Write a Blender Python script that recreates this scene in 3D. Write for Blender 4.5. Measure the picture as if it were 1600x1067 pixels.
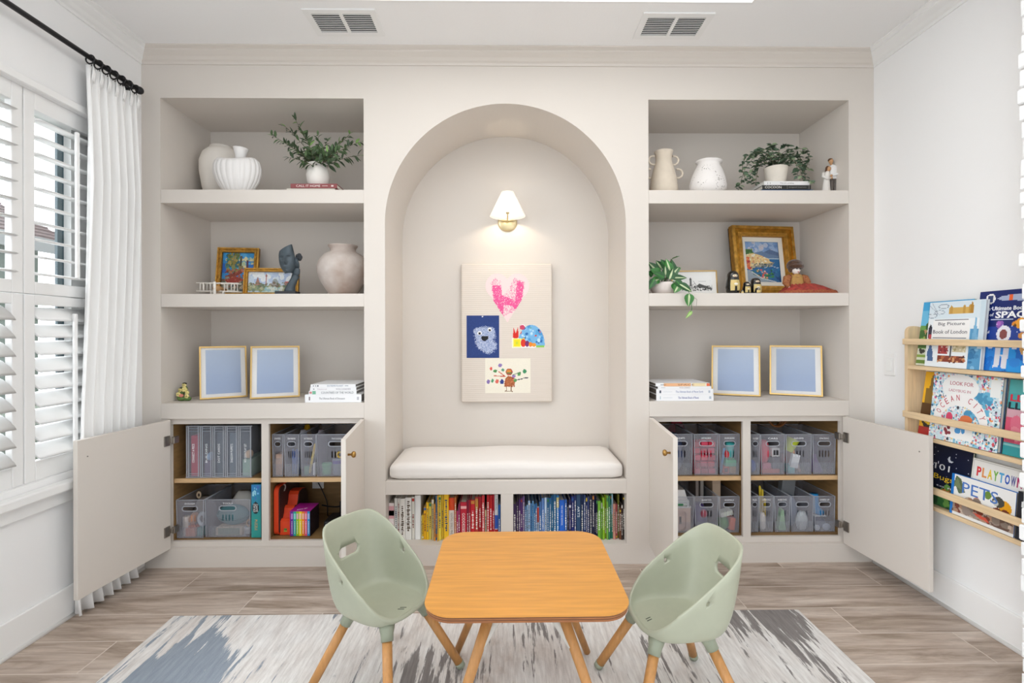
import bpy, bmesh, math, random
import numpy as np
from mathutils import Matrix, Vector
random.seed(7)
for _o in list(bpy.data.objects):
    bpy.data.objects.remove(_o)
SC = bpy.context.scene
COL = SC.collection
PI = math.pi

# ---------------------------------------------------------------- camera, light, exposure
FPX = 776.9
CAM = Vector((-0.0247, -2.6, 1.2136))
YAW, ROLL, PV = 0.013423, 0.0025777, 520.0
_rt = Vector((math.cos(YAW), -math.sin(YAW), 0.0))
_fw = Vector((math.sin(YAW), math.cos(YAW), 0.0))
_up = Vector((0, 0, 1.0))
_rt2 = math.cos(ROLL) * _rt - math.sin(ROLL) * _up
_up2 = math.sin(ROLL) * _rt + math.cos(ROLL) * _up
cd = bpy.data.cameras.new('camera')
cam = bpy.data.objects.new('camera', cd)
COL.objects.link(cam)
cam.matrix_world = Matrix(((_rt2.x, _up2.x, -_fw.x, CAM.x), (_rt2.y, _up2.y, -_fw.y, CAM.y),
                           (_rt2.z, _up2.z, -_fw.z, CAM.z), (0, 0, 0, 1)))
cd.sensor_width = 36.0
cd.lens = FPX / 1600 * 36
cd.shift_y = -(533.5 - PV) / 1600
cd.clip_start = 0.02
SC.camera = cam
SC.view_settings.view_transform = 'Standard'
SC.view_settings.look = 'None'
SC.view_settings.gamma = 1
SC.view_settings.use_curve_mapping = False
SC.view_settings.exposure = 0.24
WORLD_S, SKY_S, PANEL_S, SCONCE_W = 1.2, 8.0, 1.8, 3.2
w = bpy.data.worlds.new('sky')
SC.world = w
w.use_nodes = True
_wn = w.node_tree
_wn.nodes['Background'].inputs[0].default_value = (0.89, 0.945, 1.0, 1)
# the open sky to the left, outside the window, is brighter than the rest of the surroundings
_tc = _wn.nodes.new('ShaderNodeTexCoord'); _sx = _wn.nodes.new('ShaderNodeSeparateXYZ'); _mr = _wn.nodes.new('ShaderNodeMapRange')
_wn.links.new(_tc.outputs['Generated'], _sx.inputs[0]); _wn.links.new(_sx.outputs[0], _mr.inputs[0])
_mr.inputs[1].default_value = -.75; _mr.inputs[2].default_value = -.45; _mr.inputs[3].default_value = SKY_S; _mr.inputs[4].default_value = WORLD_S
_wn.links.new(_mr.outputs[0], _wn.nodes['Background'].inputs[1])


def ray(u, v):
    x, z = (u - 800) / FPX, (PV - v) / FPX
    c, s = math.cos(ROLL), math.sin(ROLL)
    xc, zc = x * c + z * s, -x * s + z * c
    c, s = math.cos(YAW), math.sin(YAW)
    return Vector((xc * c + s, -xc * s + c, zc))


def at(u, v, Y):
    d = ray(u, v); t = (Y - CAM.y) / d.y
    return CAM.x + d.x * t, CAM.z + d.z * t      # X, Z


def atz(u, v, Z):
    d = ray(u, v); t = (Z - CAM.z) / d.z
    return CAM.x + d.x * t, CAM.y + d.y * t      # X, Y


def atx(u, v, X):
    d = ray(u, v); t = (X - CAM.x) / d.x
    return CAM.y + d.y * t, CAM.z + d.z * t      # Y, Z


# ---------------------------------------------------------------- materials
def lin(c):
    if isinstance(c, str):
        c = c.lstrip('#'); c = [int(c[i:i + 2], 16) / 255 for i in (0, 2, 4)]
    return tuple((x / 12.92 if x <= .04045 else ((x + .055) / 1.055) ** 2.4) for x in c[:3])


_MC = {}


def mat(c, rough=.55, metal=0., var=0., vs=12., bump=0., bs=150., stretch=(1, 1, 1), coat=0., alpha=None, emit=0., sheen=0., c2=None, sub=0., key=None):
    k = (str(c), rough, metal, var, vs, bump, bs, stretch, coat, alpha, emit, sheen, str(c2), sub, key)
    if k in _MC: return _MC[k]
    m = bpy.data.materials.new('finish'); m.use_nodes = True
    nt = m.node_tree; b = nt.nodes['Principled BSDF']
    L = lin(c)
    b.inputs['Base Color'].default_value = (*L, 1)
    b.inputs['Roughness'].default_value = rough
    b.inputs['Metallic'].default_value = metal
    b.inputs['Coat Weight'].default_value = coat
    if sheen: b.inputs['Sheen Weight'].default_value = sheen
    if sub:
        b.inputs['Subsurface Weight'].default_value = sub; b.inputs['Subsurface Radius'].default_value = (.02, .02, .02)
    if emit:
        b.inputs['Emission Color'].default_value = (*L, 1); b.inputs['Emission Strength'].default_value = emit
    if alpha is not None: b.inputs['Alpha'].default_value = alpha
    if var or bump or c2:
        tc = nt.nodes.new('ShaderNodeTexCoord'); mp = nt.nodes.new('ShaderNodeMapping')
        mp.inputs['Scale'].default_value = stretch
        nt.links.new(tc.outputs['Object'], mp.inputs['Vector'])
        if var or c2:
            n = nt.nodes.new('ShaderNodeTexNoise'); n.inputs['Scale'].default_value = vs; n.inputs['Detail'].default_value = 5
            r = nt.nodes.new('ShaderNodeValToRGB')
            A = tuple(max(0, x * (1 - var)) for x in L) if not c2 else L
            B = tuple(min(1, x * (1 + var)) for x in L) if not c2 else lin(c2)
            r.color_ramp.elements[0].position = .32; r.color_ramp.elements[1].position = .68
            r.color_ramp.elements[0].color = (*A, 1); r.color_ramp.elements[1].color = (*B, 1)
            nt.links.new(mp.outputs[0], n.inputs['Vector']); nt.links.new(n.outputs['Fac'], r.inputs[0])
            nt.links.new(r.outputs[0], b.inputs['Base Color'])
        if bump:
            n2 = nt.nodes.new('ShaderNodeTexNoise'); n2.inputs['Scale'].default_value = bs; n2.inputs['Detail'].default_value = 3
            bp = nt.nodes.new('ShaderNodeBump'); bp.inputs['Strength'].default_value = bump; bp.inputs['Distance'].default_value = .004
            nt.links.new(mp.outputs[0], n2.inputs['Vector']); nt.links.new(n2.outputs['Fac'], bp.inputs['Height'])
            nt.links.new(bp.outputs[0], b.inputs['Normal'])
    _MC[k] = m
    return m


def see_through(c, clear=.6, rough=.25, tint=(1, 1, 1)):
    k = ('st', str(c), clear, rough, tint)
    if k in _MC: return _MC[k]
    m = bpy.data.materials.new('clear_plastic'); m.use_nodes = True
    nt = m.node_tree; b = nt.nodes['Principled BSDF']; out = nt.nodes['Material Output']
    b.inputs['Base Color'].default_value = (*lin(c), 1); b.inputs['Roughness'].default_value = rough
    t = nt.nodes.new('ShaderNodeBsdfTransparent'); t.inputs[0].default_value = (*tint, 1)
    mx = nt.nodes.new('ShaderNodeMixShader'); mx.inputs[0].default_value = clear
    nt.links.new(b.outputs[0], mx.inputs[1]); nt.links.new(t.outputs[0], mx.inputs[2]); nt.links.new(mx.outputs[0], out.inputs[0])
    _MC[k] = m
    return m


def print_mat(rough=.5, coat=0.):
    k = ('print', rough, coat)
    if k in _MC: return _MC[k]
    m = bpy.data.materials.new('printed'); m.use_nodes = True
    nt = m.node_tree; b = nt.nodes['Principled BSDF']
    a = nt.nodes.new('ShaderNodeVertexColor'); a.layer_name = 'ink'
    nt.links.new(a.outputs[0], b.inputs['Base Color'])
    b.inputs['Roughness'].default_value = rough; b.inputs['Coat Weight'].default_value = coat
    _MC[k] = m
    return m


# ---------------------------------------------------------------- mesh builder
def FR(x=0, y=0, z=0):      # local xy plane -> wall facing -Y (x right, y up)
    return Matrix(((1, 0, 0, x), (0, 0, -1, y), (0, 1, 0, z), (0, 0, 0, 1)))


def FX(x=0, y=0, z=0):      # local xy plane -> wall facing -X (x towards -Y, y up)
    return Matrix(((0, 0, -1, x), (-1, 0, 0, y), (0, 1, 0, z), (0, 0, 0, 1)))


def T(x, y, z): return Matrix.Translation((x, y, z))
def R(a, ax): return Matrix.Rotation(a, 4, ax)


class MB:
    def __init__(s):
        s.bm = bmesh.new(); s.m = []

    def mi(s, m):
        if m not in s.m: s.m.append(m)
        return s.m.index(m)

    def add(s, vs, fs, m, mtx=None, smooth=False):
        i = s.mi(m)
        bv = [s.bm.verts.new((mtx @ Vector(v)) if mtx else v) for v in vs]
        out = []
        for f in fs:
            try:
                q = s.bm.faces.new([bv[k] for k in f])
            except ValueError:
                continue
            q.material_index = i; q.smooth = smooth; out.append(q)
        return out

    def box(s, x0, x1, y0, y1, z0, z1, m, bev=0, mtx=None, seg=2):
        if x0 > x1: x0, x1 = x1, x0
        if y0 > y1: y0, y1 = y1, y0
        if z0 > z1: z0, z1 = z1, z0
        vs = [(x, y, z) for x in (x0, x1) for y in (y0, y1) for z in (z0, z1)]
        fs = [(0, 1, 3, 2), (4, 6, 7, 5), (0, 4, 5, 1), (2, 3, 7, 6), (0, 2, 6, 4), (1, 5, 7, 3)]
        if not bev:
            return s.add(vs, fs, m, mtx)
        t = bmesh.new()
        bv = [t.verts.new(v) for v in vs]
        for f in fs: t.faces.new([bv[k] for k in f])
        bmesh.ops.bevel(t, geom=list(t.edges), offset=min(bev, .49 * min(x1 - x0, y1 - y0, z1 - z0)), segments=seg, profile=.5, affect='EDGES')
        s.join(t, m, mtx, smooth=seg > 2)

    def join(s, t, m, mtx=None, smooth=False):
        t.verts.index_update()
        s.add([v.co.copy() for v in t.verts], [[v.index for v in f.verts] for f in t.faces], m, mtx, smooth)
        t.free()

    def tube(s, pts, r, m, n=8, mtx=None, caps=True, smooth=True):
        pts = [Vector(p) for p in pts]
        if not isinstance(r, (list, tuple)): r = [r] * len(pts)
        vs, fs = [], []
        up = None
        for i, p in enumerate(pts):
            a = pts[max(0, i - 1)]; b = pts[min(len(pts) - 1, i + 1)]
            d = (b - a).normalized()
            if up is None:
                up = d.orthogonal().normalized()
            else:
                up = (up - d * up.dot(d))
                up = up.normalized() if up.length > 1e-6 else d.orthogonal().normalized()
            q = d.cross(up)
            for k in range(n):
                t = 2 * PI * k / n
                vs.append(p + (up * math.cos(t) + q * math.sin(t)) * r[i])
        for i in range(len(pts) - 1):
            for k in range(n):
                fs.append((i * n + k, i * n + (k + 1) % n, (i + 1) * n + (k + 1) % n, (i + 1) * n + k))
        if caps:
            fs.append(tuple(range(n - 1, -1, -1))); fs.append(tuple(range((len(pts) - 1) * n, len(pts) * n)))
        s.add(vs, fs, m, mtx, smooth)

    def lathe(s, prof, m, n=32, mtx=None, mod=None, cap=True, smooth=True, a0=0, a1=2 * PI):
        vs, fs = [], []
        full = abs(a1 - a0 - 2 * PI) < 1e-6
        nn = n if full else n + 1
        for (r, z) in prof:
            for k in range(nn):
                t = a0 + (a1 - a0) * k / n
                rr = r * (mod(t, z) if mod else 1)
                vs.append((rr * math.cos(t), rr * math.sin(t), z))
        for i in range(len(prof) - 1):
            for k in range(n):
                k2 = (k + 1) % nn
                fs.append((i * nn + k, i * nn + k2, (i + 1) * nn + k2, (i + 1) * nn + k))
        if cap and full:
            fs.append(tuple(range(nn - 1, -1, -1))); fs.append(tuple(range((len(prof) - 1) * nn, len(prof) * nn)))
        s.add(vs, fs, m, mtx, smooth)

    def loft(s, rings, m, mtx=None, cap0=True, cap1=True, smooth=True, closed=True):
        n = len(rings[0]); vs = [v for r in rings for v in r]; fs = []
        for i in range(len(rings) - 1):
            for k in range(n if closed else n - 1):
                fs.append((i * n + k, i * n + (k + 1) % n, (i + 1) * n + (k + 1) % n, (i + 1) * n + k))
        if cap0: fs.append(tuple(range(n - 1, -1, -1)))
        if cap1: fs.append(tuple(range((len(rings) - 1) * n, len(rings) * n)))
        s.add(vs, fs, m, mtx, smooth)

    def ball(s, c, r, m, n=16, k=10, mtx=None):
        if not isinstance(r, (list, tuple)): r = (r, r, r)
        prof = [(max(1e-5, math.sin(PI * i / k)), -math.cos(PI * i / k)) for i in range(k + 1)]
        M = T(*c) @ Matrix.Diagonal((r[0], r[1], r[2], 1))
        s.lathe(prof, m, n, (mtx @ M) if mtx else M)

    def torus(s, R_, r, m, n=20, k=8, mtx=None, a0=0, a1=2 * PI):
        full = abs(a1 - a0 - 2 * PI) < 1e-6
        cnt = n if full else n + 1
        vs, fs = [], []
        for i in range(cnt):
            t = a0 + (a1 - a0) * i / n
            for j in range(k):
                p = 2 * PI * j / k
                vs.append(((R_ + r * math.cos(p)) * math.cos(t), (R_ + r * math.cos(p)) * math.sin(t), r * math.sin(p)))
        for i in range(n):
            i2 = (i + 1) % cnt
            for j in range(k):
                fs.append((i * k + j, i2 * k + j, i2 * k + (j + 1) % k, i * k + (j + 1) % k))
        if not full:
            fs.append(tuple(range(k))); fs.append(tuple(range((cnt - 1) * k + k - 1, (cnt - 1) * k - 1, -1)))
        s.add(vs, fs, m, mtx, True)

    def ext(s, loops, t, m, mtx=None, z0=0.):
        """flat shape from 2-D loops (first outer, rest holes), thickness t from z0 upwards"""
        cu = bpy.data.curves.new('shape', 'CURVE'); cu.dimensions = '2D'; cu.fill_mode = 'BOTH'; cu.extrude = t / 2
        for lp in loops:
            sp = cu.splines.new('POLY'); sp.points.add(len(lp) - 1)
            for i, p in enumerate(lp): sp.points[i].co = (p[0], p[1], 0, 1)
            sp.use_cyclic_u = True
        ob = bpy.data.objects.new('shape', cu)
        me = ob.to_mesh()
        M = T(0, 0, z0 + t / 2)
        s.add([v.co.copy() for v in me.vertices], [list(p.vertices) for p in me.polygons], m, (mtx @ M) if mtx else M)
        ob.to_mesh_clear(); bpy.data.objects.remove(ob); bpy.data.curves.remove(cu)

    def text(s, txt, w, h, m, mtx, th=.0006, bold=0.):
        """lettering fitted into w x h, centred at the origin of mtx, standing th proud"""
        cu = bpy.data.curves.new('lettering', 'FONT'); cu.body = txt; cu.size = 1; cu.extrude = .01; cu.resolution_u = 2; cu.offset = bold
        ob = bpy.data.objects.new('lettering', cu)
        me = ob.to_mesh()
        vs = [v.co.copy() for v in me.vertices]; fs = [list(p.vertices) for p in me.polygons]
        ob.to_mesh_clear(); bpy.data.objects.remove(ob); bpy.data.curves.remove(cu)
        if not vs: return
        x0 = min(v.x for v in vs); x1 = max(v.x for v in vs); y0 = min(v.y for v in vs); y1 = max(v.y for v in vs)
        sx = w / max(1e-6, x1 - x0); sy = h / max(1e-6, y1 - y0)
        s.add([((v.x - (x0 + x1) / 2) * sx, (v.y - (y0 + y1) / 2) * sy, th if v.z > 0 else 0) for v in vs], fs, m, mtx)

    def obj(s, name, parent=None, loc=None, rot=None, weld=False):
        if weld: bmesh.ops.remove_doubles(s.bm, verts=s.bm.verts, dist=1e-5)
        bmesh.ops.recalc_face_normals(s.bm, faces=s.bm.faces)
        me = bpy.data.meshes.new(name); s.bm.to_mesh(me); s.bm.free()
        for m in s.m: me.materials.append(m)
        o = bpy.data.objects.new(name, me); COL.objects.link(o)
        if parent: o.parent = parent
        if loc: o.location = loc
        if rot: o.rotation_euler = rot
        return o


def tag(o, label, cat=None, group=None, kind=None):
    if label: o['label'] = label
    if cat: o['category'] = cat
    if group: o['group'] = group
    if kind: o['kind'] = kind
    return o


def thing(name, label, cat, loc=(0, 0, 0), rz=0., group=None):
    o = bpy.data.objects.new(name, None); COL.objects.link(o); o.empty_display_size = .05
    o.location = loc; o.rotation_euler = (0, 0, rz)
    return tag(o, label, cat, group)


def struct(o): o['kind'] = 'structure'; return o


def copy_tree(o, parent=None):
    c = o.copy(); COL.objects.link(c)
    if parent: c.parent = parent
    for ch in list(o.children): copy_tree(ch, c)
    return c


def stadium(cx, cy, w, h, n=8):
    r = h / 2 if w >= h else w / 2
    P = []
    if w >= h:
        for i in range(n + 1): a = -PI / 2 + PI * i / n; P.append((cx + w / 2 - r + r * math.cos(a), cy + r * math.sin(a)))
        for i in range(n + 1): a = PI / 2 + PI * i / n; P.append((cx - w / 2 + r + r * math.cos(a), cy + r * math.sin(a)))
    else:
        for i in range(n + 1): a = PI * i / n; P.append((cx + r * math.cos(a), cy + h / 2 - r + r * math.sin(a)))
        for i in range(n + 1): a = PI + PI * i / n; P.append((cx + r * math.cos(a), cy - h / 2 + r + r * math.sin(a)))
    return P


def rrect(x0, x1, y0, y1, r, n=6):
    P = []
    for (cx, cy, a0) in ((x1 - r, y1 - r, 0), (x0 + r, y1 - r, PI / 2), (x0 + r, y0 + r, PI), (x1 - r, y0 + r, 1.5 * PI)):
        for i in range(n + 1): a = a0 + PI / 2 * i / n; P.append((cx + r * math.cos(a), cy + r * math.sin(a)))
    return P


def rect(x0, x1, y0, y1): return [(x0, y0), (x1, y0), (x1, y1), (x0, y1)]


# flat printed or painted pictures: a fine grid whose cells carry the inks
class Ink:
    def __init__(s, w, h, bg):
        s.w, s.h = w, h; s.a = np.zeros((h, w, 3)); s.a[:] = lin(bg)
        s.yy, s.xx = np.mgrid[0:h, 0:w]; s.xx = (s.xx + .5) / w; s.yy = 1 - (s.yy + .5) / h
        s.rg = np.random.RandomState(3)

    def put(s, mask, c): s.a[mask] = lin(c); return s
    def rect(s, x0, y0, x1, y1, c): return s.put((s.xx >= x0) & (s.xx <= x1) & (s.yy >= y0) & (s.yy <= y1), c)
    def ell(s, cx, cy, rx, ry, c): return s.put(((s.xx - cx) / rx) ** 2 + ((s.yy - cy) / ry) ** 2 <= 1, c)

    def pm(s, pts):
        m = np.zeros((s.h, s.w), bool); n = len(pts)
        for i in range(n):
            (x0, y0), (x1, y1) = pts[i], pts[(i + 1) % n]
            if y0 == y1: continue
            c = ((y0 > s.yy) != (y1 > s.yy)) & (s.xx < (x1 - x0) * (s.yy - y0) / (y1 - y0) + x0)
            m ^= c
        return m

    def poly(s, pts, c): return s.put(s.pm(pts), c)

    def line(s, x0, y0, x1, y1, t, c):
        ax = s.w / s.h
        X, Y = (s.xx - x0) * ax, s.yy - y0; dx, dy = (x1 - x0) * ax, y1 - y0
        q = np.clip((X * dx + Y * dy) / (dx * dx + dy * dy + 1e-9), 0, 1)
        return s.put((X - q * dx) ** 2 + (Y - q * dy) ** 2 <= t * t, c)

    def noise(s, amt, cells=0):
        n = s.rg.rand(s.h, s.w, 1) - .5
        s.a = np.clip(s.a * (1 + amt * 2 * n), 0, 1); return s

    def blobs(s, n, cols, r0, r1, box=(0, 0, 1, 1), asp=None, mask=None):
        asp = asp or s.w / s.h
        for i in range(n):
            x = box[0] + s.rg.rand() * (box[2] - box[0]); y = box[1] + s.rg.rand() * (box[3] - box[1]); r = r0 + s.rg.rand() * (r1 - r0)
            k = ((s.xx - x) / r) ** 2 + ((s.yy - y) / (r * asp * (.6 + .8 * s.rg.rand()))) ** 2 <= 1
            if mask is not None: k &= mask
            s.put(k, cols[s.rg.randint(len(cols))])
        return s

    def mesh(s, name, w, h, parent, mtx, rough=.5, coat=0., mask=None):
        """grid w x h centred at mtx origin, facing local +Z"""
        W, H = s.w, s.h
        xs = (np.arange(W + 1) / W - .5) * w; ys = (.5 - np.arange(H + 1) / H) * h
        vs = [(mtx @ Vector((x, y, 0)))[:] for y in ys for x in xs]
        fs, cols = [], []
        for j in range(H):
            for i in range(W):
                if mask is not None and not mask[j, i]: continue
                a = j * (W + 1) + i
                fs.append((a + W + 1, a + W + 2, a + 1, a)); cols += [s.a[j, i]] * 4
        me = bpy.data.meshes.new(name); me.from_pydata(vs, [], fs)
        at_ = me.color_attributes.new('ink', 'FLOAT_COLOR', 'CORNER')
        c4 = np.ones((len(cols), 4), np.float32); c4[:, :3] = np.array(cols); at_.data.foreach_set('color', c4.ravel())
        me.materials.append(print_mat(rough, coat))
        if mask is not None:
            b = bmesh.new(); b.from_mesh(me)
            bmesh.ops.delete(b, geom=[v for v in b.verts if not v.link_faces], context='VERTS'); b.to_mesh(me); b.free()
        o = bpy.data.objects.new(name, me); COL.objects.link(o)
        if parent: o.parent = parent
        return o


ORD = 'first second third fourth fifth sixth seventh eighth ninth tenth eleventh twelfth thirteenth fourteenth fifteenth sixteenth seventeenth eighteenth nineteenth twentieth'.split()
ORD += ['twenty-' + q for q in ORD[:9]] + ['thirtieth'] + ['thirty-' + q for q in ORD[:9]] + ['fortieth'] + ['forty-' + q for q in ORD[:9]]

# ---------------------------------------------------------------- palette
WALLW = mat('#f4f3f2', .7, bump=.05, bs=300)
CEILW = mat('#f8f7f6', .8, bump=.15, bs=120)
TRIMW = mat('#f3f2f0', .45)
GREI = mat('#dcd4cb', .6, bump=.06, bs=260)
SHUT = mat('#f0efed', .4)
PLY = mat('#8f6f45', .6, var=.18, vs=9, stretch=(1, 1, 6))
PLYE = mat('#d8b486', .55, var=.08, vs=20, stretch=(1, 8, 8))
GOLD = mat('#c6a468', .32, 1., bump=.02)
BRASS = mat('#b08a50', .35, 1.)
STEEL = mat('#a59e96', .35, 1.)
BLACK = mat('#17161a', .45)

# ================================================================ the setting
XL, XR, ZC = -1.906, 1.925, 2.675
A_, B_, C_, D_ = -1.809, -.760, .729, 1.790       # alcove edges
N0, N1 = -.651, .609                               # arched niche
YB = .44                                           # depth of alcoves
OT, CT, CL, DB = 2.436, .852, .770, .098
HL, HR = -1.779, 1.773
FRONT = -3.3


def floor_mat():
    m = bpy.data.materials.new('wood_plank_tile'); m.use_nodes = True; nt = m.node_tree; b = nt.nodes['Principled BSDF']
    N = nt.nodes.new; L = nt.links.new
    tc = N('ShaderNodeTexCoord'); sp = N('ShaderNodeSeparateXYZ'); L(tc.outputs['Object'], sp.inputs[0])
    def M_(op, a, b_):
        q = N('ShaderNodeMath'); q.operation = op
        for i, v in enumerate((a, b_)):
            if v is None: continue
            if isinstance(v, (int, float)): q.inputs[i].default_value = v
            else: L(v, q.inputs[i])
        return q.outputs[0]
    yy = M_('ADD', sp.outputs[1], .055); row = M_('FLOOR', M_('DIVIDE', yy, .187), None)
    xx = M_('ADD', M_('ADD', sp.outputs[0], M_('MULTIPLY', row, .3707)), -.293)
    cb = N('ShaderNodeCombineXYZ'); L(xx, cb.inputs[0]); L(yy, cb.inputs[1])
    br = N('ShaderNodeTexBrick'); L(cb.outputs[0], br.inputs[0])
    br.offset = 0; br.inputs['Scale'].default_value = 1; br.inputs['Brick Width'].default_value = 1.112; br.inputs['Row Height'].default_value = .187
    br.inputs['Mortar Size'].default_value = .0022; br.inputs['Bias'].default_value = 0
    br.inputs['Color1'].default_value = (0, 0, 0, 1); br.inputs['Color2'].default_value = (1, 1, 1, 1); br.inputs['Mortar'].default_value = (.5, .5, .5, 1)
    m2 = N('ShaderNodeMapping'); m2.inputs['Scale'].default_value = (1.1, 7, 1); L(tc.outputs['Object'], m2.inputs[0])
    ad = N('ShaderNodeVectorMath'); ad.operation = 'MULTIPLY_ADD'; ad.inputs[1].default_value = (7, 3, 9); L(br.outputs['Color'], ad.inputs[0]); L(m2.outputs[0], ad.inputs[2])
    n1 = N('ShaderNodeTexNoise'); n1.inputs['Scale'].default_value = 1.6; n1.inputs['Detail'].default_value = 8; n1.inputs['Roughness'].default_value = .62; n1.inputs['Distortion'].default_value = .7; L(ad.outputs[0], n1.inputs['Vector'])
    r = N('ShaderNodeValToRGB'); L(n1.outputs['Fac'], r.inputs[0])
    e = r.color_ramp.elements; e[0].position = .3; e[0].color = (*lin('#94826f'), 1); e[1].position = .7; e[1].color = (*lin('#e2d4c7'), 1)
    q = e.new(.48); q.color = (*lin('#c2b0a1'), 1)
    mx = N('ShaderNodeMix'); mx.data_type = 'RGBA'; mx.blend_type = 'MULTIPLY'; mx.inputs[0].default_value = .35
    m4 = N('ShaderNodeMapping'); m4.inputs['Scale'].default_value = (2.2, 4.2, 1); L(ad.outputs[0], m4.inputs[0])
    n2 = N('ShaderNodeTexNoise'); n2.inputs['Scale'].default_value = 1.3; n2.inputs['Detail'].default_value = 9; n2.inputs['Roughness'].default_value = .72; n2.inputs['Distortion'].default_value = .4; L(m4.outputs[0], n2.inputs['Vector'])
    r2 = N('ShaderNodeValToRGB'); L(n2.outputs['Fac'], r2.inputs[0]); r2.color_ramp.elements[0].position = .34; r2.color_ramp.elements[1].position = .58
    r2.color_ramp.elements[0].color = (.50, .45, .42, 1); r2.color_ramp.elements[1].color = (1, 1, 1, 1)
    mb_ = N('ShaderNodeMix'); mb_.data_type = 'RGBA'; mb_.blend_type = 'MULTIPLY'; mb_.inputs[0].default_value = .6; L(r.outputs[0], mb_.inputs[6]); L(r2.outputs[0], mb_.inputs[7])
    hs = N('ShaderNodeValToRGB'); L(br.outputs['Color'], hs.inputs[0])
    hs.color_ramp.elements[0].color = (.62, .60, .59, 1); hs.color_ramp.elements[1].color = (1, 1, 1, 1)
    L(mb_.outputs[2], mx.inputs[6]); L(hs.outputs[0], mx.inputs[7])
    m3 = N('ShaderNodeMix'); m3.data_type = 'RGBA'; L(br.outputs['Fac'], m3.inputs[0]); L(mx.outputs[2], m3.inputs[6]); m3.inputs[7].default_value = (*lin('#d8ccc0'), 1)
    L(m3.outputs[2], b.inputs['Base Color']); b.inputs['Roughness'].default_value = .5
    bp = N('ShaderNodeBump'); bp.inputs['Strength'].default_value = .15; bp.inputs['Distance'].default_value = .003; L(n1.outputs['Fac'], bp.inputs['Height']); L(bp.outputs[0], b.inputs['Normal'])
    return m


b = MB(); b.box(XL - .15, XR + .15, FRONT, .5, -.05, 0, floor_mat()); struct(b.obj('floor'))
# ceiling with an opening for the flush light panel
PX0, PX1, PY0, PY1 = -1.02, 1.085, -2.0, -.398
b = MB(); b.ext([rect(XL - .15, XR + .15, FRONT, .5), rect(PX0, PX1, PY0, PY1)], .12, CEILW, T(0, 0, ZC)); struct(b.obj('ceiling'))
t = thing('ceiling_light_panel', 'wide glowing white light panel set flush into the white ceiling', 'ceiling light', ((PX0 + PX1) / 2, (PY0 + PY1) / 2, ZC))
hx, hy = (PX1 - PX0) / 2, (PY1 - PY0) / 2
LAMP = mat('#ffffff', .4, emit=PANEL_S)
b = MB(); b.box(-hx + .012, hx - .012, -hy + .012, hy - .012, .02, .03, LAMP); b.obj('diffuser', t)
b = MB(); b.ext([rect(-hx, hx, -hy, hy), rect(-hx + .012, hx - .012, -hy + .012, hy - .012)], .05, TRIMW, T(0, 0, .0)); b.obj('frame', t)

# left wall with the window opening, right wall
WY0, WY1, WZ0, WZ1 = -1.75, -.21, .62, 2.19
b = MB()
b.ext([rect(FRONT, .5, 0, ZC + .1), rect(WY0, WY1, WZ0, WZ1)], .14, WALLW, Matrix(((0, 0, -1, XL), (1, 0, 0, 0), (0, 1, 0, 0), (0, 0, 0, 1))))
struct(b.obj('wall_left'))
b = MB(); b.box(XR, XR + .14, FRONT, .5, 0, ZC + .1, WALLW); struct(b.obj('wall_right'))

# back wall: the painted built-in front with alcoves, arch and openings
def arch(x0, x1, z0, zs, n=80):
    cx, r = (x0 + x1) / 2, (x1 - x0) / 2
    return [(x0, z0), (x1, z0)] + [(cx + r * math.cos(PI * i / n), zs + r * math.sin(PI * i / n)) for i in range(n + 1)]


ZS = 1.782
b = MB()
TH = .02
b.ext([rect(XL, XR, 0, ZC), [(HL, DB), (B_, DB), (B_, OT), (A_, OT), (A_, CL), (HL, CL)],
       [(C_, DB), (HR, DB), (HR, CL), (D_, CL), (D_, OT), (C_, OT)], arch(N0, N1, .106, ZS)], TH, GREI, FR(0, TH, 0))
for (x0, x1) in ((A_, B_), (C_, D_)):      # alcove linings
    b.box(x0 - .02, x0, TH, YB, CT - .08, OT + .02, GREI); b.box(x1, x1 + .02, TH, YB, CT - .08, OT + .02, GREI)
    b.box(x0 - .02, x1 + .02, TH, YB, OT, OT + .02, GREI); b.box(x0 - .02, x1 + .02, YB, YB + .02, CT - .08, OT + .02, GREI)
pr = arch(N0, N1, .106, ZS)
po = arch(N0 - .02, N1 + .02, .086, ZS)
b.loft([[(x, TH, z) for x, z in pr], [(x, YB, z) for x, z in pr], [(x, YB, z) for x, z in po], [(x, TH, z) for x, z in po], [(x, TH, z) for x, z in pr]], GREI, cap0=False, cap1=False, smooth=False)
b.ext([po], .02, GREI, FR(0, YB + .02, 0))
struct(b.obj('wall_back', weld=True))

# crown mouldings and baseboards
def crown(name, pts, m, inward):
    """profile swept along a straight run; inward = unit vector into the room"""
    prof = [(0, 0), (.006, 0), (.008, .012), (.018, .018), (.03, .03), (.05, .043), (.056, .048), (.056, .054), (.075, .062), (.075, .068), (0, .068)]
    q = MB(); rg = []
    for (p, k) in pts:
        rg.append([(p[0] + inward[0] * d + k[0] * d, p[1] + inward[1] * d + k[1] * d, 2.607 + h) for d, h in prof])
    q.loft(rg, m, smooth=False); return struct(q.obj(name))


crown('trim_1', [((XL, 0), (1, 0)), ((XR, 0), (-1, 0))], GREI, (0, -1))
crown('trim_2', [((XL, 0), (0, -1)), ((XL, FRONT), (0, 0))], TRIMW, (1, 0))
crown('trim_3', [((XR, 0), (0, -1)), ((XR, FRONT), (0, 0))], TRIMW, (-1, 0))
for nm, x0, x1 in (('baseboard_left', XL, XL + .014), ('baseboard_right', XR - .014, XR)):
    q = MB(); q.box(x0, x1, FRONT, -.0005, 0, .135, TRIMW, .004)
    sx = 1 if x0 == XL else -1; xw = XL + .014 if sx > 0 else XR - .014
    q.tube([(xw, FRONT, .004), (xw, -.012, .004)], .010, TRIMW, 10); struct(q.obj(nm))

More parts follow.
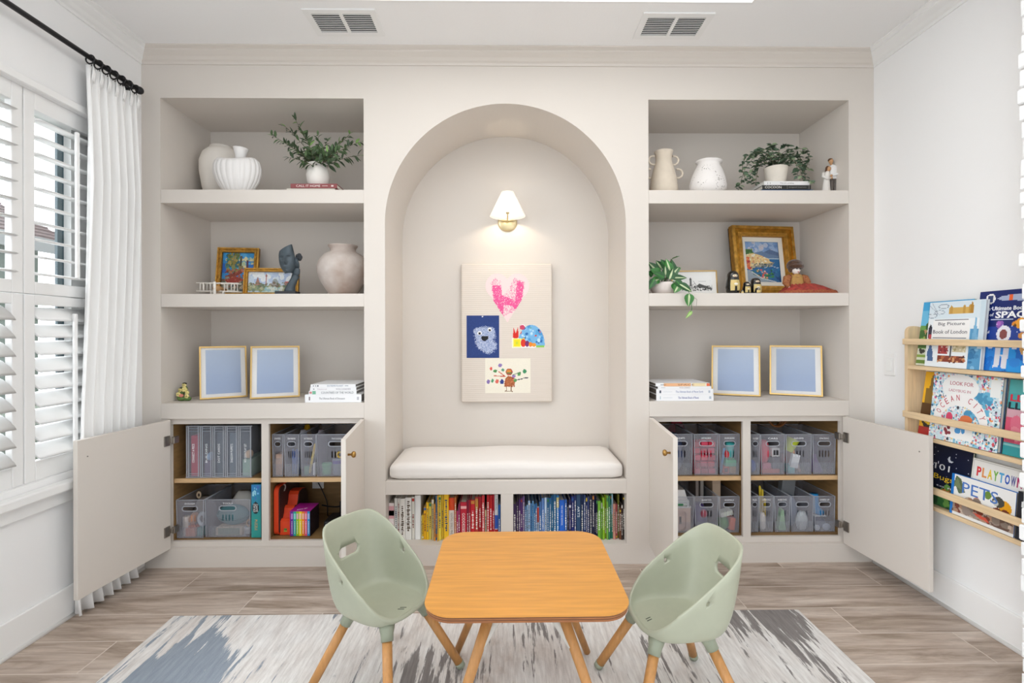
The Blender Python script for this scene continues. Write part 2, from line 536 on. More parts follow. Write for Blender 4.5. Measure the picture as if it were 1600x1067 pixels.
# window: outside sash, glass, casing and sill
b = MB()
SASH = mat('#3f555c', .4)
for (y0, y1, z0, z1, m) in ((WY0, WY1, WZ1 - .05, WZ1, TRIMW), (WY0, WY1, WZ0, WZ0 + .05, TRIMW), (WY1 - .11, WY1, WZ0, WZ1, TRIMW), (WY0, WY0 + .07, WZ0, WZ1, TRIMW),
                            (WY1 - .142, WY1 - .11, WZ0 + .05, WZ1 - .05, SASH), (-1.06, -1.0, WZ0, WZ1, TRIMW), (WY0, WY1, 1.36, 1.40, TRIMW)):
    b.box(XL - .13, XL - .085 if m is TRIMW else XL - .118, y0, y1, z0, z1, m)
WIN = struct(b.obj('window_1'))
GLASS = see_through('#dfe8ea', .93, .05)
b = MB(); b.box(XL - .112, XL - .108, WY0 + .07, WY1 - .13, WZ0 + .05, WZ1 - .05, GLASS); struct(b.obj('pane', WIN))
b = MB()
b.box(XL, XL + .018, WY0 - .09, WY1 + .09, WZ1, WZ1 + .03, TRIMW, .003)
b.box(XL, XL + .05, WY0 - .12, WY1 + .12, .557, .595, TRIMW, .006)
b.box(XL, XL + .018, WY0 - .09, WY1 + .09, .50, .557, TRIMW, .003)
struct(b.obj('trim_4'))

# plantation shutters, hung in the window frame
def shutter(y0, y1, z0, z1, tilt, label, rails):
    t = thing('window_shutter', label, 'shutter', (XL - .032, (y0 + y1) / 2, z0), group='plantation shutters in the left window')
    w_, h = y1 - y0, z1 - z0; st = .045; rb, rtp = rails
    q = MB()
    for (a0, a1, c0, c1) in ((-w_ / 2, -w_ / 2 + st, 0, h), (w_ / 2 - st, w_ / 2, 0, h), (-w_ / 2 + st, w_ / 2 - st, 0, rb), (-w_ / 2 + st, w_ / 2 - st, h - rtp, h)):
        q.box(-.014, .014, a0, a1, c0, c1, SHUT, .003)
    q.obj('frame', t)
    n = int(round((h - rb - rtp) / .0715)); pitch = (h - rb - rtp) / n
    for i in range(n):
        zc = rb + pitch * (i + .5); q = MB()
        prof = [(-.044, 0), (-.03, .0045), (0, .006), (.03, .0045), (.044, 0), (.03, -.0045), (0, -.006), (-.03, -.0045)]
        c, s_ = math.cos(tilt), math.sin(tilt)
        rg = [[(px * c - pz * s_, yy, zc + px * s_ + pz * c) for px, pz in prof] for yy in (-w_ / 2 + st + .002, w_ / 2 - st - .002)]
        q.loft(rg, SHUT, smooth=True); q.obj('louver', t)
    q = MB(); xr = .044 * math.cos(tilt) + .010
    q.box(xr - .006, xr + .006, -.008, .008, rb + .03, h - rtp - .03, SHUT, .003)
    q.obj('tilt_rod', t)


SH = [(-1.37, -.995), (-.99, -.615), (-.61, -.215)]
for i, (y0, y1) in enumerate(SH[::-1][:2]):
    nm = ('beside the white curtain', 'at the left edge of the picture')[i]
    shutter(y0, y1, 1.375, 2.19, math.radians(-8), 'white upper shutter with open louvers ' + nm, (.05, .07))
    shutter(y0, y1, .62, 1.372, math.radians(-42), 'white lower shutter with louvers tilted shut ' + nm, (.08, .04))

# curtain, rod, rings
t = thing('curtain_rod', 'black metal curtain rod with ball end above the window', 'curtain rod', (-1.85, -.10, 2.43))
b = MB(); b.tube([(0, 0, 0), (0, -2.4, 0)], .011, BLACK, 12); b.obj('rod', t)
b = MB(); b.ball((0, .01, 0), .019, BLACK); b.obj('finial', t)
b = MB()
b.tube([(-.052, -.012, 0), (0, -.012, 0)], .006, BLACK, 8); b.box(-.054, -.048, -.03, .006, -.03, .03, BLACK); b.obj('bracket', t)
CY0, CY1 = -.405, -.108
FAB = mat('#f7f6f4', .85, bump=.12, bs=500, sheen=.2)
ringys = [CY0 + .02 + i * (CY1 - CY0 - .03) / 6 for i in range(7)]
ring0 = None
ds = ('farthest from the ball end', 'second from the window side', 'third from the window side', 'in the middle of the seven', 'third from the ball end', 'second from the ball end', 'nearest the ball end')
for i, yy in enumerate(ringys):
    if ring0 is None:
        b = MB(); b.torus(.019, .0035, BLACK, 20, 6, R(PI / 2, 'X')); b.torus(.006, .002, BLACK, 10, 6, T(0, 0, -.026) @ R(PI / 2, 'X'))
        o = ring0 = b.obj('curtain_ring')
    else:
        o = ring0.copy(); COL.objects.link(o)
    o.location = (-1.85, yy, 2.423)
    tag(o, 'black curtain ring on the rod, ' + ds[i], 'curtain ring', 'black rings on the curtain rod')


def curtain():
    q = MB(); rows, cols = 34, 140
    vs, fs = [], []
    for j in range(rows + 1):
        f = j / rows; z = 2.39 + (.012 - 2.39) * f
        amp = .010 + .014 * min(1, f * 5) ; 
        amp -= .010 * max(0, min(1, (1.9 - z) / 1.0))
        xc = -1.853 - .020 * max(0, min(1, (1.9 - z) / 1.0))
        y0 = CY0 - .06 * f * f + .012 * math.sin(f * 3); y1 = CY1 + .012 * min(1, f * 1.3) + .012 * math.sin(f * 5)
        if z < .12: k_ = min(1, (.12 - z) / .08); amp += .012 * k_; xc += .012 * k_
        for i in range(cols + 1):
            u = i / cols; ph = u * 6.5 * 2 * PI + .5 * math.sin(f * 2.2 + u * 7)
            sx = math.sin(ph); x = xc + amp * (abs(sx) ** (.75 if z > .15 else .5)) * (1 if sx > 0 else -1) + .002 * math.sin(u * 63 + f * 8)
            if f < .05: x += .006 * math.sin(ph * 3) * (1 - f / .05)
            vs.append((x, y0 + (y1 - y0) * u + .006 * math.cos(ph) * min(1, f * 4), z))
    for j in range(rows):
        for i in range(cols):
            a = j * (cols + 1) + i; fs.append((a, a + 1, a + cols + 2, a + cols + 1))
    q.add(vs, fs, FAB, smooth=True)
    # front header pleats
    for yy in ringys:
        for k in (-1, 0, 1): q.tube([(-1.838, yy, 2.392), (-1.834, yy + k * .004, 2.36), (-1.840, yy + k * .007, 2.32)], [.003, .004, .0015], FAB, 6)
    o = q.obj('curtain'); md = o.modifiers.new('cloth', 'SOLIDIFY'); md.thickness = .0015
    return tag(o, 'floor-length white pleated curtain hanging from the black rod by the window', 'curtain')


curtain()

# white painted brick column on the right
BRK = mat('#eeeeed', .7, bump=.4, bs=60)
b = MB(); b.box(1.668, XR, -2.6, -1.0, 0, ZC, BRK)
rg = random.Random(5); z = 0; 
while z < ZC - .03:
    h = rg.choice((.045, .05, .055, .06)); y = -1.0 + rg.uniform(-.006, .010)
    y_ = y
    while y_ > -2.5:
        wd = rg.uniform(.16, .24); d = rg.uniform(.006, .018)
        b.box(1.668 - d, 1.71 if y_ == y else 1.68, y_ - wd, y_, z + .003, min(ZC, z + h) - .002, BRK, .004, seg=1); y_ -= wd + .006
    z += h
struct(b.obj('wall_brick'))

# neighbouring house seen through the louvers
t = thing('house', 'neighbouring house with brown shingle roof and pale green wall outside the window', 'house', (-8.0, 1.0, 0))
GREEN = mat('#6f7a6c', .8); ROOF = mat('#8a7571', .9, var=.25, vs=14, stretch=(1, 1, 5)); FASC = mat('#a8a8a6', .6)
b = MB(); b.box(-4, 0, -5, 5, 0, 2.72, GREEN); b.box(-3, .0, -3.5, .6, 2.72, 3.0, GREEN); b.obj('wall', t)
b = MB()
vs = [(.45, -5.4, 2.75), (.45, 5.4, 2.75), (-3.2, 5.4, 4.7), (-3.2, -5.4, 4.7), (.45, -5.4, 2.65), (.45, 5.4, 2.65), (-3.2, 5.4, 4.6), (-3.2, -5.4, 4.6)]
b.add(vs, [(0, 1, 2, 3), (7, 6, 5, 4), (0, 4, 5, 1), (1, 5, 6, 2), (2, 6, 7, 3), (3, 7, 4, 0)], ROOF)
for k in range(22):
    f = k / 22; b.box(0, .03, -5.4, 5.4, -.006, .012, ROOF, mtx=T(.45 - 3.65 * f, 0, 2.76 + 1.95 * f) @ R(math.atan2(1.95, 3.65), 'Y'))
b.obj('roof', t)
b = MB(); b.box(.42, .5, -5.4, 5.4, 2.55, 2.77, FASC); b.obj('fascia', t)
GRASS = mat('#4f5a40', .9, var=.3, vs=6)
b = MB(); b.box(-14, XL - .16, -9, 9, -.4, -.3, GRASS); struct(b.obj('ground'))

# light switch on the right wall
y_, z_ = atx(1391, 569, XR)
t = thing('light_switch', 'white rocker light switch on the right wall beside the book rack', 'light switch', (XR, y_, z_))
b = MB(); b.box(-.006, 0, -.035, .035, -.057, .057, TRIMW, .003); b.obj('plate', t)
b = MB(); b.box(-.010, -.005, -.017, .017, -.034, .034, mat('#f4f4f2', .3), .002); b.obj('rocker', t)

# ceiling vents
DARK = mat('#0b0b0d', .9)
for (u0, u1, v0, v1, lab) in ((490, 576, 16, 52, 'white metal ceiling vent on the left above the arch'), (1014, 1106, 23, 56, 'white metal ceiling vent on the right above the arch')):
    xa, ya = atz(u0, v0, ZC); xb, yb = atz(u1, v0, ZC); _, yc = atz(u0, v1, ZC)
    w_, h = .33, .20; cx = (xa + xb) / 2 + (-.01 if u0 < 800 else .0); cy = (ya + yc) / 2
    t = thing('ceiling_vent', lab, 'vent', (cx, cy, ZC), group='ceiling vents')
    b = MB(); b.ext([rect(-w_ / 2, w_ / 2, -h / 2, h / 2), rect(-w_ / 2 + .03, -.008, -h / 2 + .03, h / 2 - .03), rect(.008, w_ / 2 - .03, -h / 2 + .03, h / 2 - .03)], .006, TRIMW, T(0, 0, -.006)); b.obj('frame', t)
    b = MB(); b.box(-w_ / 2 + .03, w_ / 2 - .03, -h / 2 + .03, h / 2 - .03, -.0012, -.0004, DARK); b.obj('duct', t)
    for sx in (-1, 1):
        b = MB()
        for k in range(10):
            yy = -h / 2 + .036 + k * (h - .07) / 9.5; b.box(sx * .008, sx * (w_ / 2 - .03), yy, yy + .0032, -.005, -.0030, TRIMW)
        b.obj('louvers', t)

# ================================================================ built-in cabinets, shelves, bench
IN = .022
def door(par, hx, ang, wd, knob_side, name='door'):
    """door in its own frame: hinge at origin, closed leaf runs along +x*s, front faces -Y"""
    s = 1 if knob_side > 0 else -1
    q = MB(); q.box(0, s * wd, 0, .02, DB + .003 - DB, CL - .003 - DB, GREI, .0015)
    d = q.obj(name, par, (hx, 0, DB), (0, 0, ang))
    q = MB()
    zk = .594; xk = s * (wd - .045)
    q.lathe([(.005, 0), (.0045, .012), (.0055, .014), (.012, .018), (.0145, .024), (.012, .031), (.004, .034)], BRASS, 16, T(xk, -.0, zk) @ R(PI / 2, 'X'))
    k = q.obj('knob', d); k['label'] = 'round aged brass knob'
    q = MB(); q.lathe([(.003, 0), (.003, .002)], STEEL, 10, T(xk, .022, zk) @ R(PI / 2, 'X')); q.obj('screw', d)
    for zz in (.10, .565):
        q = MB()
        q.lathe([(.0175, 0), (.0175, .002), (.014, .003)], STEEL, 18, T(s * .024, .0199, zz) @ R(-PI / 2, 'X'))
        q.box(s * .010, s * .046, .02, .026, zz - .026, zz + .026, STEEL, .002)
        q.box(s * .012, s * -.012, .024, .038, zz - .012, zz + .012, STEEL, .003)
        q.box(s * -.030, s * .004, .030, .044, zz - .018, zz + .018, STEEL, .003)
        q.obj('hinge', d)
    return d


def cabinet(x0, x1, label, hl, hr, dv0, dv1, shelfz, al, ar):
    t = thing('built_in_cabinet', label, 'cabinet', (0, 0, 0), group='open base cabinets')
    z0, z1 = DB, CL; fz0, fz1 = .128, .741
    b = MB()
    b.ext([rect(x0, x1, z0, z1), rect(x0 + .0065, dv0, fz0, fz1), rect(dv1, x1 - .019, fz0, fz1)], .018, GREI, FR(0, IN + .018, 0)); b.obj('face_frame', t)
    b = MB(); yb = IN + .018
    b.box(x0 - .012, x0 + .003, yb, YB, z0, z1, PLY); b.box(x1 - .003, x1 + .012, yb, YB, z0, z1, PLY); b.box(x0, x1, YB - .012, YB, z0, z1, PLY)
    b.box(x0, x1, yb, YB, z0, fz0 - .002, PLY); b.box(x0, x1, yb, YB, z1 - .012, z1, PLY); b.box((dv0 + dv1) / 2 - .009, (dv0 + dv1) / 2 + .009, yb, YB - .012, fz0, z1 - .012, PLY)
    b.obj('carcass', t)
    m_ = (dv0 + dv1) / 2
    for (a, c) in ((x0 + .0035, m_ - .0095), (m_ + .0095, x1 - .0035)):
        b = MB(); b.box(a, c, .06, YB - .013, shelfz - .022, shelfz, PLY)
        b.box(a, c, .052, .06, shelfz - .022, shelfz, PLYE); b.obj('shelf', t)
    door(t, hl, al, .502, 1); door(t, hr, ar, .502, -1)
    return t


dl0 = at(408.6, 750, IN)[0]; dl1 = at(419.9, 750, IN)[0]; dr0 = at(1160.8, 750, IN)[0]; dr1 = at(1173, 750, IN)[0]
SHZL, SHZR = .447, .441
# angles: closed leaf along +x (left hinge) or -x (right hinge); open = swing towards the viewer
cabinet(HL, B_, 'left open base cabinet with two beige doors, full of toys, beside the window', HL, B_, dl0, dl1, SHZL, -math.radians(96), math.radians(97.2))
cabinet(C_, HR, 'right open base cabinet with beige doors, full of toy bins, beside the book rack', C_, HR, dr0, dr1, SHZR, -math.radians(95), math.radians(93.2))
for (x0, x1, nm) in ((A_, B_, 'left'), (C_, D_, 'right')):
    b = MB(); b.box(x0 + .0004, x1 - .0004, 0, YB - .0005, CL + .001, CT, GREI, .002); tag(b.obj('countertop'), 'deep beige countertop over the %s cabinet' % nm, 'countertop', 'beige countertops')
    for (zt, zb, lv) in ((1.961, 1.891, 'upper'), (1.420, 1.352, 'lower')):
        b = MB(); b.box(x0 + .0004, x1 - .0004, 0, YB - .0005, zb, zt, GREI, .002); tag(b.obj('wall_shelf'), 'thick beige %s shelf across the %s alcove' % (lv, nm), 'shelf', 'thick alcove shelves')

t = thing('window_bench', 'beige built-in bench with two book cubbies under the arch', 'bench', (0, 0, 0))
b = MB(); b.box(N0, N1, 0, YB, .370, .441, GREI, .002); b.obj('seat', t)
v0 = at(782.5, 800, 0)[0]; v1 = at(802, 800, 0)[0]
b = MB(); b.box(v0, v1, .0, YB, .106, .370, GREI, .001); b.obj('divider', t)
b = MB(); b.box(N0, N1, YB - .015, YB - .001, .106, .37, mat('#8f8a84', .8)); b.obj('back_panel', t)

# cushion
def cushion(x0, x1, y0, y1, z0, z1):
    q = MB(); n = 26; vs = []
    t_ = bmesh.new(); bmesh.ops.create_cube(t_, size=1)
    bmesh.ops.subdivide_edges(t_, edges=t_.edges, cuts=22, use_grid_fill=True)
    cx, cy, cz = (x0 + x1) / 2, (y0 + y1) / 2, (z0 + z1) / 2; hx, hy, hz = (x1 - x0) / 2, (y1 - y0) / 2, (z1 - z0) / 2
    rr = .030
    for v in t_.verts:
        p = Vector((v.co.x * 2 * hx, v.co.y * 2 * hy, v.co.z * 2 * hz))
        core = Vector((max(-hx + rr, min(hx - rr, p.x)), max(-hy + rr, min(hy - rr, p.y)), max(-hz + rr, min(hz - rr, p.z))))
        dv = p - core
        if dv.length > rr: p = core + dv.normalized() * rr
        u, w_ = p.x / hx, p.y / hy
        if p.z > 0: p.z += .022 * (1 - u * u) ** .6 * (1 - w_ * w_) ** .6 if abs(u) < 1 and abs(w_) < 1 else 0
        p.z += .003 * math.sin(u * 7 + 1) * (1 if p.z > 0 else 0)
        v.co = p + Vector((cx, cy, cz))
    q.join(t_, mat('#efe9e3', .8, bump=.1, bs=400, sheen=.15), smooth=True)
    return q.obj('bench_cushion')


tag(cushion(N0 + .012, N1 - .012, .012, YB - .01, .4415, .522), 'long cream bench cushion lying on the bench under the arch', 'cushion')

# ================================================================ rug, table, chairs
def rug_mat():
    m = bpy.data.materials.new('streaked_rug_pile'); m.use_nodes = True; nt = m.node_tree; b = nt.nodes['Principled BSDF']
    N = nt.nodes.new; L = nt.links.new
    tc = N('ShaderNodeTexCoord')
    def noise(scale, stretch, detail=6, dist=0., loc=(0, 0, 0)):
        mp = N('ShaderNodeMapping'); mp.inputs['Scale'].default_value = stretch; mp.inputs['Location'].default_value = loc; L(tc.outputs['Object'], mp.inputs[0])
        n = N('ShaderNodeTexNoise'); n.inputs['Scale'].default_value = scale; n.inputs['Detail'].default_value = detail; n.inputs['Roughness'].default_value = .65; n.inputs['Distortion'].default_value = dist
        L(mp.outputs[0], n.inputs['Vector']); return n.outputs['Fac']
    def M_(op, a, b_=None, clamp=False):
        q = N('ShaderNodeMath'); q.operation = op; q.use_clamp = clamp
        for i, v in enumerate((a, b_)):
            if v is None: continue
            if isinstance(v, (int, float)): q.inputs[i].default_value = v
            else: L(v, q.inputs[i])
        return q.outputs[0]
    def ramp(x, stops):
        r = N('ShaderNodeValToRGB'); L(x, r.inputs[0]); e = r.color_ramp.elements
        e[0].position, e[1].position = stops[0][0], stops[-1][0]
        e[0].color = (*lin(stops[0][1]), 1); e[1].color = (*lin(stops[-1][1]), 1)
        for p, c in stops[1:-1]: q = e.new(p); q.color = (*lin(c), 1)
        return r.outputs[0]
    def mixc(f, a, b_):
        q = N('ShaderNodeMix'); q.data_type = 'RGBA'; L(f, q.inputs[0])
        L(a, q.inputs[6]); L(b_, q.inputs[7]); return q.outputs[2]
    sp = N('ShaderNodeSeparateXYZ'); L(tc.outputs['Object'], sp.inputs[0]); X, Y = sp.outputs[0], sp.outputs[1]
    def gauss(cx, cy, rx, ry):
        a = M_('POWER', M_('ABSOLUTE', M_('DIVIDE', M_('SUBTRACT', X, cx), rx)), 2); c = M_('POWER', M_('ABSOLUTE', M_('DIVIDE', M_('SUBTRACT', Y, cy), ry)), 2)
        return M_('SUBTRACT', 1.0, M_('ADD', a, c), True)
    base = ramp(noise(3.0, (1.6, .7, 1), 7, .6), [(.3, '#cfc3ba'), (.42, '#e2dcd7'), (.6, '#eeece9'), (.75, '#dcd3cd')])
    fine = noise(9, (9, .9, 1), 7)
    warm = ramp(fine, [(.35, '#9a8f88'), (.62, '#ffffff')])
    q = N('ShaderNodeMix'); q.data_type = 'RGBA'; q.blend_type = 'MULTIPLY'; q.inputs[0].default_value = .35; L(base, q.inputs[6]); L(warm, q.inputs[7]); base = q.outputs[2]
    streak = noise(4.2, (7.5, .75, 1), 9, .25)
    patch = noise(1.3, (1.2, .8, 1), 3, 0, (3.1, 1.7, 0))
    boost = None
    for g, k in ((gauss(-1.20, -1.0, .27, .45), .25), (gauss(-1.22, -.6, .12, .5), .12), (gauss(1.02, -.47, .34, .26), .15), (gauss(1.12, -.6, .10, .9), .13), (gauss(.55, -.8, .16, .3), .10), (gauss(-.28, -.95, .25, .28), .14), (gauss(.1, -.62, .2, .2), .05)):
        v = M_('MULTIPLY', g, k); boost = v if boost is None else M_('ADD', boost, v)
    s = M_('ADD', M_('ADD', streak, boost), M_('MULTIPLY', M_('SUBTRACT', patch, .5), .25))
    mask = N('ShaderNodeMapRange'); L(s, mask.inputs[0]); mask.inputs[1].default_value = .595; mask.inputs[2].default_value = .635
    side = N('ShaderNodeMapRange'); L(X, side.inputs[0]); side.inputs[1].default_value = -.9; side.inputs[2].default_value = -.4
    dk = mixc(side.outputs[0], ramp(fine, [(.3, '#838d99'), (.7, '#9aa3ad')]), ramp(fine, [(.3, '#77716f'), (.7, '#918b88')]))
    L(mixc(mask.outputs[0], base, dk), b.inputs['Base Color']); b.inputs['Roughness'].default_value = .95
    bp = N('ShaderNodeBump'); bp.inputs['Strength'].default_value = .3; bp.inputs['Distance'].default_value = .004; L(noise(220, (1, 1, 1), 2), bp.inputs['Height']); L(bp.outputs[0], b.inputs['Normal'])
    return m


RZ = .009
b = MB(); b.box(-1.445, 1.245, -2.45, -.455, 0.0005, RZ, rug_mat(), .003)
tag(b.obj('area_rug'), 'pale grey area rug with slate brush-stroke streaks under the table', 'rug')

OAK = mat('#d4933f', .38, var=.10, vs=5, stretch=(1.2, 16, 16), coat=.1)
LEGW = mat('#c08a50', .45, var=.10, vs=10, stretch=(12, 12, 1.5))
PLYD = mat('#9a6238', .5, var=.2, vs=30, stretch=(1, 1, 12))
TX, TY, TZ = .034, -1.0, .462
t = thing('kids_table', 'low square wooden play table with rounded corners in the middle of the rug', 'table', (TX, TY, RZ), math.radians(.0))
hz = TZ - RZ
b = MB(); b.ext([rrect(-.287, .287, -.281, .281, .085, 10)], .0035, OAK, T(0, 0, hz - .0035)); b.obj('tabletop', t)
b = MB(); b.ext([rrect(-.285, .285, -.279, .279, .083, 10)], .0035, mat('#5a3420', .5), T(0, 0, hz - .007))
b.ext([rrect(-.285, .285, -.279, .279, .083, 10)], .004, PLYD, T(0, 0, hz - .011)); b.ext([rrect(-.284, .284, -.278, .278, .082, 10)], .003, mat('#6b4024', .5), T(0, 0, hz - .014))
b.ext([rrect(-.283, .283, -.277, .277, .081, 10)], .006, PLYD, T(0, 0, hz - .020)); o = b.obj('plywood_edge', t); o['label'] = 'layered dark plywood edge'
BRC = mat('#cfccc4', .5)
for sx in (-1, 1):
    for sy in (-1, 1):
        b = MB(); b.tube([(sx * .088, sy * .13, hz - .0205), (sx * .245, sy * .262, 0.007)], [.0165, .0125], LEGW, 14); b.obj('leg', t)
for sx in (-1, 1):
    for sy in (-1, 1):
        b = MB(); b.tube([(sx * .134, sy * .169, hz - .150), (sx * .08, sy * .12, hz - .085), (sx * .03, sy * .05, hz - .034)], .015, BRC, 10); b.obj('brace', t)
b = MB(); b.box(-.10, .10, -.14, .14, hz - .0275, hz - .0205, BRC, .002); b.obj('mounting_plate', t)

SAGE = mat('#adb09b', .42, var=.02, vs=30)
SAGED = mat('#949a86', .45)


def chair(name, label, loc, rz):
    t = thing(name, label, 'chair', loc, rz, 'sage toddler chairs')
    n = 72
    def ring(k, off):
        # k 0 = bottom, 1 = rim; off = inset of the wall
        e = k ** .55 if k > 0 else 0
        P = []
        for i in range(n):
            a = 2 * PI * i / n
            ca, sa = math.cos(a), math.sin(a); ex = 2 / 3.1
            fx = math.copysign(abs(ca) ** ex, ca); fy = math.copysign(abs(sa) ** ex, sa)
            hf = .116 + (.166 - .116) * e - off; hl = .116 + (.152 - .116) * e - off
            cf = -.016 + (-.050 + .016) * e
            x = cf + fx * hf; y = fy * hl
            zr = max(.270, min(.381 - .77 * x - .28 * max(0, x - .03), .487 - .22 * x))
            zb = .262
            z = zb + (zr - zb) * (k ** 1.5)
            P.append((x, y, z))
        return P
    def lift(P, d): return [(x, y, z + d) for x, y, z in P]
    def centre(P, s, d):
        cx = sum(p[0] for p in P) / n; cy = 0
        return [(cx + (x - cx) * s, cy + (y - cy) * s, z + d) for x, y, z in P]
    ks = [0, .02, .06, .12, .2, .3, .4, .5, .6, .7, .8, .9, 1]
    rings = []
    r0 = ring(0, 0)
    for s_ in (.05, .3, .55, .8, .93): rings.append(centre(r0, s_, -.006 * (1 - s_)))
    for k in ks: rings.append(ring(k, 0))
    rings.append(lift(ring(1, .0025), .003)); rings.append(lift(ring(1, .0065), .003))
    for k in ks[::-1]: rings.append(lift(ring(k, .009), .011 * (1 - k)))
    ri = lift(ring(0, .009), .011)
    for s_ in (.93, .8, .55, .3, .05): rings.append(centre(ri, s_, -.004 * (1 - s_)))
    q = MB(); q.loft(rings, SAGE, smooth=True)
    sh = q.obj('seat_shell', t)
    # openings cut through the shell
    c = MB()
    c.ext([stadium(0, 0, .092, .038)], .16, SAGE, Matrix(((0, 0, 1, -.29), (1, 0, 0, 0), (0, 1, 0, .412), (0, 0, 0, 1))) @ R(math.radians(0), 'Y'))
    for sy in (-1, 1): c.ext([stadium(0, 0, .012, .016)], .10, SAGE, Matrix(((1, 0, 0, -.055), (0, 0, 1, .09 if sy > 0 else -.19), (0, 1, 0, .392), (0, 0, 0, 1))))
    co = c.obj('cutter', t, weld=True)
    md = sh.modifiers.new('cut', 'BOOLEAN'); md.operation = 'DIFFERENCE'; md.solver = 'EXACT'; md.object = co
    bpy.context.view_layer.update()
    dg = bpy.context.evaluated_depsgraph_get()
    me = bpy.data.meshes.new_from_object(sh.evaluated_get(dg))
    sh.modifiers.clear(); sh.data = me
    for p in me.polygons: p.use_smooth = True
    bpy.data.objects.remove(co)
    # small slanted double mark near the front lip
    q = MB()
    hit, hp, hn, _ = sh.ray_cast(Vector((.068, 0, .6)), Vector((0, 0, -1)))
    for k in (-1, 1): q.box(-.011, .011, -.0014, .0014, -.0005, .0008, mat('#4b5147', .5), mtx=T(hp.x, k * .0055, hp.z) @ R(math.atan2(hn.x, hn.z), 'Y') @ R(.5, 'Z'))
    # rests on the inner surface near the lip
    for sx in (-1, 1):
        for sy in (-1, 1):
            top = Vector((sx * .080 - .004, sy * .080, .260)); foot = Vector((sx * .182, sy * .182, 0.0085)); d = foot - top
            s_ = MB()
            s_.tube([top, top + d * .05, top + d * .09, top + d * .165], [.026, .0235, .0205, .0192], SAGED, 14); s_.obj('leg_socket', t)
            l_ = MB(); l_.tube([top + d * .165, top + d * .94], [.0160, .0148], LEGW, 14); lg = l_.obj('leg', t)
            f_ = MB(); f_.tube([top + d * .935, foot], [.0165, .0155], SAGED, 14); f_.obj('foot', lg)
    q.obj('mark', t)
    return t


chair('toddler_chair', 'sage green toddler chair left of the table, seat turned towards the table', (-.435, -.875, RZ), math.radians(-31))
chair('toddler_chair', 'sage green toddler chair right of the table, facing left', (.507, -.980, RZ), math.atan2(-.12, -.993))

# ================================================================ niche: sconce and pin board
px_, pz_ = at(793, 347, YB)
t = thing('wall_sconce', 'small brass wall sconce with a white cone shade glowing in the arch', 'wall lamp', (px_, YB, pz_))
SHADE = bpy.data.materials.new('lamp_shade_linen'); SHADE.use_nodes = True
_b = SHADE.node_tree.nodes['Principled BSDF']; _b.inputs['Base Color'].default_value = (.95, .9, .82, 1); _b.inputs['Roughness'].default_value = .8
_b.inputs['Emission Color'].default_value = (1, .93, .82, 1); _b.inputs['Emission Strength'].default_value = .42
PBR = mat('#e0cfa4', .3, 1.)
b = MB(); b.lathe([(.0585, 0), (.0585, .006), (.054, .011), (.012, .012)], PBR, 40, R(PI / 2, 'X')); b.obj('backplate', t)
b = MB(); b.tube([(0, -.01, 0), (0, -.09, .0), (0, -.118, .003), (0, -.128, .016), (0, -.128, .06)], .0045, PBR, 10); b.tube([(0, -.128, .02), (0, -.128, .065)], .011, PBR, 14)
b.tube([(-.048, -.03, .004), (.048, -.03, .004)], .004, PBR, 8); b.obj('arm', t)
b = MB()
prof = [(.104, .006), (.036, .147)]
b.lathe(prof, SHADE, 48, T(0, -.128, 0), cap=False); sh = b.obj('lamp_shade', t)
md = sh.modifiers.new('cloth', 'SOLIDIFY'); md.thickness = .002
b = MB(); b.ball((0, -.128, .083), .017, mat('#fff2dc', .4, emit=6.), 14, 10); b.obj('bulb', t)
lp = bpy.data.lights.new('bulb_light', 'POINT'); lp.energy = SCONCE_W; lp.color = (1, .86, .68); lp.shadow_soft_size = .02
lo = bpy.data.objects.new('bulb_light', lp); COL.objects.link(lo); lo.parent = t; lo.location = (0, -.128, .055)

bx0, bz1 = at(720.5, 412, .405); bx1, bz0 = at(863, 628, .405)
RIB = bpy.data.materials.new('ribbed_linen'); RIB.use_nodes = True
nt = RIB.node_tree; _b = nt.nodes['Principled BSDF']; _b.inputs['Base Color'].default_value = (*lin('#e3d8cc'), 1); _b.inputs['Roughness'].default_value = .9
tc = nt.nodes.new('ShaderNodeTexCoord'); wv = nt.nodes.new('ShaderNodeTexWave'); wv.bands_direction = 'Z'; wv.inputs['Scale'].default_value = 26; wv.inputs['Distortion'].default_value = .3
bp = nt.nodes.new('ShaderNodeBump'); bp.inputs['Strength'].default_value = .22; bp.inputs['Distance'].default_value = .003
nt.links.new(tc.outputs['Object'], wv.inputs[0]); nt.links.new(wv.outputs['Fac'], bp.inputs['Height']); nt.links.new(bp.outputs[0], _b.inputs['Normal'])
b = MB(); b.box(bx0, bx1, .405, YB - .001, bz0, bz1, RIB, .008, seg=3); tag(b.obj('pin_board'), 'cream ribbed fabric pin board hung under the sconce in the arch', 'pin board')


def pinned(name, label, ink, u0, v0, u1, v1, rot=0., mask=None, Y=.4035, cat='artwork'):
    x0, z1 = at(u0, v0, Y); x1, z0 = at(u1, v1, Y)
    o = ink.mesh(name, x1 - x0, z1 - z0, None, R(-rot, 'Z'), .8, mask=mask)
    o.matrix_world = FR((x0 + x1) / 2, Y, (z0 + z1) / 2)
    md = o.modifiers.new('paper', 'SOLIDIFY'); md.thickness = .0012; md.offset = -1
    return tag(o, label, cat, "children's art on the pin board")


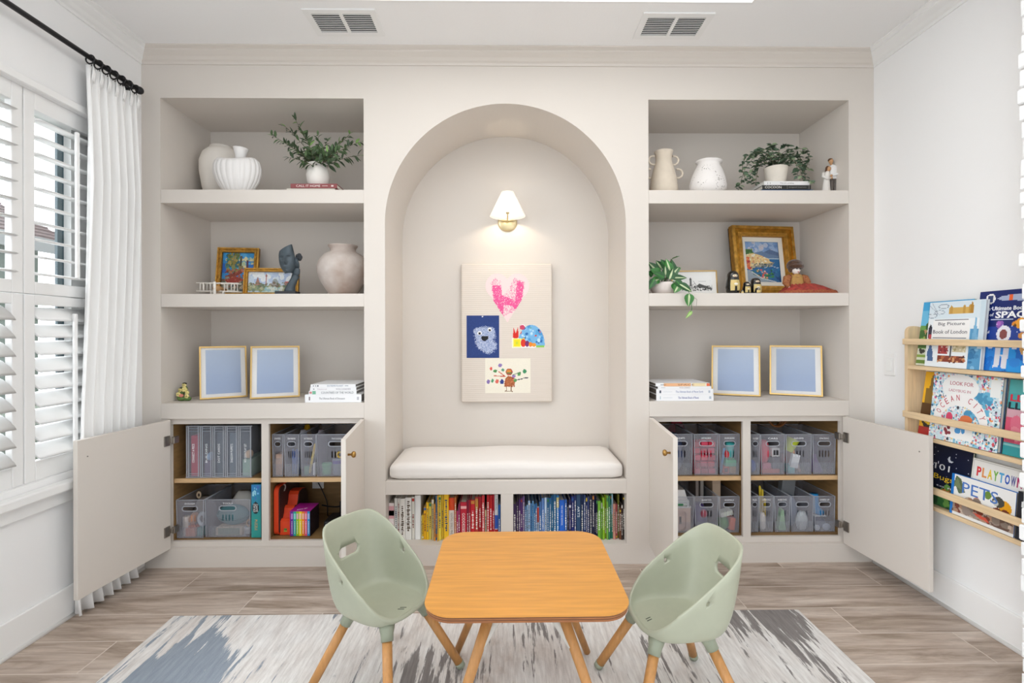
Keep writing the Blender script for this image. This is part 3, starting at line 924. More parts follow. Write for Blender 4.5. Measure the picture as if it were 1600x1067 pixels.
I = Ink(70, 80, '#f3dcda'); hm = np.zeros((80, 70), bool)
X_, Y_ = (I.xx - .5) * 2, I.yy
hm = (((I.xx - .27) / .27) ** 2 + ((I.yy - .74) / .25) ** 2 <= 1) | (((I.xx - .73) / .27) ** 2 + ((I.yy - .74) / .25) ** 2 <= 1)
hm |= I.pm([(.015, .68), (.5, 0), (.985, .68), (.72, .8), (.28, .8)])
n = I.rg.rand(80, 70)
pk = I.pm([(.15, .75), (.36, .75), (.37, .56), (.68, .44), (.72, .84), (.88, .80), (.80, .28), (.66, .27), (.62, .33), (.42, .37), (.40, .16), (.27, .18), (.27, .34), (.19, .42)])
ed = I.pm([(.12, .80), (.22, .9), (.36, .84), (.38, .52), (.52, .66), (.66, .9), (.9, .82), (.84, .3), (.4, .12), (.22, .2)])
I.put(ed & (n > .62), '#ee86ae'); I.put(pk & (n > .05), '#ee5a98'); I.put(pk & (n > .93), '#f4a3c4')
pinned('heart_cutout', 'pale pink heart cutout with bright pink paint strokes at the top of the board', I, 758.5, 426.5, 827, 504, mask=hm)
I = Ink(60, 78, '#28407e').noise(.12)
n = I.rg.rand(78, 60)
gd = np.maximum.reduce([1 - ((I.xx - x_) / rx_) ** 2 - ((I.yy - y_) / ry_) ** 2 for x_, y_, rx_, ry_ in ((.56, .52, .36, .25), (.36, .63, .18, .10), (.66, .28, .30, .20), (.74, .62, .16, .12), (.5, .4, .26, .26))])
bl = gd > n * .55
I.put(bl, '#a4b1d0'); I.put(bl & (n > .5), '#c3cbe0'); I.put(bl & (n > .8), '#6f83b6')
for ex, ey in ((.40, .585), (.71, .665)): I.ell(ex, ey, .062, .05, '#f4f4f4'); I.ell(ex + .0, ey - .01, .036, .03, '#1a1a1e')
I.poly([(.45, .505), (.66, .52), (.66, .45), (.58, .40), (.50, .405), (.45, .45)], '#16161a'); I.ell(.49, .975, .02, .015, '#f0f0f0')
pinned('painting', 'navy paper with a white fingerpainted smiling blob with googly eyes', I, 729, 493, 780, 559)
I = Ink(72, 50, '#ffffff')
body = (((I.xx - .58) / .40) ** 2 + ((I.yy - .18) / .80) ** 2 <= 1) & (I.yy > .12)
mk = body | I.pm([(0, .02), (.36, .02), (.36, .44), (0, .46)]) | I.pm([(.02, .42), (.2, .42), (.18, .9), (.11, .62), (.05, .88)]) | I.pm([(.36, .02), (.99, .04), (.95, .16), (.36, .2)]) | ((I.xx - .32) ** 2 / .008 + (I.yy - .88) ** 2 / .013 <= 1)
I.put(body, '#78b6e2'); I.blobs(46, ['#4f97d4', '#9fd0ee', '#2f6cb4', '#c4e2f2', '#5aa9dc'], .015, .05, (.2, .14, .98, .98), mask=body)
I.blobs(9, ['#62a84a', '#e04a3a', '#e8d44a', '#123f86'], .018, .035, (.3, .2, .95, .9), mask=body)
I.poly([(.02, .44), (.2, .44), (.18, .92), (.11, .64), (.05, .90)], '#dd2f24'); I.ell(.11, .5, .07, .12, '#dd2f24')
I.rect(.02, .05, .28, .42, '#f6ef9a'); I.rect(.05, .08, .25, .38, '#f2e020'); I.rect(.11, .16, .18, .27, '#cfd83a')
I.ell(.34, .22, .08, .17, '#e03a26'); I.ell(.455, .19, .06, .13, '#7a2e6a'); I.ell(.56, .16, .06, .1, '#f08a2a'); I.ell(.66, .14, .06, .08, '#f2a03a'); I.rect(.72, .03, .97, .12, '#8fd05a'); I.ell(.31, .88, .08, .1, '#d24a6a'); I.ell(.24, .68, .05, .09, '#d65a5a')
pinned('painted_cutout', 'cut-out painted snail in blue, red and yellow on the right of the board', I, 800, 507, 852, 544, mask=mk)
I = Ink(84, 64, '#f1ead9').noise(.02)
I.poly([(.42, .18), (.44, .42), (.5, .5), (.62, .46), (.66, .28), (.58, .18)], '#b0653a'); I.blobs(60, ['#8e4a28', '#c97a4c', '#b05a34'], .008, .02, (.43, .18, .65, .46))
I.ell(.53, .61, .075, .1, '#b8543a'); I.ell(.52, .63, .05, .05, '#d98a3a'); I.rect(.48, .56, .6, .6, '#3f7a4a')
for (x, y, a, b_, c) in ((.13, .71, .03, .06, '#d64a3e'), (.22, .64, .055, .05, '#4d8a4e'), (.33, .80, .05, .06, '#8f78b4'), (.39, .67, .04, .05, '#5a9a78'), (.07, .33, .045, .07, '#8a74b0'), (.16, .36, .035, .06, '#4f9a6a'), (.26, .34, .045, .07, '#e06a5a'), (.37, .33, .05, .08, '#2f3f8a'), (.75, .55, .04, .06, '#5a9a5a'), (.87, .63, .05, .07, '#3f8f5f'), (.66, .37, .04, .06, '#5a9a5a'), (.63, .49, .05, .05, '#9a7ab8')):
    I.poly([(x - a, y), (x, y + b_), (x + a, y), (x, y - b_)], c); I.poly([(x - a * .8, y - b_ * .7), (x + a * .6, y - b_ * .8), (x + a * .8, y + b_ * .6), (x - a * .5, y + b_ * .8)], c)
for (x0, y0, x1, y1, c) in ((.42, .5, .3, .62, '#c8503a'), (.44, .48, .2, .5, '#c8503a'), (.6, .52, .78, .6, '#4a7a4a'), (.7, .38, .82, .41, '#2a2a3a'), (.84, .43, .94, .44, '#2a2a3a'), (.47, .18, .47, .06, '#8a6a4a'), (.57, .18, .57, .06, '#8a6a4a'), (.44, .06, .6, .05, '#8a6a4a')):
    I.line(x0, y0, x1, y1, .012, c)
pinned('drawing', "child's paper-scrap turkey drawing on cream paper at the bottom of the board", I, 758, 560, 829, 614)

# ================================================================ shelf decor
Z1, Z2, Z3 = 1.961, 1.420, CT


def lean_frame(label, p0, p1, h, lean, z, group, blue=True, fw=.0075, prof=.016, border=(.034, .034, .03, .036), name='photo_frame', fm=GOLD, flip=0):
    """p0, p1: (X, Y) of the two lower front corners"""
    dx, dy = p1[0] - p0[0], p1[1] - p0[1]; w_ = math.hypot(dx, dy); rz = math.atan2(dy, dx)
    t = thing(name, label, 'picture frame', ((p0[0] + p1[0]) / 2, (p0[1] + p1[1]) / 2, z), rz, group)
    L = T(0, 0, prof * math.sin(lean) + .0004) @ R(-lean, 'X')          # lean the top away from the room
    q = MB(); q.ext([rect(-w_ / 2, w_ / 2, 0, h), rect(-w_ / 2 + fw, w_ / 2 - fw, fw, h - fw)], prof, fm, L @ FR(0, prof, .0005)); q.obj('frame', t)
    return t, w_, L


def photo_frame(label, a, c, h, lean, grp):
    t, w_, L = lean_frame(label, a, c, h, lean, Z3, grp)
    q = MB(); q.box(-w_ / 2 + .005, w_ / 2 - .005, .010, .0155, .005, h - .005, mat('#f1f0ee', .7), mtx=L); q.obj('mat_board', t)
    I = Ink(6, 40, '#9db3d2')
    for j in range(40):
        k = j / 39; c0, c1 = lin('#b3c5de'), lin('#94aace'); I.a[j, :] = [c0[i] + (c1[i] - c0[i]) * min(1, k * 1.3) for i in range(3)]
    pw, ph = w_ * .74, h * .845
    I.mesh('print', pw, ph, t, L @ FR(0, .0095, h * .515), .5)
    q = MB(); q.box(-w_ / 2 + .006, w_ / 2 - .006, .006, .0075, .006, h - .006, see_through('#ffffff', .94, .03), mtx=L); q.obj('glass', t)
    ys, zs = math.sin(lean) * h * .6 + .019, h * .6
    q = MB(); q.loft([[(-.022, ys, zs), (.022, ys, zs), (.022, ys + .004, zs), (-.022, ys + .004, zs)], [(-.03, ys + .066, .001), (.03, ys + .066, .001), (.03, ys + .070, .001), (-.03, ys + .070, .001)]], BLACK, smooth=False); q.obj('easel_back', t)
    return t


G4 = 'gold photo frames on the countertops'
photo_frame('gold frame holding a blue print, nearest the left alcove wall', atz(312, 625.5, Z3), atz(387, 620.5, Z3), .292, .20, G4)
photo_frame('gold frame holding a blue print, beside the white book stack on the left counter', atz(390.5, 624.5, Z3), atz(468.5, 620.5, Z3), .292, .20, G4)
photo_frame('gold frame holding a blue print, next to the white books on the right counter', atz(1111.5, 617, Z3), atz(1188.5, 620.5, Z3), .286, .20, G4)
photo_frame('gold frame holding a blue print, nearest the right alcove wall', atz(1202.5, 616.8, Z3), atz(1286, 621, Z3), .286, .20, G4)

CER = mat('#ece5dc', .75, bump=.2, bs=60)
# --- left, upper shelf
x, _ = at(346, 280, .29)
b = MB(); b.lathe([(.062, 0), (.075, .01), (.098, .09), (.112, .18), (.112, .235), (.095, .285), (.068, .312), (.058, .318), (.060, .327), (.052, .327), (.050, .31)], CER, 40)
tag(b.obj('urn', loc=(x, .29, Z1)), 'tall plain cream urn behind the ribbed vase', 'vase')
x, _ = at(371, 270, .13)
t = thing('ribbed_vase', 'white ribbed heart-shaped vase with a flared stem neck', 'vase', (x, .13, Z1))
MATW = mat('#f2efec', .7)
b = MB(); prof = [(.056, 0), (.062, .006), (.086, .04), (.109, .08), (.1215, .118), (.122, .148), (.113, .172), (.098, .184), (.080, .186), (.060, .178), (.040, .166), (.024, .164)]
rings = []
for r_, z_ in prof:
    rg_ = []
    for i_ in range(176):
        a = 2 * PI * i_ / 176; rr = r_ * (1 + .045 * (abs(math.sin(a * 11)) ** .7 - .6) * (1 if z_ > .003 else .4)); k = max(0, (z_ - .09) / .09) * math.cos(a) ** 2 * min(1, r_ / .08)
        rg_.append((rr * math.cos(a), .74 * rr * math.sin(a), z_ + .020 * k))
    rings.append(rg_)
b.loft(rings, MATW); b.obj('body', t)
b = MB(); b.lathe([(.027, .160), (.0235, .19), (.024, .205), (.029, .23), (.035, .252), (.038, .262), (.034, .263), (.03, .25), (.02, .21)], MATW, 40, T(0, 0, 0) @ R(.07, 'Y')); b.obj('neck', t)


def book(name, label, cat, x0, x1, y0, y1, z0, z1, col, group=None, spine='front', pages='#e9e4d8', txt=None, tcol='#ffffff', marks=None, tw=.5, tx=0., th=.55, rz=0.):
    """lying book: spine faces the room"""
    t = thing(name, label, cat, ((x0 + x1) / 2, y0, z0), rz, group)
    w_, h, d = x1 - x0, z1 - z0, y1 - y0; c = mat(col, .45); q = MB()
    e = min(.0022, h * .14)
    q.box(-w_ / 2, w_ / 2, 0, d, 0, e, c); q.box(-w_ / 2, w_ / 2, 0, d, h - e, h, c); q.box(-w_ / 2, w_ / 2, 0, .003, e, h - e, c); q.obj('cover', t)
    q = MB(); q.box(-w_ / 2 + .003, w_ / 2 - .003, .003, d - .004, e, h - e, mat(pages, .9)); q.obj('pages', t)
    if txt:
        q = MB()
        for (s_, cx, tw_, th_, cc) in txt: q.text(s_, tw_ * w_, th_ * h, mat(cc, .6), FR(cx * w_, -.0001, h * .5))
        q.obj('spine_title', t)
    if marks:
        q = MB()
        for (cx, mw, mh, cc) in marks: q.box(cx * w_ - mw * w_ / 2, cx * w_ + mw * w_ / 2, -.0006, 0, h * (.5 - mh / 2), h * (.5 + mh / 2), mat(cc, .6))
        q.obj('spine_print', t)
    return t


x0, _ = at(448, 295, .05); x1, _ = at(523, 295, .05)
book('hardcover_book', 'cream hardcover lying under the red book on the upper left shelf', 'book', x0, x1, .05, .25, Z1, 1.982, '#e6dfd2')
x0, _ = at(454, 291, .045); x1, _ = at(526.5, 291, .045)
book('hardcover_book', 'dusty red hardcover under the leafy pot, white title along its spine', 'book', x0, x1, .045, .25, 1.9825, 2.0055, '#8e4a4a', txt=[('CALL IT HOME', -.12, .52, .5, '#f2e8e4')], marks=[(.24, .12, .1, '#e8d8d4'), (.40, .05, .35, '#e8d8d4')])


def leaf(q, base, d, up, L, W, m, droop=.25, cup=.15):
    d = Vector(d).normalized(); up = Vector(up); s_ = d.cross(up)
    if s_.length < 1e-4: s_ = d.orthogonal()
    s_.normalize(); nrm = s_.cross(d)
    vs, fs = [], []
    pr = ((0, .08), (.18, .62), (.42, 1.0), (.68, .8), (.88, .38), (1, .03))
    for f, wf in pr:
        c = Vector(base) + d * (L * f) - nrm * (droop * L * f * f)
        for k in (-1, 0, 1): vs.append(c + s_ * (k * W / 2 * wf) + nrm * (cup * W * wf * abs(k)))
    for i in range(len(pr) - 1):
        for k in (0, 1): a = i * 3 + k; fs.append((a, a + 1, a + 4, a + 3))
    q.add(vs, fs, m, smooth=True)


LEAFD = mat('#3f5237', .5, var=.3, vs=30); LEAFM = mat('#567048', .5, var=.25, vs=30); LEAFL = mat('#7fa35a', .5, var=.2, vs=30)
STEM = mat('#5a5236', .7)
x, _ = at(497, 275, .15)
t = thing('potted_plant', 'white round pot of dark leafy branches standing on the red book', 'potted plant', (x, .15, 2.0055))
b = MB(); b.lathe([(.036, 0), (.044, .004), (.057, .04), (.061, .075), (.057, .105), (.049, .122), (.051, .128), (.055, .131), (.055, .137), (.048, .137), (.044, .12), (.044, .11)], mat('#efeae2', .6, bump=.25, bs=40, var=.05), 36); b.obj('pot', t)
b = MB(); b.lathe([(.0001, .114), (.045, .115)], mat('#4a3c2e', .9), 20, cap=False); b.obj('soil', t)
rg = random.Random(11); fol, stm = MB(), MB()
targets = [((425, 212), 0), ((446, 198), 0), ((461, 186), 0), ((470, 205), .05), ((497, 212), .0), ((512, 220), .02), ((546, 210), 0), ((562, 222), -.02), ((562, 243), -.05), ((445, 224), -.08), ((540, 232), -.1), ((452, 246), -.06), ((470, 250), -.12), ((525, 245), -.12), ((484, 228), -.1), ((512, 238), -.13), ((500, 240), .1), ((480, 240), .1), ((530, 224), .08), ((466, 236), .06)]
for (uv, dy) in targets:
    tx_, tz_ = at(uv[0], uv[1], .15 + dy); tip = Vector((tx_ - x, dy, tz_ - 2.0055)); b0 = Vector((rg.uniform(-.02, .02), rg.uniform(-.02, .02), .115))
    mid = b0.lerp(tip, .5) + Vector((0, 0, .35 * abs(tip.x - b0.x) * .35)); pts = []
    for i in range(9):
        f = i / 8; pts.append(b0 * (1 - f) ** 2 + mid * 2 * f * (1 - f) + tip * f * f)
    stm.tube(pts, [.0018 - .001 * i / 8 for i in range(9)], STEM, 5)
    Ls = (tip - b0).length; nl = int(Ls / .017) + 4
    for i in range(nl):
        f = .18 + .82 * i / (nl - 1); k = min(7, int(f * 8)); p = pts[k].lerp(pts[k + 1], f * 8 - k); d = (pts[k + 1] - pts[k]).normalized()
        sd = d.cross(Vector((0, 0, 1))); sd = sd.normalized() if sd.length > .01 else Vector((1, 0, 0)); a = rg.uniform(0, 2 * PI)
        side = (sd * math.cos(a) + sd.cross(d) * math.sin(a)); dd = d * .6 + side * .9 + Vector((0, 0, rg.uniform(-.3, .3)))
        L_ = rg.uniform(.040, .062) * (1 - .25 * f); m_ = rg.choice((LEAFD, LEAFD, LEAFM)) if f < .9 or rg.random() < .6 else LEAFL
        leaf(fol, p, dd, Vector((rg.uniform(-.5, .5), -.9, .8)), L_, L_ * .38, m_, rg.uniform(.0, .35))
    leaf(fol, tip, (tip - pts[-2]), Vector((0, -.5, 1)), .034, .012, LEAFL if uv[0] < 450 or uv[0] > 540 else LEAFM)
fol.obj('foliage', t); stm.obj('stems', t)

# --- left, middle shelf: biplane, paintings, face sculpture, urn
x, _ = at(339, 448, .10)
WWOOD = mat('#f0ebe2', .6); TANW = mat('#b98f5e', .6)
t = thing('toy_biplane', 'white wooden toy biplane model at the left end of the middle shelf', 'model airplane', (x, .12, Z2), math.radians(8))
b = MB()
for zz in (.022, .066):
    for yy in (-.022, .022): b.tube([(-.105, yy, zz), (.105, yy, zz)], .0028, WWOOD, 8)
    for k in range(9): b.tube([(-.10 + .025 * k, -.022, zz), (-.10 + .025 * k, .022, zz)], .0018, WWOOD, 6)
b.obj('wings', t)
b = MB()
for sx in (-.085, -.07, -.035, .035, .07, .085):
    for yy in (-.022, .022): b.tube([(sx, yy, .022), (sx, yy, .066)], .0022, WWOOD, 6)
b.obj('struts', t)
b = MB(); b.loft([[(.5 * wx * math.cos(a), yy, .036 + .5 * wz * math.sin(a)) for a in [2 * PI * i / 12 for i in range(12)]] for yy, wx, wz in ((-.05, .012, .012), (-.045, .03, .03), (-.02, .036, .034), (.03, .028, .028), (.10, .010, .012))], TANW); b.obj('fuselage', t)
b = MB(); b.ball((0, -.054, .036), .006, WWOOD); b.box(-.006, .006, -.057, -.053, .002, .070, WWOOD, .001); b.obj('propeller', t)
b = MB(); b.box(-.04, .04, .085, .11, .036, .039, WWOOD, .001); b.box(-.0015, .0015, .085, .112, .036, .066, WWOOD, .0005); b.obj('tail', t)
b = MB()
for sx in (-1, 1):
    b.tube([(sx * .012, -.015, .03), (sx * .028, -.018, .012)], .002, WWOOD, 6); b.lathe([(.003, -.003), (.0115, -.003), (.0115, .003), (.003, .003)], WWOOD, 16, T(sx * .03, -.018, .0117) @ R(PI / 2, 'Y'))
b.tube([(-.03, -.018, .0117), (.03, -.018, .0117)], .002, WWOOD, 6); b.obj('wheels', t)

GILT = mat('#a87a34', .45, .75, var=.45, vs=55, bump=.7, bs=110)
GILT2 = mat('#c99a48', .38, .85, var=.3, vs=40, bump=.4, bs=90)


def ornate(label, a, c, h, lean, z, fw, prof, ink, mats, inset=None, matw=0., name='painting'):
    t, w_, L = lean_frame(label, a, c, h, lean, z, None, fw=fw, prof=prof * .6, name=name, fm=mats[0])
    q = MB()
    for (o0, o1, y0) in ((0.0, fw * .28, -prof * .18), (fw * .62, fw * .98, -prof * .05)):
        q.ext([rect(-w_ / 2 + o0, w_ / 2 - o0, o0, h - o0), rect(-w_ / 2 + o1, w_ / 2 - o1, o1, h - o1)], prof * .35, mats[1], L @ FR(0, y0 + prof * .35, .0005))
    per = []
    s_ = .009; i0 = fw * .8
    for k in range(int((w_ - 2 * i0) / s_)):
        for zz in (i0, h - i0): per.append((-w_ / 2 + i0 + k * s_, zz))
    for k in range(int((h - 2 * i0) / s_)):
        for xx in (-w_ / 2 + i0, w_ / 2 - i0): per.append((xx, i0 + k * s_))
    for (xx, zz) in per: q.ball((xx, -prof * .07, zz), .0034, mats[1], 6, 4, L)
    q.obj('carved_moulding', t)
    q = MB(); q.box(-w_ / 2 + .004, w_ / 2 - .004, prof * .62, prof * .9, .004, h - .004, mat('#2a1c14', .8), mtx=L); q.obj('backing', t)
    iw, ih = w_ - 2 * fw, h - 2 * fw
    if matw:
        q = MB(); q.ext([rect(-iw / 2 - .002, iw / 2 + .002, fw - .002, h - fw + .002), rect(-iw / 2 + matw, iw / 2 - matw, fw + matw, h - fw - matw)], .003, mat('#f0ebdf', .8), L @ FR(0, prof * .42, 0)); q.obj('liner', t)
        iw -= 2 * matw; ih -= 2 * matw
    ink.mesh('canvas', iw + .003, ih + .003, t, L @ FR(0, prof * .5, h / 2), .45, .15)
    return t


I = Ink(64, 84, '#2f88c8')
I.rect(0, .82, 1, 1, '#3d9ad6'); I.blobs(30, ['#2a6fd0', '#54aee0', '#2f8fd8'], .03, .09, (0, .6, 1, 1)); I.rect(.1, .80, 1, .86, '#d8d0a8'); I.blobs(24, ['#7fb4b8', '#e0d6a8', '#b8c8a0'], .03, .08, (.1, .66, 1, .9))
I.rect(0, .50, .16, .74, '#1f62b8'); I.rect(.78, .52, 1, .72, '#2c74c8'); I.blobs(70, ['#2f7a78', '#4a8a6a', '#6a7a44', '#8a8a4a', '#2a5f6a'], .02, .07, (.14, .5, .5, .95)); I.blobs(40, ['#8a7a3a', '#a8944a', '#5a6a34'], .015, .05, (.18, .7, .48, 1))
I.rect(.53, .62, .60, .88, '#4a4630'); I.ell(.565, .88, .035, .05, '#5a5a3a'); I.rect(.50, .55, .64, .68, '#8a7a50'); I.rect(.74, .6, .80, .82, '#5a3a4a')
I.poly([(.08, .42), (.35, .5), (.62, .62), (.62, .5), (.3, .36)], '#8a3a28'); I.poly([(.62, .44), (.98, .66), (1, .52), (.7, .4)], '#9a4630'); I.blobs(60, ['#7a2f22', '#a8503a', '#b86a4a'], .012, .04, (.1, .36, .98, .6))
I.rect(0, 0, 1, .36, '#6a6a58'); I.blobs(150, ['#3a4a3a', '#8a8a7a', '#a89a84', '#56646a', '#7a4a34', '#c8b8a0'], .012, .05, (0, 0, 1, .4)); I.poly([(.1, .34), (.45, .42), (.72, .34), (.5, .27), (.2, .26)], '#a03a2c'); I.blobs(20, ['#8a2f24', '#b85a44'], .01, .03, (.2, .28, .7, .38)); I.noise(.15)
a0 = at(337, 455, .30)[0]; a1 = at(398.5, 455, .30)[0]
ornate('gold framed village painting with red roofs behind the toy biplane', (a0, .285), (a1, .315), .298, .17, Z2, .026, .032, I, (GILT, GILT2))
I = Ink(96, 50, '#c2d2e2')
I.blobs(40, ['#aebfdc', '#d6e0ea', '#e4e8ea', '#b8c8e0'], .03, .09, (0, .5, 1, 1)); I.rect(0, .12, 1, .36, '#93a07c'); I.blobs(90, ['#6a7a5a', '#8f9a6a', '#a8a884', '#7a8a7a', '#b8b898'], .015, .04, (0, .08, 1, .44))
I.rect(.36, .36, .39, .80, '#b07a74'); I.poly([(.35, .78), (.375, .92), (.40, .78)], '#a86a64'); I.poly([(.14, .36), (.2, .78), (.26, .4)], '#a87a6a'); I.rect(.5, .36, .62, .56, '#a09a94'); I.ell(.56, .58, .05, .1, '#98a0a0'); I.rect(.76, .38, .86, .56, '#c0645a'); I.blobs(40, ['#7a6a5a', '#9a8a7a', '#687a5c'], .012, .03, (.02, .3, .98, .5))
I.rect(.3, .04, .62, .12, '#a9c4c4'); I.blobs(30, ['#9ac0c4', '#c4d4cc', '#d8dcd0'], .015, .04, (.36, .04, .7, .26)); I.rect(0, 0, 1, .06, '#8a9478'); I.noise(.1)
a0 = at(381, 457, .19)[0]; a1 = at(464, 457, .19)[0]
ornate('small wide gold framed cityscape painting behind the dark face sculpture', (a0, .18), (a1, .205), .158, .12, Z2, .019, .026, I, (GILT, GILT2))

BRONZE = mat('#465158', .5, .25, bump=.15, bs=80, var=.15, vs=30)
x, _ = at(449, 450, .10)
t = thing('face_sculpture', 'dark bronze sculpture of a half face resting on an upright hand', 'sculpture', (x, .10, Z2))
b = MB(); b.box(-.054, .056, -.032, .032, 0, .020, mat('#2a2c30', .4), .002); b.obj('plinth', t)
b = MB()
b.tube([(.015, 0, .018), (.014, 0, .03), (.022, 0, .055), (.036, .002, .085), (.045, .004, .110)], [.032, .027, .021, .018, .020], BRONZE, 16)
b.ball((.048, -.002, .128), (.021, .013, .028), BRONZE, 16, 10)
for k, (fx, L_) in enumerate(((.036, .050), (.045, .058), (.054, .055), (.062, .044))):
    z0 = .140 + .003 * k
    b.tube([(fx, -.006, z0), (fx + .003, -.016, z0 + L_ * .45), (fx + .0, -.019, z0 + L_ * .8), (fx - .003, -.015, z0 + L_)], [.0062, .0056, .0050, .0035], BRONZE, 10)
b.tube([(.032, -.006, .122), (.022, -.018, .138), (.017, -.022, .155)], [.0075, .0062, .0045], BRONZE, 10)
h_ = b.obj('hand', t)
nu, nv = 30, 40; vs, fs = [], []
for j in range(nv + 1):
    for i in range(nu + 1):
        u = i / nu * 2 - 1; v = j / nv * 2 - 1        # v -1 chin, 1 brow top
        hw = .043 * (1 - .55 * max(0, -v) ** 2.2) * (1 - .18 * max(0, v) ** 2)
        X = u * hw; Z = v * .066
        D = .034 * (1 - u * u) ** .6 * (1 - .35 * v * v)
        D += .017 * math.exp(-(u / .17) ** 2) * math.exp(-((v + .08) / .2) ** 2) + .007 * math.exp(-(u / .12) ** 2) * math.exp(-((v - .2) / .25) ** 2)
        for sx in (-1, 1):
            D -= .009 * math.exp(-((u - sx * .42) / .2) ** 2) * math.exp(-((v - .24) / .13) ** 2)
            D += .004 * math.exp(-((u - sx * .42) / .16) ** 2) * math.exp(-((v - .20) / .06) ** 2)
            D += .004 * math.exp(-((u - sx * .42) / .28) ** 2) * math.exp(-((v - .43) / .07) ** 2)
        D += .006 * math.exp(-(u / .27) ** 2) * (math.exp(-((v + .47) / .045) ** 2) + math.exp(-((v + .58) / .05) ** 2)) + .006 * math.exp(-(u / .3) ** 2) * math.exp(-((v + .84) / .13) ** 2)
        if v > .55: Z += .030 * (v - .55) * (u * 1.2 - .1) + .012 * (v - .55)
        vs.append((X, -D, Z))
for j in range(nv):
    for i in range(nu): a = j * (nu + 1) + i; fs.append((a, a + 1, a + nu + 2, a + nu + 1))
b = MB(); b.add(vs, fs, BRONZE, T(.008, -.016, .182) @ R(-.12, 'Y') @ R(.06, 'Z') @ R(.05, 'X'), True); o = b.obj('face', t); md = o.modifiers.new('thick', 'SOLIDIFY'); md.thickness = .006
b = MB()
for k in range(5): b.ball((.060 + .007 * math.cos(k * 1.3), .006, .206 + .009 * math.sin(k * 1.3)), (.012, .011, .013), mat('#2e3338', .6), 12, 8)
b.obj('hair_bun', t)

x, _ = at(536, 430, .21)
AGED = mat('#cfc6bf', .85, c2='#a99487', vs=7, bump=.3, bs=50)
b = MB(); b.lathe([(.060, 0), (.072, .006), (.088, .03), (.118, .08), (.137, .13), (.140, .165), (.128, .205), (.100, .235), (.074, .248), (.068, .256), (.070, .268), (.079, .280), (.081, .286), (.074, .286), (.066, .272), (.062, .25)], AGED, 56, None, lambda a, z: 1 + .010 * math.sin(3 * a + z * 30))
tag(b.obj('weathered_urn', loc=(x, .21, Z2)), 'large round weathered whitewashed urn at the right end of the left middle shelf', 'vase')

# --- left counter: figurine and stacked books
x, y = atz(284, 627, Z3)
t = thing('figurine', 'tiny green and yellow flower and bee figurine in the left counter corner', 'figurine', (x, y + .02, Z3))
FG, FY, FD = mat('#5f7d42', .5), mat('#e6d78e', .5), mat('#2b2418', .5)
b = MB(); b.ball((-.012, 0, .014), (.026, .018, .014), FG); b.ball((.018, 0, .012), (.02, .018, .012), FG); b.ball((-.018, .006, .045), (.017, .012, .030), FG); b.ball((.002, .008, .06), (.012, .01, .02), FG); b.obj('leaves', t)
b = MB()
for (cx, cz, r) in ((.008, .086, .011), (-.014, .06, .009), (-.022, .036, .012), (.024, .045, .010), (.022, .026, .011), (.010, .062, .014)):
    for k in range(5): a = 2 * PI * k / 5; b.ball((cx + r * .6 * math.cos(a), -.012, cz + r * .6 * math.sin(a)), (r * .55, .006, r * .55), FY, 8, 6)
b.obj('blossoms', t)
b = MB(); b.ball((.008, -.008, .094), (.012, .010, .006), FD, 10, 6); b.ball((-.013, -.008, .068), (.009, .008, .005), FD, 10, 6)
for (cx, cz) in ((.004, .086), (.012, .086), (-.017, .059), (-.011, .059), (-.022, .036), (.022, .026), (.014, .05)): b.ball((cx, -.019, cz), .0022, FD, 6, 4)
b.obj('faces', t)
b = MB(); b.ball((-.006, -.014, .030), (.012, .008, .009), mat('#e08a78', .5), 10, 8); b.obj('bud', t)

z = Z3 + .0005
Y0 = .012
def wbook(u0, u1, h, lab, txt, marks, y0=Y0, col='#f1f1f2', d=.24, pages='#8d8a88'):
    global z
    x0, _ = at(u0, 615, y0); x1, _ = at(u1, 615, y0)
    t = book('hardcover_book', lab, 'book', x0, x1, y0, y0 + d, z, z + h, col, 'white books stacked on the counters', txt=txt, marks=marks, pages=pages); z += h + .0004; return t


wbook(476.5, 564.5, .0415, 'thick white hardcover at the bottom of the stack on the left counter', [('The Ultimate Book of Dinosaurs', -.02, .46, .26, '#8a8a90')], [(-.42, .022, .45, '#8a7a80'), (.44, .035, .4, '#c0c0c6')])
wbook(482.5, 557, .0185, 'white hardcover with a red and green patch, second lowest of the left stack', [('COUNTRIES OF THE WORLD', .1, .68, .6, '#7a8084')], [(-.46, .05, .6, '#d08a88'), (-.39, .07, .9, '#7ab89a')])
wbook(484.5, 556.5, .0175, 'white hardcover with grey title, third from the bottom of the left stack', [('VOLCANOES', .22, .32, .5, '#a09aa4'), ('National', -.24, .2, .3, '#b8a8b0')], [(-.42, .03, .3, '#9a9aa0')])
wbook(485.5, 555.5, .0155, 'topmost thin white hardcover of the left counter stack', [('EXTREME PLANET', .05, .36, .45, '#7f8ea4')], [(-.44, .02, .4, '#70747a'), (-.39, .02, .3, '#70747a'), (-.34, .03, .5, '#70747a'), (.3, .08, .25, '#a8b0b8')])
z = Z3 + .0005
wbook(1025.5, 1115, .0335, 'lowest thick white hardcover with blue script in the right counter stack', [('The Ultimate Book of Planet', .06, .36, .34, '#6a70a8')], [(-.43, .014, .5, '#b4c4cc'), (-.30, .16, .05, '#c4ccd4'), (.44, .035, .4, '#b8c0cc')], pages='#6e665e')
wbook(1025.5, 1114.5, .0285, 'second white hardcover with a dark heart mark in the right counter stack', [('The Ultimate Book of Planet Earth', .08, .48, .36, '#8a94b8')], [(-.43, .03, .5, '#4a5060'), (-.30, .16, .05, '#c4ccd4'), (.43, .03, .45, '#b8c0cc')], pages='#6e665e')
wbook(1028, 1111.5, .0135, 'third thin white hardcover, under the orange-spined book on the right counter', [('VOLCANO', .0, .2, .5, '#b0a0a4')], [(-.40, .08, .2, '#c8c8cc')], pages='#6e665e')
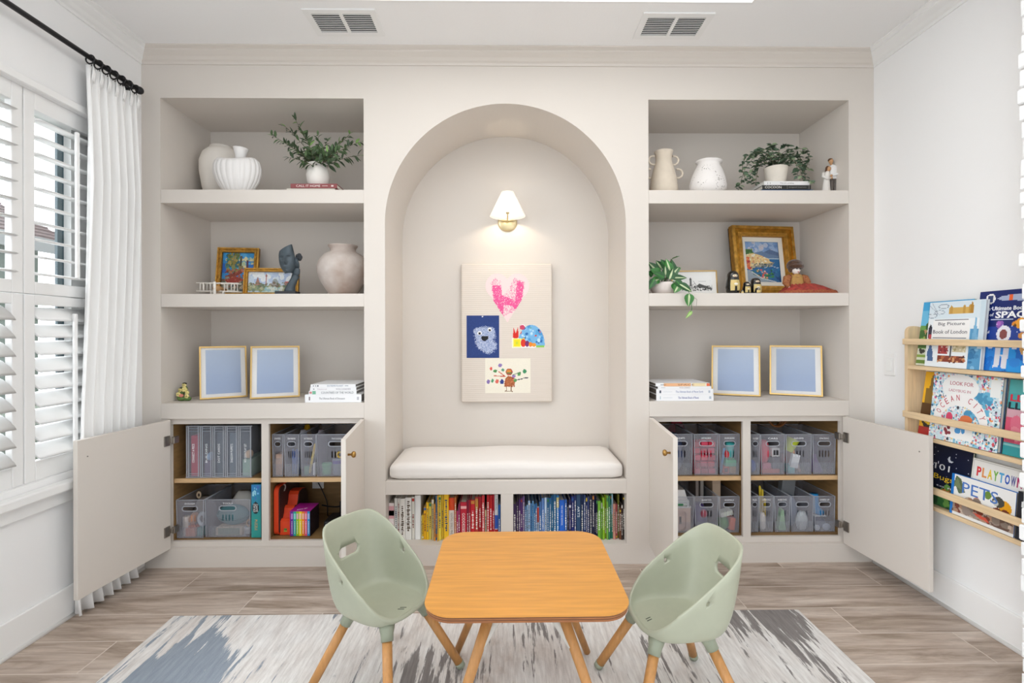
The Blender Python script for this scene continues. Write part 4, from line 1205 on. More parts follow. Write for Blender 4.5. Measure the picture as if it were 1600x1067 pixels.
wbook(1024.5, 1109, .0165, 'topmost book with an orange and white spine in the right counter stack', [('SPACE', .06, .3, .5, '#7a4a2e')], [(-.1, .5, .98, '#f0b98a'), (.3, .25, .98, '#f0dcae'), (.47, .06, .9, '#e8734a'), (-.36, .1, .2, '#8a8a8e')], pages='#6e665e')

# --- right, upper shelf: jug, speckled vase, trailing plant on books, couple
x, _ = at(1037, 270, .15)
CREAM = mat('#dccfbd', .8, bump=.2, bs=45, var=.04, vs=20)
t = thing('handled_jug', 'cream pottery jug with small ring handles down both sides', 'vase', (x, .15, Z1))
b = MB(); b.lathe([(.066, 0), (.074, .01), (.076, .05), (.070, .10), (.058, .15), (.046, .19), (.043, .215), (.048, .245), (.051, .256), (.047, .258), (.041, .24), (.036, .2)], CREAM, 40); b.obj('body', t)
for sx in (-1, 1):
    for (zz, xx, r) in ((.208, .058, .024), (.135, .080, .025)):
        b = MB(); b.torus(r, .0055, CREAM, 18, 8, T(sx * xx, 0, zz) @ R(PI / 2, 'X') @ (R(PI, 'Z') if sx < 0 else R(0, 'Z')), -PI * .62, PI * .62); b.obj('handle', t)
x, _ = at(1105, 275, .13)
SPK = bpy.data.materials.new('speckled_clay'); SPK.use_nodes = True; nt = SPK.node_tree; _b = nt.nodes['Principled BSDF']; _b.inputs['Roughness'].default_value = .7
tc = nt.nodes.new('ShaderNodeTexCoord'); vo = nt.nodes.new('ShaderNodeTexVoronoi'); vo.inputs['Scale'].default_value = 95; vo.inputs['Randomness'].default_value = 1
ns = nt.nodes.new('ShaderNodeTexNoise'); ns.inputs['Scale'].default_value = 14
ma = nt.nodes.new('ShaderNodeMath'); ma.operation = 'SUBTRACT'; mr = nt.nodes.new('ShaderNodeMapRange'); mr.inputs[1].default_value = -.46; mr.inputs[2].default_value = -.34
cr = nt.nodes.new('ShaderNodeValToRGB'); cr.color_ramp.elements[0].color = (*lin('#6a625a'), 1); cr.color_ramp.elements[1].color = (*lin('#ece7e3'), 1)
nt.links.new(tc.outputs['Object'], vo.inputs[0]); nt.links.new(tc.outputs['Object'], ns.inputs[0]); nt.links.new(vo.outputs['Distance'], ma.inputs[0]); nt.links.new(ns.outputs['Fac'], ma.inputs[1])
nt.links.new(ma.outputs[0], mr.inputs[0]); nt.links.new(mr.outputs[0], cr.inputs[0]); nt.links.new(cr.outputs[0], _b.inputs['Base Color'])
b = MB(); b.lathe([(.070, 0), (.082, .006), (.0965, .035), (.098, .06), (.089, .10), (.072, .145), (.060, .168), (.059, .176), (.068, .184), (.070, .190), (.064, .192), (.055, .18), (.05, .16)], SPK, 48, R(.05, 'Y'))
tag(b.obj('speckled_vase', loc=(x, .13, Z1 + .004)), 'white speckled pottery vase between the jug and the trailing plant', 'vase')
zb = Z1
for (u0, u1, h, y0, col, lab, txt, mk, pg) in ((1190.5, 1270, .0205, .06, '#4f6a94', 'blue hardcover at the bottom of the stack under the trailing plant', None, None, '#cfcac4'),
                                       (1191.5, 1267, .0225, .055, '#2b2b29', 'black hardcover with white title, middle of the stack under the trailing plant', [('COCOON', -.28, .34, .55, '#e6e2da'), ('designed interiors', .22, .36, .3, '#a8a49c')], [(.01, .006, .8, '#8a8680'), (.46, .01, .8, '#8a8680')], '#d8d2c8'),
                                       (1194, 1265, .0225, .06, '#eceae8', 'white hardcover on top of the stack, right under the trailing plant pot', [('The art of living', .0, .3, .3, '#7a7672')], [(-.42, .012, .5, '#b0aca8'), (-.37, .012, .5, '#b0aca8')], '#e2ded8')):
    x0, _ = at(u0, 292, y0); x1, _ = at(u1, 292, y0)
    book('hardcover_book', lab, 'book', x0, x1, y0, y0 + .26, zb, zb + h, col, 'books under the trailing plant', txt=txt, marks=mk, pages=pg); zb += h + .0003
x, _ = at(1212, 268, .17)
t = thing('trailing_plant', 'cream pot with dark trailing vine leaves standing on the stacked books', 'potted plant', (x, .17, zb))
b = MB(); b.lathe([(.043, 0), (.047, .003), (.052, .03), (.057, .07), (.060, .100), (.061, .108), (.056, .108), (.054, .098), (.054, .09)], mat('#e6ddd0', .8, bump=.5, bs=30, var=.06), 36, None, lambda a, z: 1 + .012 * math.sin(5 * a + z * 50)); b.obj('pot', t)
b = MB(); b.lathe([(.0001, .094), (.055, .096)], mat('#463a2e', .9), 20, cap=False); b.obj('soil', t)
rg = random.Random(23); fol, stm = MB(), MB()
VA, VB, VC = mat('#3f5640', .5, var=.3, vs=40), mat('#587058', .5, var=.3, vs=40), mat('#8fa27e', .5, var=.2, vs=40)
paths = [[(1195, 238), (1170, 256), (1160, 284), (1158, 296)], [(1190, 240), (1165, 246), (1157, 268), (1164, 288)], [(1192, 248), (1178, 262), (1170, 276)], [(1198, 246), (1186, 262), (1182, 288)], [(1232, 242), (1252, 250), (1262, 274), (1262, 294)],
         [(1228, 240), (1258, 236), (1266, 246), (1262, 262)], [(1230, 248), (1246, 262), (1252, 284), (1256, 292)], [(1225, 244), (1242, 254), (1244, 276)], [(1205, 240), (1190, 232), (1184, 238)], [(1208, 238), (1204, 229), (1206, 227)], [(1216, 238), (1224, 229), (1228, 231)], [(1222, 240), (1240, 233), (1260, 232)], [(1200, 242), (1176, 240), (1168, 250)], [(1236, 246), (1250, 244), (1268, 262)]]
for pi, pth in enumerate(paths):
    dy0 = rg.uniform(-.055, .05); pts = [Vector((rg.uniform(-.03, .03), rg.uniform(-.03, .03), .098))]
    for k, (u, v) in enumerate(pth):
        X, Z = at(u, v, .17 + dy0); p = Vector((X - x, dy0 * (1 + .3 * k), max(Z - zb, -.060)))
        if p.z < .012 and abs(p.x) < .155 and p.y > -.118: p.y = -.122 - .006 * k
        pts.append(p)
    fine = []
    for i in range(len(pts) - 1):
        a = pts[max(0, i - 1)]; b_, c, d = pts[i], pts[i + 1], pts[min(len(pts) - 1, i + 2)]
        for s_ in range(5):
            f = s_ / 5; fine.append(.5 * ((2 * b_) + (c - a) * f + (2 * a - 5 * b_ + 4 * c - d) * f * f + (3 * b_ - a - 3 * c + d) * f ** 3))
    fine.append(pts[-1]); stm.tube(fine, .0011, STEM, 5)
    for i in range(1, len(fine)):
        for rep in range(2):
            d = (fine[i] - fine[i - 1]).normalized(); a = rg.uniform(0, 2 * PI); dd = d * .3 + Vector((math.cos(a), math.sin(a) * .8 - .2, rg.uniform(-.5, .4)))
            L_ = rg.uniform(.022, .034); leaf(fol, fine[i], dd, Vector((rg.uniform(-.4, .4), -.9, .7)), L_, L_ * .62, rg.choice((VA, VA, VB, VB, VC)), .2, .1)
for k in range(70):
    a = rg.uniform(0, 2 * PI); r = rg.uniform(.01, .075); L_ = rg.uniform(.02, .03)
    leaf(fol, (r * math.cos(a), r * math.sin(a) * .8, .112 + rg.uniform(0, .035)), (math.cos(a), math.sin(a), rg.uniform(-.1, .6)), Vector((0, -.7, .8)), L_, L_ * .62, rg.choice((VA, VA, VB)), .2, .1)
fol.obj('foliage', t); stm.obj('stems', t)

SKIN = mat('#c99a6e', .6); DRESS = mat('#e9e4dd', .6); SHIRT = mat('#e6e4e2', .6); PANTS = mat('#5d5550', .6); HAIR = mat('#5e3e26', .6)
x, _ = at(1297, 280, .11)
t = thing('couple_figurine', 'faceless carved couple figurine embracing at the right end of the upper shelf', 'figurine', (x, .11, Z1))
b = MB(); b.loft([[(-.022 + cx + rx * math.cos(a), ry * math.sin(a), zz) for a in [2 * PI * i / 20 for i in range(20)]] for zz, rx, ry, cx in ((0, .024, .019, 0), (.004, .025, .020, 0), (.05, .020, .017, 0), (.085, .016, .014, .002), (.10, .019, .015, .003), (.118, .020, .014, .004), (.130, .013, .010, .006), (.137, .006, .006, .008))], DRESS)
b.tube([(-.038, -.004, .126), (-.045, -.010, .105), (-.028, -.019, .090), (-.008, -.018, .094)], [.0085, .008, .0065, .005], DRESS, 10); b.obj('dress', t)
b = MB(); b.loft([[(.016 + cx + rx * math.cos(a), ry * math.sin(a), zz) for a in [2 * PI * i / 20 for i in range(20)]] for zz, rx, ry, cx in ((.092, .019, .014, 0), (.098, .0205, .015, 0), (.13, .021, .015, .002), (.155, .024, .015, .003), (.166, .018, .012, .001), (.172, .007, .007, -.002))], SHIRT)
b.tube([(.040, -.002, .160), (.046, -.008, .132), (.028, -.019, .114), (.0, -.020, .108)], [.0095, .0085, .007, .0055], SHIRT, 10); b.obj('shirt', t)
b = MB()
for sx in (-.009, .011): b.tube([(.016 + sx, 0, 0), (.016 + sx, 0, .05), (.016 + sx * .8, 0, .096)], [.010, .010, .0115], PANTS, 12)
b.obj('trousers', t)
b = MB(); b.ball((-.010, -.006, .148), (.0105, .0105, .0135), SKIN, 14, 10); b.tube([(.008, 0, .168), (.004, -.001, .178)], .006, SKIN, 10); b.ball((.002, -.004, .190), (.0115, .0115, .0145), SKIN, 14, 10)
b.ball((-.004, -.018, .094), .0065, SKIN, 10, 8); b.ball((-.006, -.020, .107), .006, SKIN, 10, 8); b.obj('skin', t)
b = MB(); b.ball((-.013, .000, .152), (.012, .011, .014), HAIR, 14, 10); b.ball((-.016, .004, .14), (.009, .008, .014), HAIR, 12, 8); b.ball((.001, -.001, .197), (.0125, .0125, .0105), HAIR, 14, 10); b.obj('hair', t)

# --- right, middle shelf: pothos, sketch, nesting dolls, coast painting, doll
x, _ = at(1037, 448, .10)
t = thing('pothos_plant', 'variegated pothos in a low white bowl, one vine hanging over the shelf edge', 'potted plant', (x, .10, Z2))
b = MB(); b.lathe([(.046, 0), (.054, .004), (.068, .025), (.074, .05), (.073, .064), (.068, .064), (.066, .05)], mat('#e4d9d2', .7, var=.05, bump=.2, bs=40), 40); b.obj('bowl', t)
b = MB(); b.lathe([(.0001, .052), (.067, .054)], mat('#463a2e', .9), 20, cap=False); b.obj('soil', t)


def pleaf(q, base, tip, width, m1, m2, face=Vector((0, -1, .25)), fold=.25):
    base, tip = Vector(base), Vector(tip); d = tip - base; L_ = d.length; d.normalize(); s_ = d.cross(face).normalized(); nr = s_.cross(d)
    pr = ((0, .25), (.06, .62), (.18, .93), (.36, 1.0), (.56, .84), (.76, .52), (.92, .2), (1, .02)); vs, fs, fm = [], [], []
    for f, wf in pr:
        c = base + d * (L_ * f) - nr * (.18 * L_ * (f - .1) ** 2)
        for k in (-1, -.22, 0, .22, 1): vs.append(c + s_ * (k * width / 2 * wf) + nr * (fold * width * wf * (abs(k) - .2) * .5))
    n_ = len(pr)
    for m_, ks in ((m1, (0, 3)), (m2, (1, 2))):
        for i in range(n_ - 1):
            for k in ks: fs.append((i * 5 + k, i * 5 + k + 1, i * 5 + k + 6, i * 5 + k + 5)); 
        q.add(vs, fs, m_, smooth=True); fs = []


P1, P2, P3 = mat('#2c5a30', .35, var=.2, vs=40), mat('#3f7d3a', .35, var=.2, vs=40), mat('#c6d4a8', .45, var=.15, vs=60)
fol, stm = MB(), MB()
def pp(u, v, Y=.10): X, Z = at(u, v, Y); return Vector((X - x, Y - .10, Z - Z2))
LV = [((1027, 425), (1014, 409), .05, .10), ((1032, 428), (1017, 420), .05, .06), ((1034, 420), (1026, 407), .05, .11), ((1044, 422), (1034, 405), .052, .08), ((1048, 428), (1042, 404), .05, .06), ((1052, 430), (1050, 404), .048, .10), ((1046, 434), (1061, 417), .05, .05), ((1052, 424), (1064, 418), .04, .11),
      ((1046, 436), (1052, 420), .05, .03), ((1038, 434), (1024, 426), .05, .03), ((1030, 436), (1015, 442), .045, .04), ((1022, 436), (1014, 452), .04, .03), ((1050, 434), (1074, 433), .036, .04), ((1054, 442), (1058, 456), .05, .02), ((1062, 444), (1082, 455), .042, .0), ((1056, 438), (1070, 452), .04, .005), ((1060, 446), (1054, 457), .045, -.0), ((1020, 430), (1013, 424), .04, .07), ((1040, 430), (1040, 416), .045, .04)]
for i, (a, c, wd, Y) in enumerate(LV):
    pleaf(fol, pp(*a, Y), pp(*c, Y - .012), wd, (P1, P2)[i % 3 == 1], P3 if i % 2 == 0 else P2)
    stm.tube([Vector((.02 * math.sin(i), .02 * math.cos(i), .052)), pp(*a, Y) * .6 + Vector((0, 0, .04)), pp(*a, Y)], .0014, P2, 5)
YO = -.032
stm.tube([Vector((.03, -.02, .056)), pp(1062, 442, .05), pp(1074, 452, .01), pp(1078, 460, YO), pp(1080, 472, YO), pp(1081, 482, YO), pp(1079, 488, YO)], .0016, P2, 6)
stm.tube([pp(1081, 462, YO), pp(1089, 468, YO - .004), pp(1088, 478, YO)], .0008, STEM, 5)
pleaf(fol, pp(1077, 459, YO), pp(1076.5, 479, YO - .006), .052, P2, P3, fold=.12); pleaf(fol, pp(1081, 486, YO), pp(1072, 497, YO - .008), .018, mat('#8fbf5a', .4), P3)
pleaf(fol, pp(1050, 404, .09), pp(1063, 399, .09), .007, P2, STEM); stm.tube([pp(1046, 410, .09), pp(1052, 403, .09), pp(1058, 400, .09)], .0014, STEM, 5)
fol.obj('foliage', t); stm.obj('stems', t)

a0 = at(1052, 455, .20)[0]; a1 = at(1121, 455, .20)[0]
t, w_, L = lean_frame('small gold frame with a black and white coastal sketch behind the pothos', (a0, .215), (a1, .19), .146, .16, Z2, None, fw=.005, prof=.012, name='framed_sketch')
b = MB(); b.box(-w_ / 2 + .004, w_ / 2 - .004, .007, .011, .004, .142, mat('#f0eeea', .8), mtx=L); b.obj('mat_board', t)
I = Ink(70, 44, '#f0efec')
I.blobs(120, ['#b8b8b6', '#d4d4d0', '#8a8a88', '#5a5a58'], .008, .03, (.1, .05, .95, .42)); I.blobs(130, ['#2e2e2e', '#4a4a4a', '#8a8a8a'], .006, .02, (.45, .05, 1, .36)); I.poly([(.55, .3), (.62, .5), (1, .18), (1, .1)], '#565654'); I.rect(.34, .35, .40, .74, '#6a6a6a'); I.poly([(.33, .72), (.37, .9), (.41, .72)], '#4a4a4a'); I.line(.6, .62, .95, .64, .008, '#bcbcba'); I.line(.5, .5, .3, .3, .01, '#7a7a7a'); I.line(.45, .66, .56, .3, .01, '#8a8a8a')
I.mesh('sketch', w_ * .74, .094, t, L @ FR(.004, .0066, .072), .8)

LACQ = mat('#17140f', .25, coat=.5); GOLDP = mat('#d9bf7a', .4); FACEP = mat('#ead9bd', .5)
DOLLS = [(1145, 11.0, 423, .10, 'tallest black and gold nesting doll, leftmost beside the gold frame'), (1166.5, 6.4, 440, .105, 'third tallest black nesting doll, between the two larger ones'), (1180.5, 9.2, 434, .13, 'second tallest black and gold nesting doll, behind the tiny one'), (1184, 4.6, 449.5, .05, 'tiny black nesting doll standing in front at the right'), (1159.3, 2.8, 453, .06, 'tiniest pale nesting doll beside the tallest one')]
for (u, rp, v, Y, lab) in DOLLS:
    xx, zt = at(u, v, Y); r = rp * (Y + 2.6) / FPX; h = zt - Z2
    t = thing('nesting_doll', lab, 'nesting doll', (xx, Y, Z2), 0, 'black nesting dolls')
    prof = [(.62, 0), (.8, .02), (.95, .15), (1.0, .3), (.97, .45), (.86, .6), (.80, .68), (.80, .76), (.74, .86), (.55, .95), (.25, .99), (.01, 1.0)]
    b = MB(); b.lathe([(r * a, h * c) for a, c in prof], LACQ, 28); b.obj('body', t)
    b = MB(); b.lathe([(r * a * 1.012 + .0002, h * c) for a, c in prof[2:6]], GOLDP, 14, None, None, False, True, -PI / 2 - .75, -PI / 2 + .75); b.obj('apron', t)
    b = MB(); b.ball((0, -r * .50, h * .76), (r * .48, r * .34, h * .10), FACEP, 14, 10); b.obj('face', t)
    if r > .02:
        b = MB()
        for sx in (-1, 1): b.ball((sx * r * .17, -r * .835, h * .775), (r * .06, r * .05, h * .012), LACQ, 8, 6)
        b.ball((0, -r * .83, h * .725), (r * .09, r * .05, h * .01), mat('#b8453a', .4), 8, 6); b.obj('features', t)
        b = MB(); b.box(-r * .16, r * .16, -r * 1.04, -r * .9, h * .12, h * .34, LACQ, .001); b.ball((0, -r * 1.0, h * .42), (r * .3, r * .06, h * .05), mat('#f1e9d8', .5), 10, 6); b.obj('painted_panel', t)

I = Ink(72, 92, '#7fa0cc')
I.blobs(50, ['#9ab4d6', '#b8c4d8', '#8aa6d0', '#c8c4cc', '#6f92c4'], .03, .09, (0, .66, 1, 1)); I.poly([(.3, .72), (.55, .74), (.75, .82), (1, .74), (1, .6), (.3, .6)], '#5a7296'); I.poly([(.25, .72), (.5, .77), (.72, .70), (1, .66), (1, .58), (.3, .58)], '#6a84a6'); I.rect(.0, .0, 1, .60, '#2a6aa0'); I.rect(.5, .575, 1, .6, '#b8d0dc')
I.poly([(0, .82), (.14, .82), (.28, .72), (.2, .66), (0, .68)], '#4a7a3a'); I.blobs(20, ['#3a6a2f', '#6a944a'], .02, .05, (0, .68, .22, .82)); I.poly([(0, .68), (.25, .72), (.5, .66), (.7, .58), (.72, .52), (.86, .48), (.6, .42), (.3, .38), (.15, .3), (0, .36)], '#e6c88a')
I.blobs(150, ['#f0e4c4', '#e8b87a', '#f4ecd8', '#d89a6a', '#c8b89a', '#f2d49a'], .01, .028, (.05, .42, .7, .69), mask=I.pm([(0, .68), (.25, .72), (.5, .66), (.7, .58), (.7, .5), (.3, .42), (0, .4)])); I.rect(0, .36, .12, .62, '#d8744a'); I.blobs(16, ['#e0583a', '#e89a5a', '#b83a3a'], .02, .04, (0, .3, .14, .64)); I.poly([(.1, .38), (.6, .46), (.86, .5), (.8, .44), (.4, .37)], '#8a8a84'); I.blobs(30, ['#6a746a', '#b0a894', '#4a5a5a'], .012, .03, (.15, .37, .8, .46))
I.blobs(60, ['#1f5f9a', '#2f7ab4', '#174a86', '#2a8aa8', '#1a5a7a'], .02, .06, (.1, .06, 1, .38), mask=I.pm([(.12, .36), (.5, .36), (1, .46), (1, 0), (.5, 0)])); I.blobs(40, ['#2f7a5a', '#3a8a4a', '#1f5f4a'], .015, .05, (.2, .06, .8, .3)); I.blobs(18, ['#e8a08a', '#e05a4a', '#f0c8b0'], .015, .035, (.25, .12, .62, .32)); I.poly([(0, .3), (.12, .3), (.2, .2), (.5, .07), (.8, .0), (0, 0)], '#9aa8b4'); I.line(.16, .26, .45, .1, .012, '#d0d4d4'); I.line(.45, .1, .85, .02, .012, '#d0d4d4')
for q_ in ((.75, .40), (.82, .38), (.55, .36), (.9, .36)): I.line(q_[0], q_[1], q_[0] + .05, q_[1] + .01, .006, '#e4eef2')
I.noise(.12)
a0 = at(1148, 455, .30)[0]; a1 = at(1251, 455, .30)[0]
ornate('large ornate gold framed painting of a coastal village and bay', (a0, .27), (a1, .315), .425, .14, Z2, .062, .05, I, (mat('#b07f2e', .4, .8, var=.3, vs=30, bump=.4, bs=60), GILT2), matw=.027)

RED = mat('#a03a30', .8, var=.35, vs=60); RED2 = mat('#8f2e28', .8, c2='#ad6a3c', vs=140); TAN = mat('#b0864a', .8, var=.15, vs=50); FUR = mat('#4c301e', 1, var=.4, vs=80, bump=1, bs=160, sheen=.4); PORC = mat('#efe4de', .3)
x, _ = at(1243, 440, .10)
SLV = mat('#7a2a22', .8, c2='#b07a44', vs=160)
t = thing('porcelain_doll', 'porcelain doll in a red skirt and brown fur hat seated beside the ornate painting', 'doll', (x, .10, Z2))
b = MB(); b.loft([[(.004 + rx * math.cos(a), ry * math.sin(a), zz) for a in [2 * PI * i / 22 for i in range(22)]] for zz, rx, ry in ((.02, .040, .034), (.05, .042, .034), (.075, .036, .028), (.10, .036, .024), (.108, .022, .018), (.114, .010, .010))], TAN); b.obj('bodice', t)
for sx in (-1, 1):
    b = MB(); b.tube([(sx * .030, 0, .098), (sx * .048, -.004, .088), (sx * .058, -.012, .062), (sx * .052, -.028, .036)], [.014, .021, .019, .010], SLV, 14); b.obj('sleeve', t)
    b = MB(); b.tube([(sx * .052, -.028, .038), (sx * .05, -.036, .024)], [.006, .006], PORC, 10)
    for k in range(4): b.tube([(sx * .05 + (k - 1.5) * .0032, -.037, .025), (sx * .05 + (k - 1.5) * .0036, -.042, .017 - .002 * (k in (1, 2)))], [.0019, .0013], PORC, 6)
    b.tube([(sx * (.05 - .005), -.035, .028), (sx * (.05 - .010), -.041, .022)], [.002, .0013], PORC, 6); b.obj('hand', t)
b = MB(); n_ = 64; rings = []
for f in (0, .15, .35, .6, .85, 1.0):
    rg_ = []
    for i in range(n_):
        a = 2 * PI * i / n_; rx = .034 + (.105 + .085 * max(0, math.cos(a)) ** 2 - .05 * max(0, -math.cos(a))) * f; ry = .028 + (.052) * f
        zz = .050 * (1 - f) ** .8 + .003 + .010 * (1 - f * .4) * abs(math.sin(a * 7 + f * 2)) * (f > 0) + (.012 * f * (1 - f) * 4 * max(0, math.cos(a)))
        rg_.append((.004 + rx * math.cos(a), ry * math.sin(a) - .008 * f, zz if f < 1 else .002))
    rings.append(rg_)
b.loft(rings, RED, cap0=False, cap1=True); b.obj('skirt', t)
b = MB(); rings = []
for f in (.90, .95, 1.0):
    rg_ = []
    for i in range(n_):
        a = 2 * PI * i / n_; rx = .034 + (.105 + .085 * max(0, math.cos(a)) ** 2 - .05 * max(0, -math.cos(a))) * f; ry = .028 + .052 * f
        zz = .050 * (1 - f) ** .8 + .006 + .010 * (1 - f * .4) * abs(math.sin(a * 7 + f * 2)) + (.012 * f * (1 - f) * 4 * max(0, math.cos(a)))
        rg_.append((.004 + rx * 1.01 * math.cos(a), ry * 1.02 * math.sin(a) - .008 * f, zz if f < 1 else .003))
    rings.append(rg_)
b.loft(rings, RED2, cap0=False, cap1=False); b.obj('hem', t)
b = MB(); b.ball((0, -.004, .134), (.0215, .0215, .025), PORC, 20, 14); b.tube([(0, 0, .108), (0, -.002, .118)], .009, PORC, 10); b.ball((0.002, -.0262, .130), (.003, .0035, .004), PORC, 8, 6); b.obj('head', t)
b = MB()
for sx in (-1, 1): b.ball((.003 + sx * .0085, -.0232, .137), (.0042, .0034, .0034), mat('#2a2420', .3), 8, 6); b.box(.003 + sx * .0085 - .0045, .003 + sx * .0085 + .0045, -.0262, -.0225, .1422, .1436, mat('#5a4030', .6))
b.ball((.003, -.0230, .1205), (.0046, .0036, .0022), mat('#b03a3a', .4), 8, 6); b.obj('features', t)
b = MB(); b.ball((-.002, .006, .160), (.040, .036, .033), FUR, 24, 16); b.torus(.029, .013, FUR, 24, 10, T(-.001, 0, .152)); b.ball((-.024, .006, .14), (.012, .014, .02), FUR, 12, 8); o = b.obj('fur_hat', t)
b = MB(); b.torus(.019, .0022, mat('#7a3f22', .5), 24, 6, T(.002, -.012, .104) @ R(.9, 'X')); b.obj('necklace', t)

# ================================================================ books in the bench cubbies
def cname(h):
    r, g, b_ = [int(h[i:i + 2], 16) for i in (1, 3, 5)]
    import colorsys
    hh, s_, v = colorsys.rgb_to_hsv(r / 255, g / 255, b_ / 255); hh *= 360
    if s_ < .12: return 'white' if v > .8 else 'grey' if v > .35 else 'black'
    if v < .25: return 'near-black'
    if hh < 12 or hh > 340: return 'red' if s_ > .55 else 'dusty red'
    if hh < 28: return 'orange' if v > .6 else 'brown'
    if hh < 42: return 'tan' if s_ < .55 else 'amber' if v > .7 else 'brown'
    if hh < 66: return 'yellow' if v > .6 else 'olive'
    if hh < 160: return 'green'
    if hh < 190: return 'teal'
    if hh < 250: return ('light blue' if s_ < .45 else 'blue') if v > .45 else 'navy'
    if hh < 300: return 'purple'
    return 'magenta'


rb = random.Random(42)


def shelf_books(rows, cub, px_of, lean_at, ybase):
    n = len(rows)
    cnt = {}
    tot = {}
    for r_ in rows: tot[cname(r_[3])] = tot.get(cname(r_[3]), 0) + 1
    for i, row in enumerate(rows):
        u0, u1, v, col = row[:4]; ex = row[4] if len(row) > 4 else None
        Y = .045 + rb.uniform(0, .03); lean = lean_at(i)
        x0, zt = at(u0, v, Y); x1, _ = at(u1, v, Y); zt = min(zt, .364)
        zb = .1065; h = zt - zb; w_ = x1 - x0 - .0006; d = min(.34, .16 + h * .5 + rb.uniform(-.02, .02))
        cn = cname(col); cnt[cn] = cnt.get(cn, 0) + 1
        thick = 'thick' if w_ > .018 else 'thin' if w_ < .0095 else 'slim'
        which = ('the only %s one' % cn) if tot[cn] == 1 else '%s %s one from the left' % (ORD[cnt[cn] - 1], cn)
        lab = '%s book in the %s bench cubby, %s' % (thick, cub, which)
        if ex and ex.get('lab'): lab = ex['lab']
        t = thing('picture_book', lab, 'book', (x0 + .0003 + (h * math.sin(lean) * 0), Y, zb), 0, 'picture books under the bench')
        t.rotation_euler = (0, lean, 0)
        if lean: t.location.z += .0
        c = mat(col, .42); b = MB(); e = min(.0016, w_ * .2)
        b.box(0, e, .001, d, 0, h, c); b.box(w_ - e, w_, .001, d, 0, h, c)
        # rounded spine
        b.loft([[(w_ * .5 - w_ * .5 * math.cos(PI * k / 6), .003 - .0028 * math.sin(PI * k / 6), zz) for k in range(7)] + [(w_, .0045, zz), (0, .0045, zz)] for zz in (0, h)], c, smooth=False); b.obj('cover', t)
        b = MB(); b.box(e, w_ - e, .0046, d - .004, .002, h - .003, mat('#ddd6c8', .9)); b.obj('pages', t)
        b = MB(); lum = sum(lin(col)) / 3
        ink = '#f4f1ea' if lum < .35 else rb.choice(('#5a4a3a', '#7a2f2a', '#3a4a6a', '#6a6a6a'))
        if ex and 'txt' in ex:
            for (s_, cz, tw_, th_, cc) in ex['txt']: b.text(s_, tw_ * h, th_ * w_, mat(cc, .6), T(w_ / 2, .0003, h * cz) @ FR() @ R(-PI / 2, 'Z'), .0005)
        elif not (ex and ex.get('plain')):
            z0 = h * rb.uniform(.12, .3); z1 = h * rb.uniform(.6, .92); z = z0
            while z < z1:
                k = rb.uniform(.003, .010); ww = w_ * rb.uniform(.12, .26); cx = w_ * rb.uniform(.46, .54)
                b.box(cx - ww, cx + ww, -.0004, .0012, z, min(z1, z + k), mat(ink, .6)); z += k + rb.uniform(.0018, .005)
        if ex and 'bands' in ex:
            for (f0, f1, cc) in ex['bands']: b.box(w_ * .03, w_ * .97, -.0001, .004, h * f0, h * f1, mat(cc, .45))
        elif rb.random() < .45 and not ex:
            f0 = rb.choice((.03, .86, .9, .06)); cc = rb.choice(('#e8e4da', '#c23a2e', '#2a5fa8', '#e6c83a', '#3a8a5a', '#22222a', '#d98a3a'))
            b.box(w_ * .08, w_ * .92, -.0002, .004, h * f0, h * (f0 + rb.uniform(.04, .09)), mat(cc, .45))
        if len(b.bm.verts): b.obj('spine_print', t)
        else: b.bm.free()


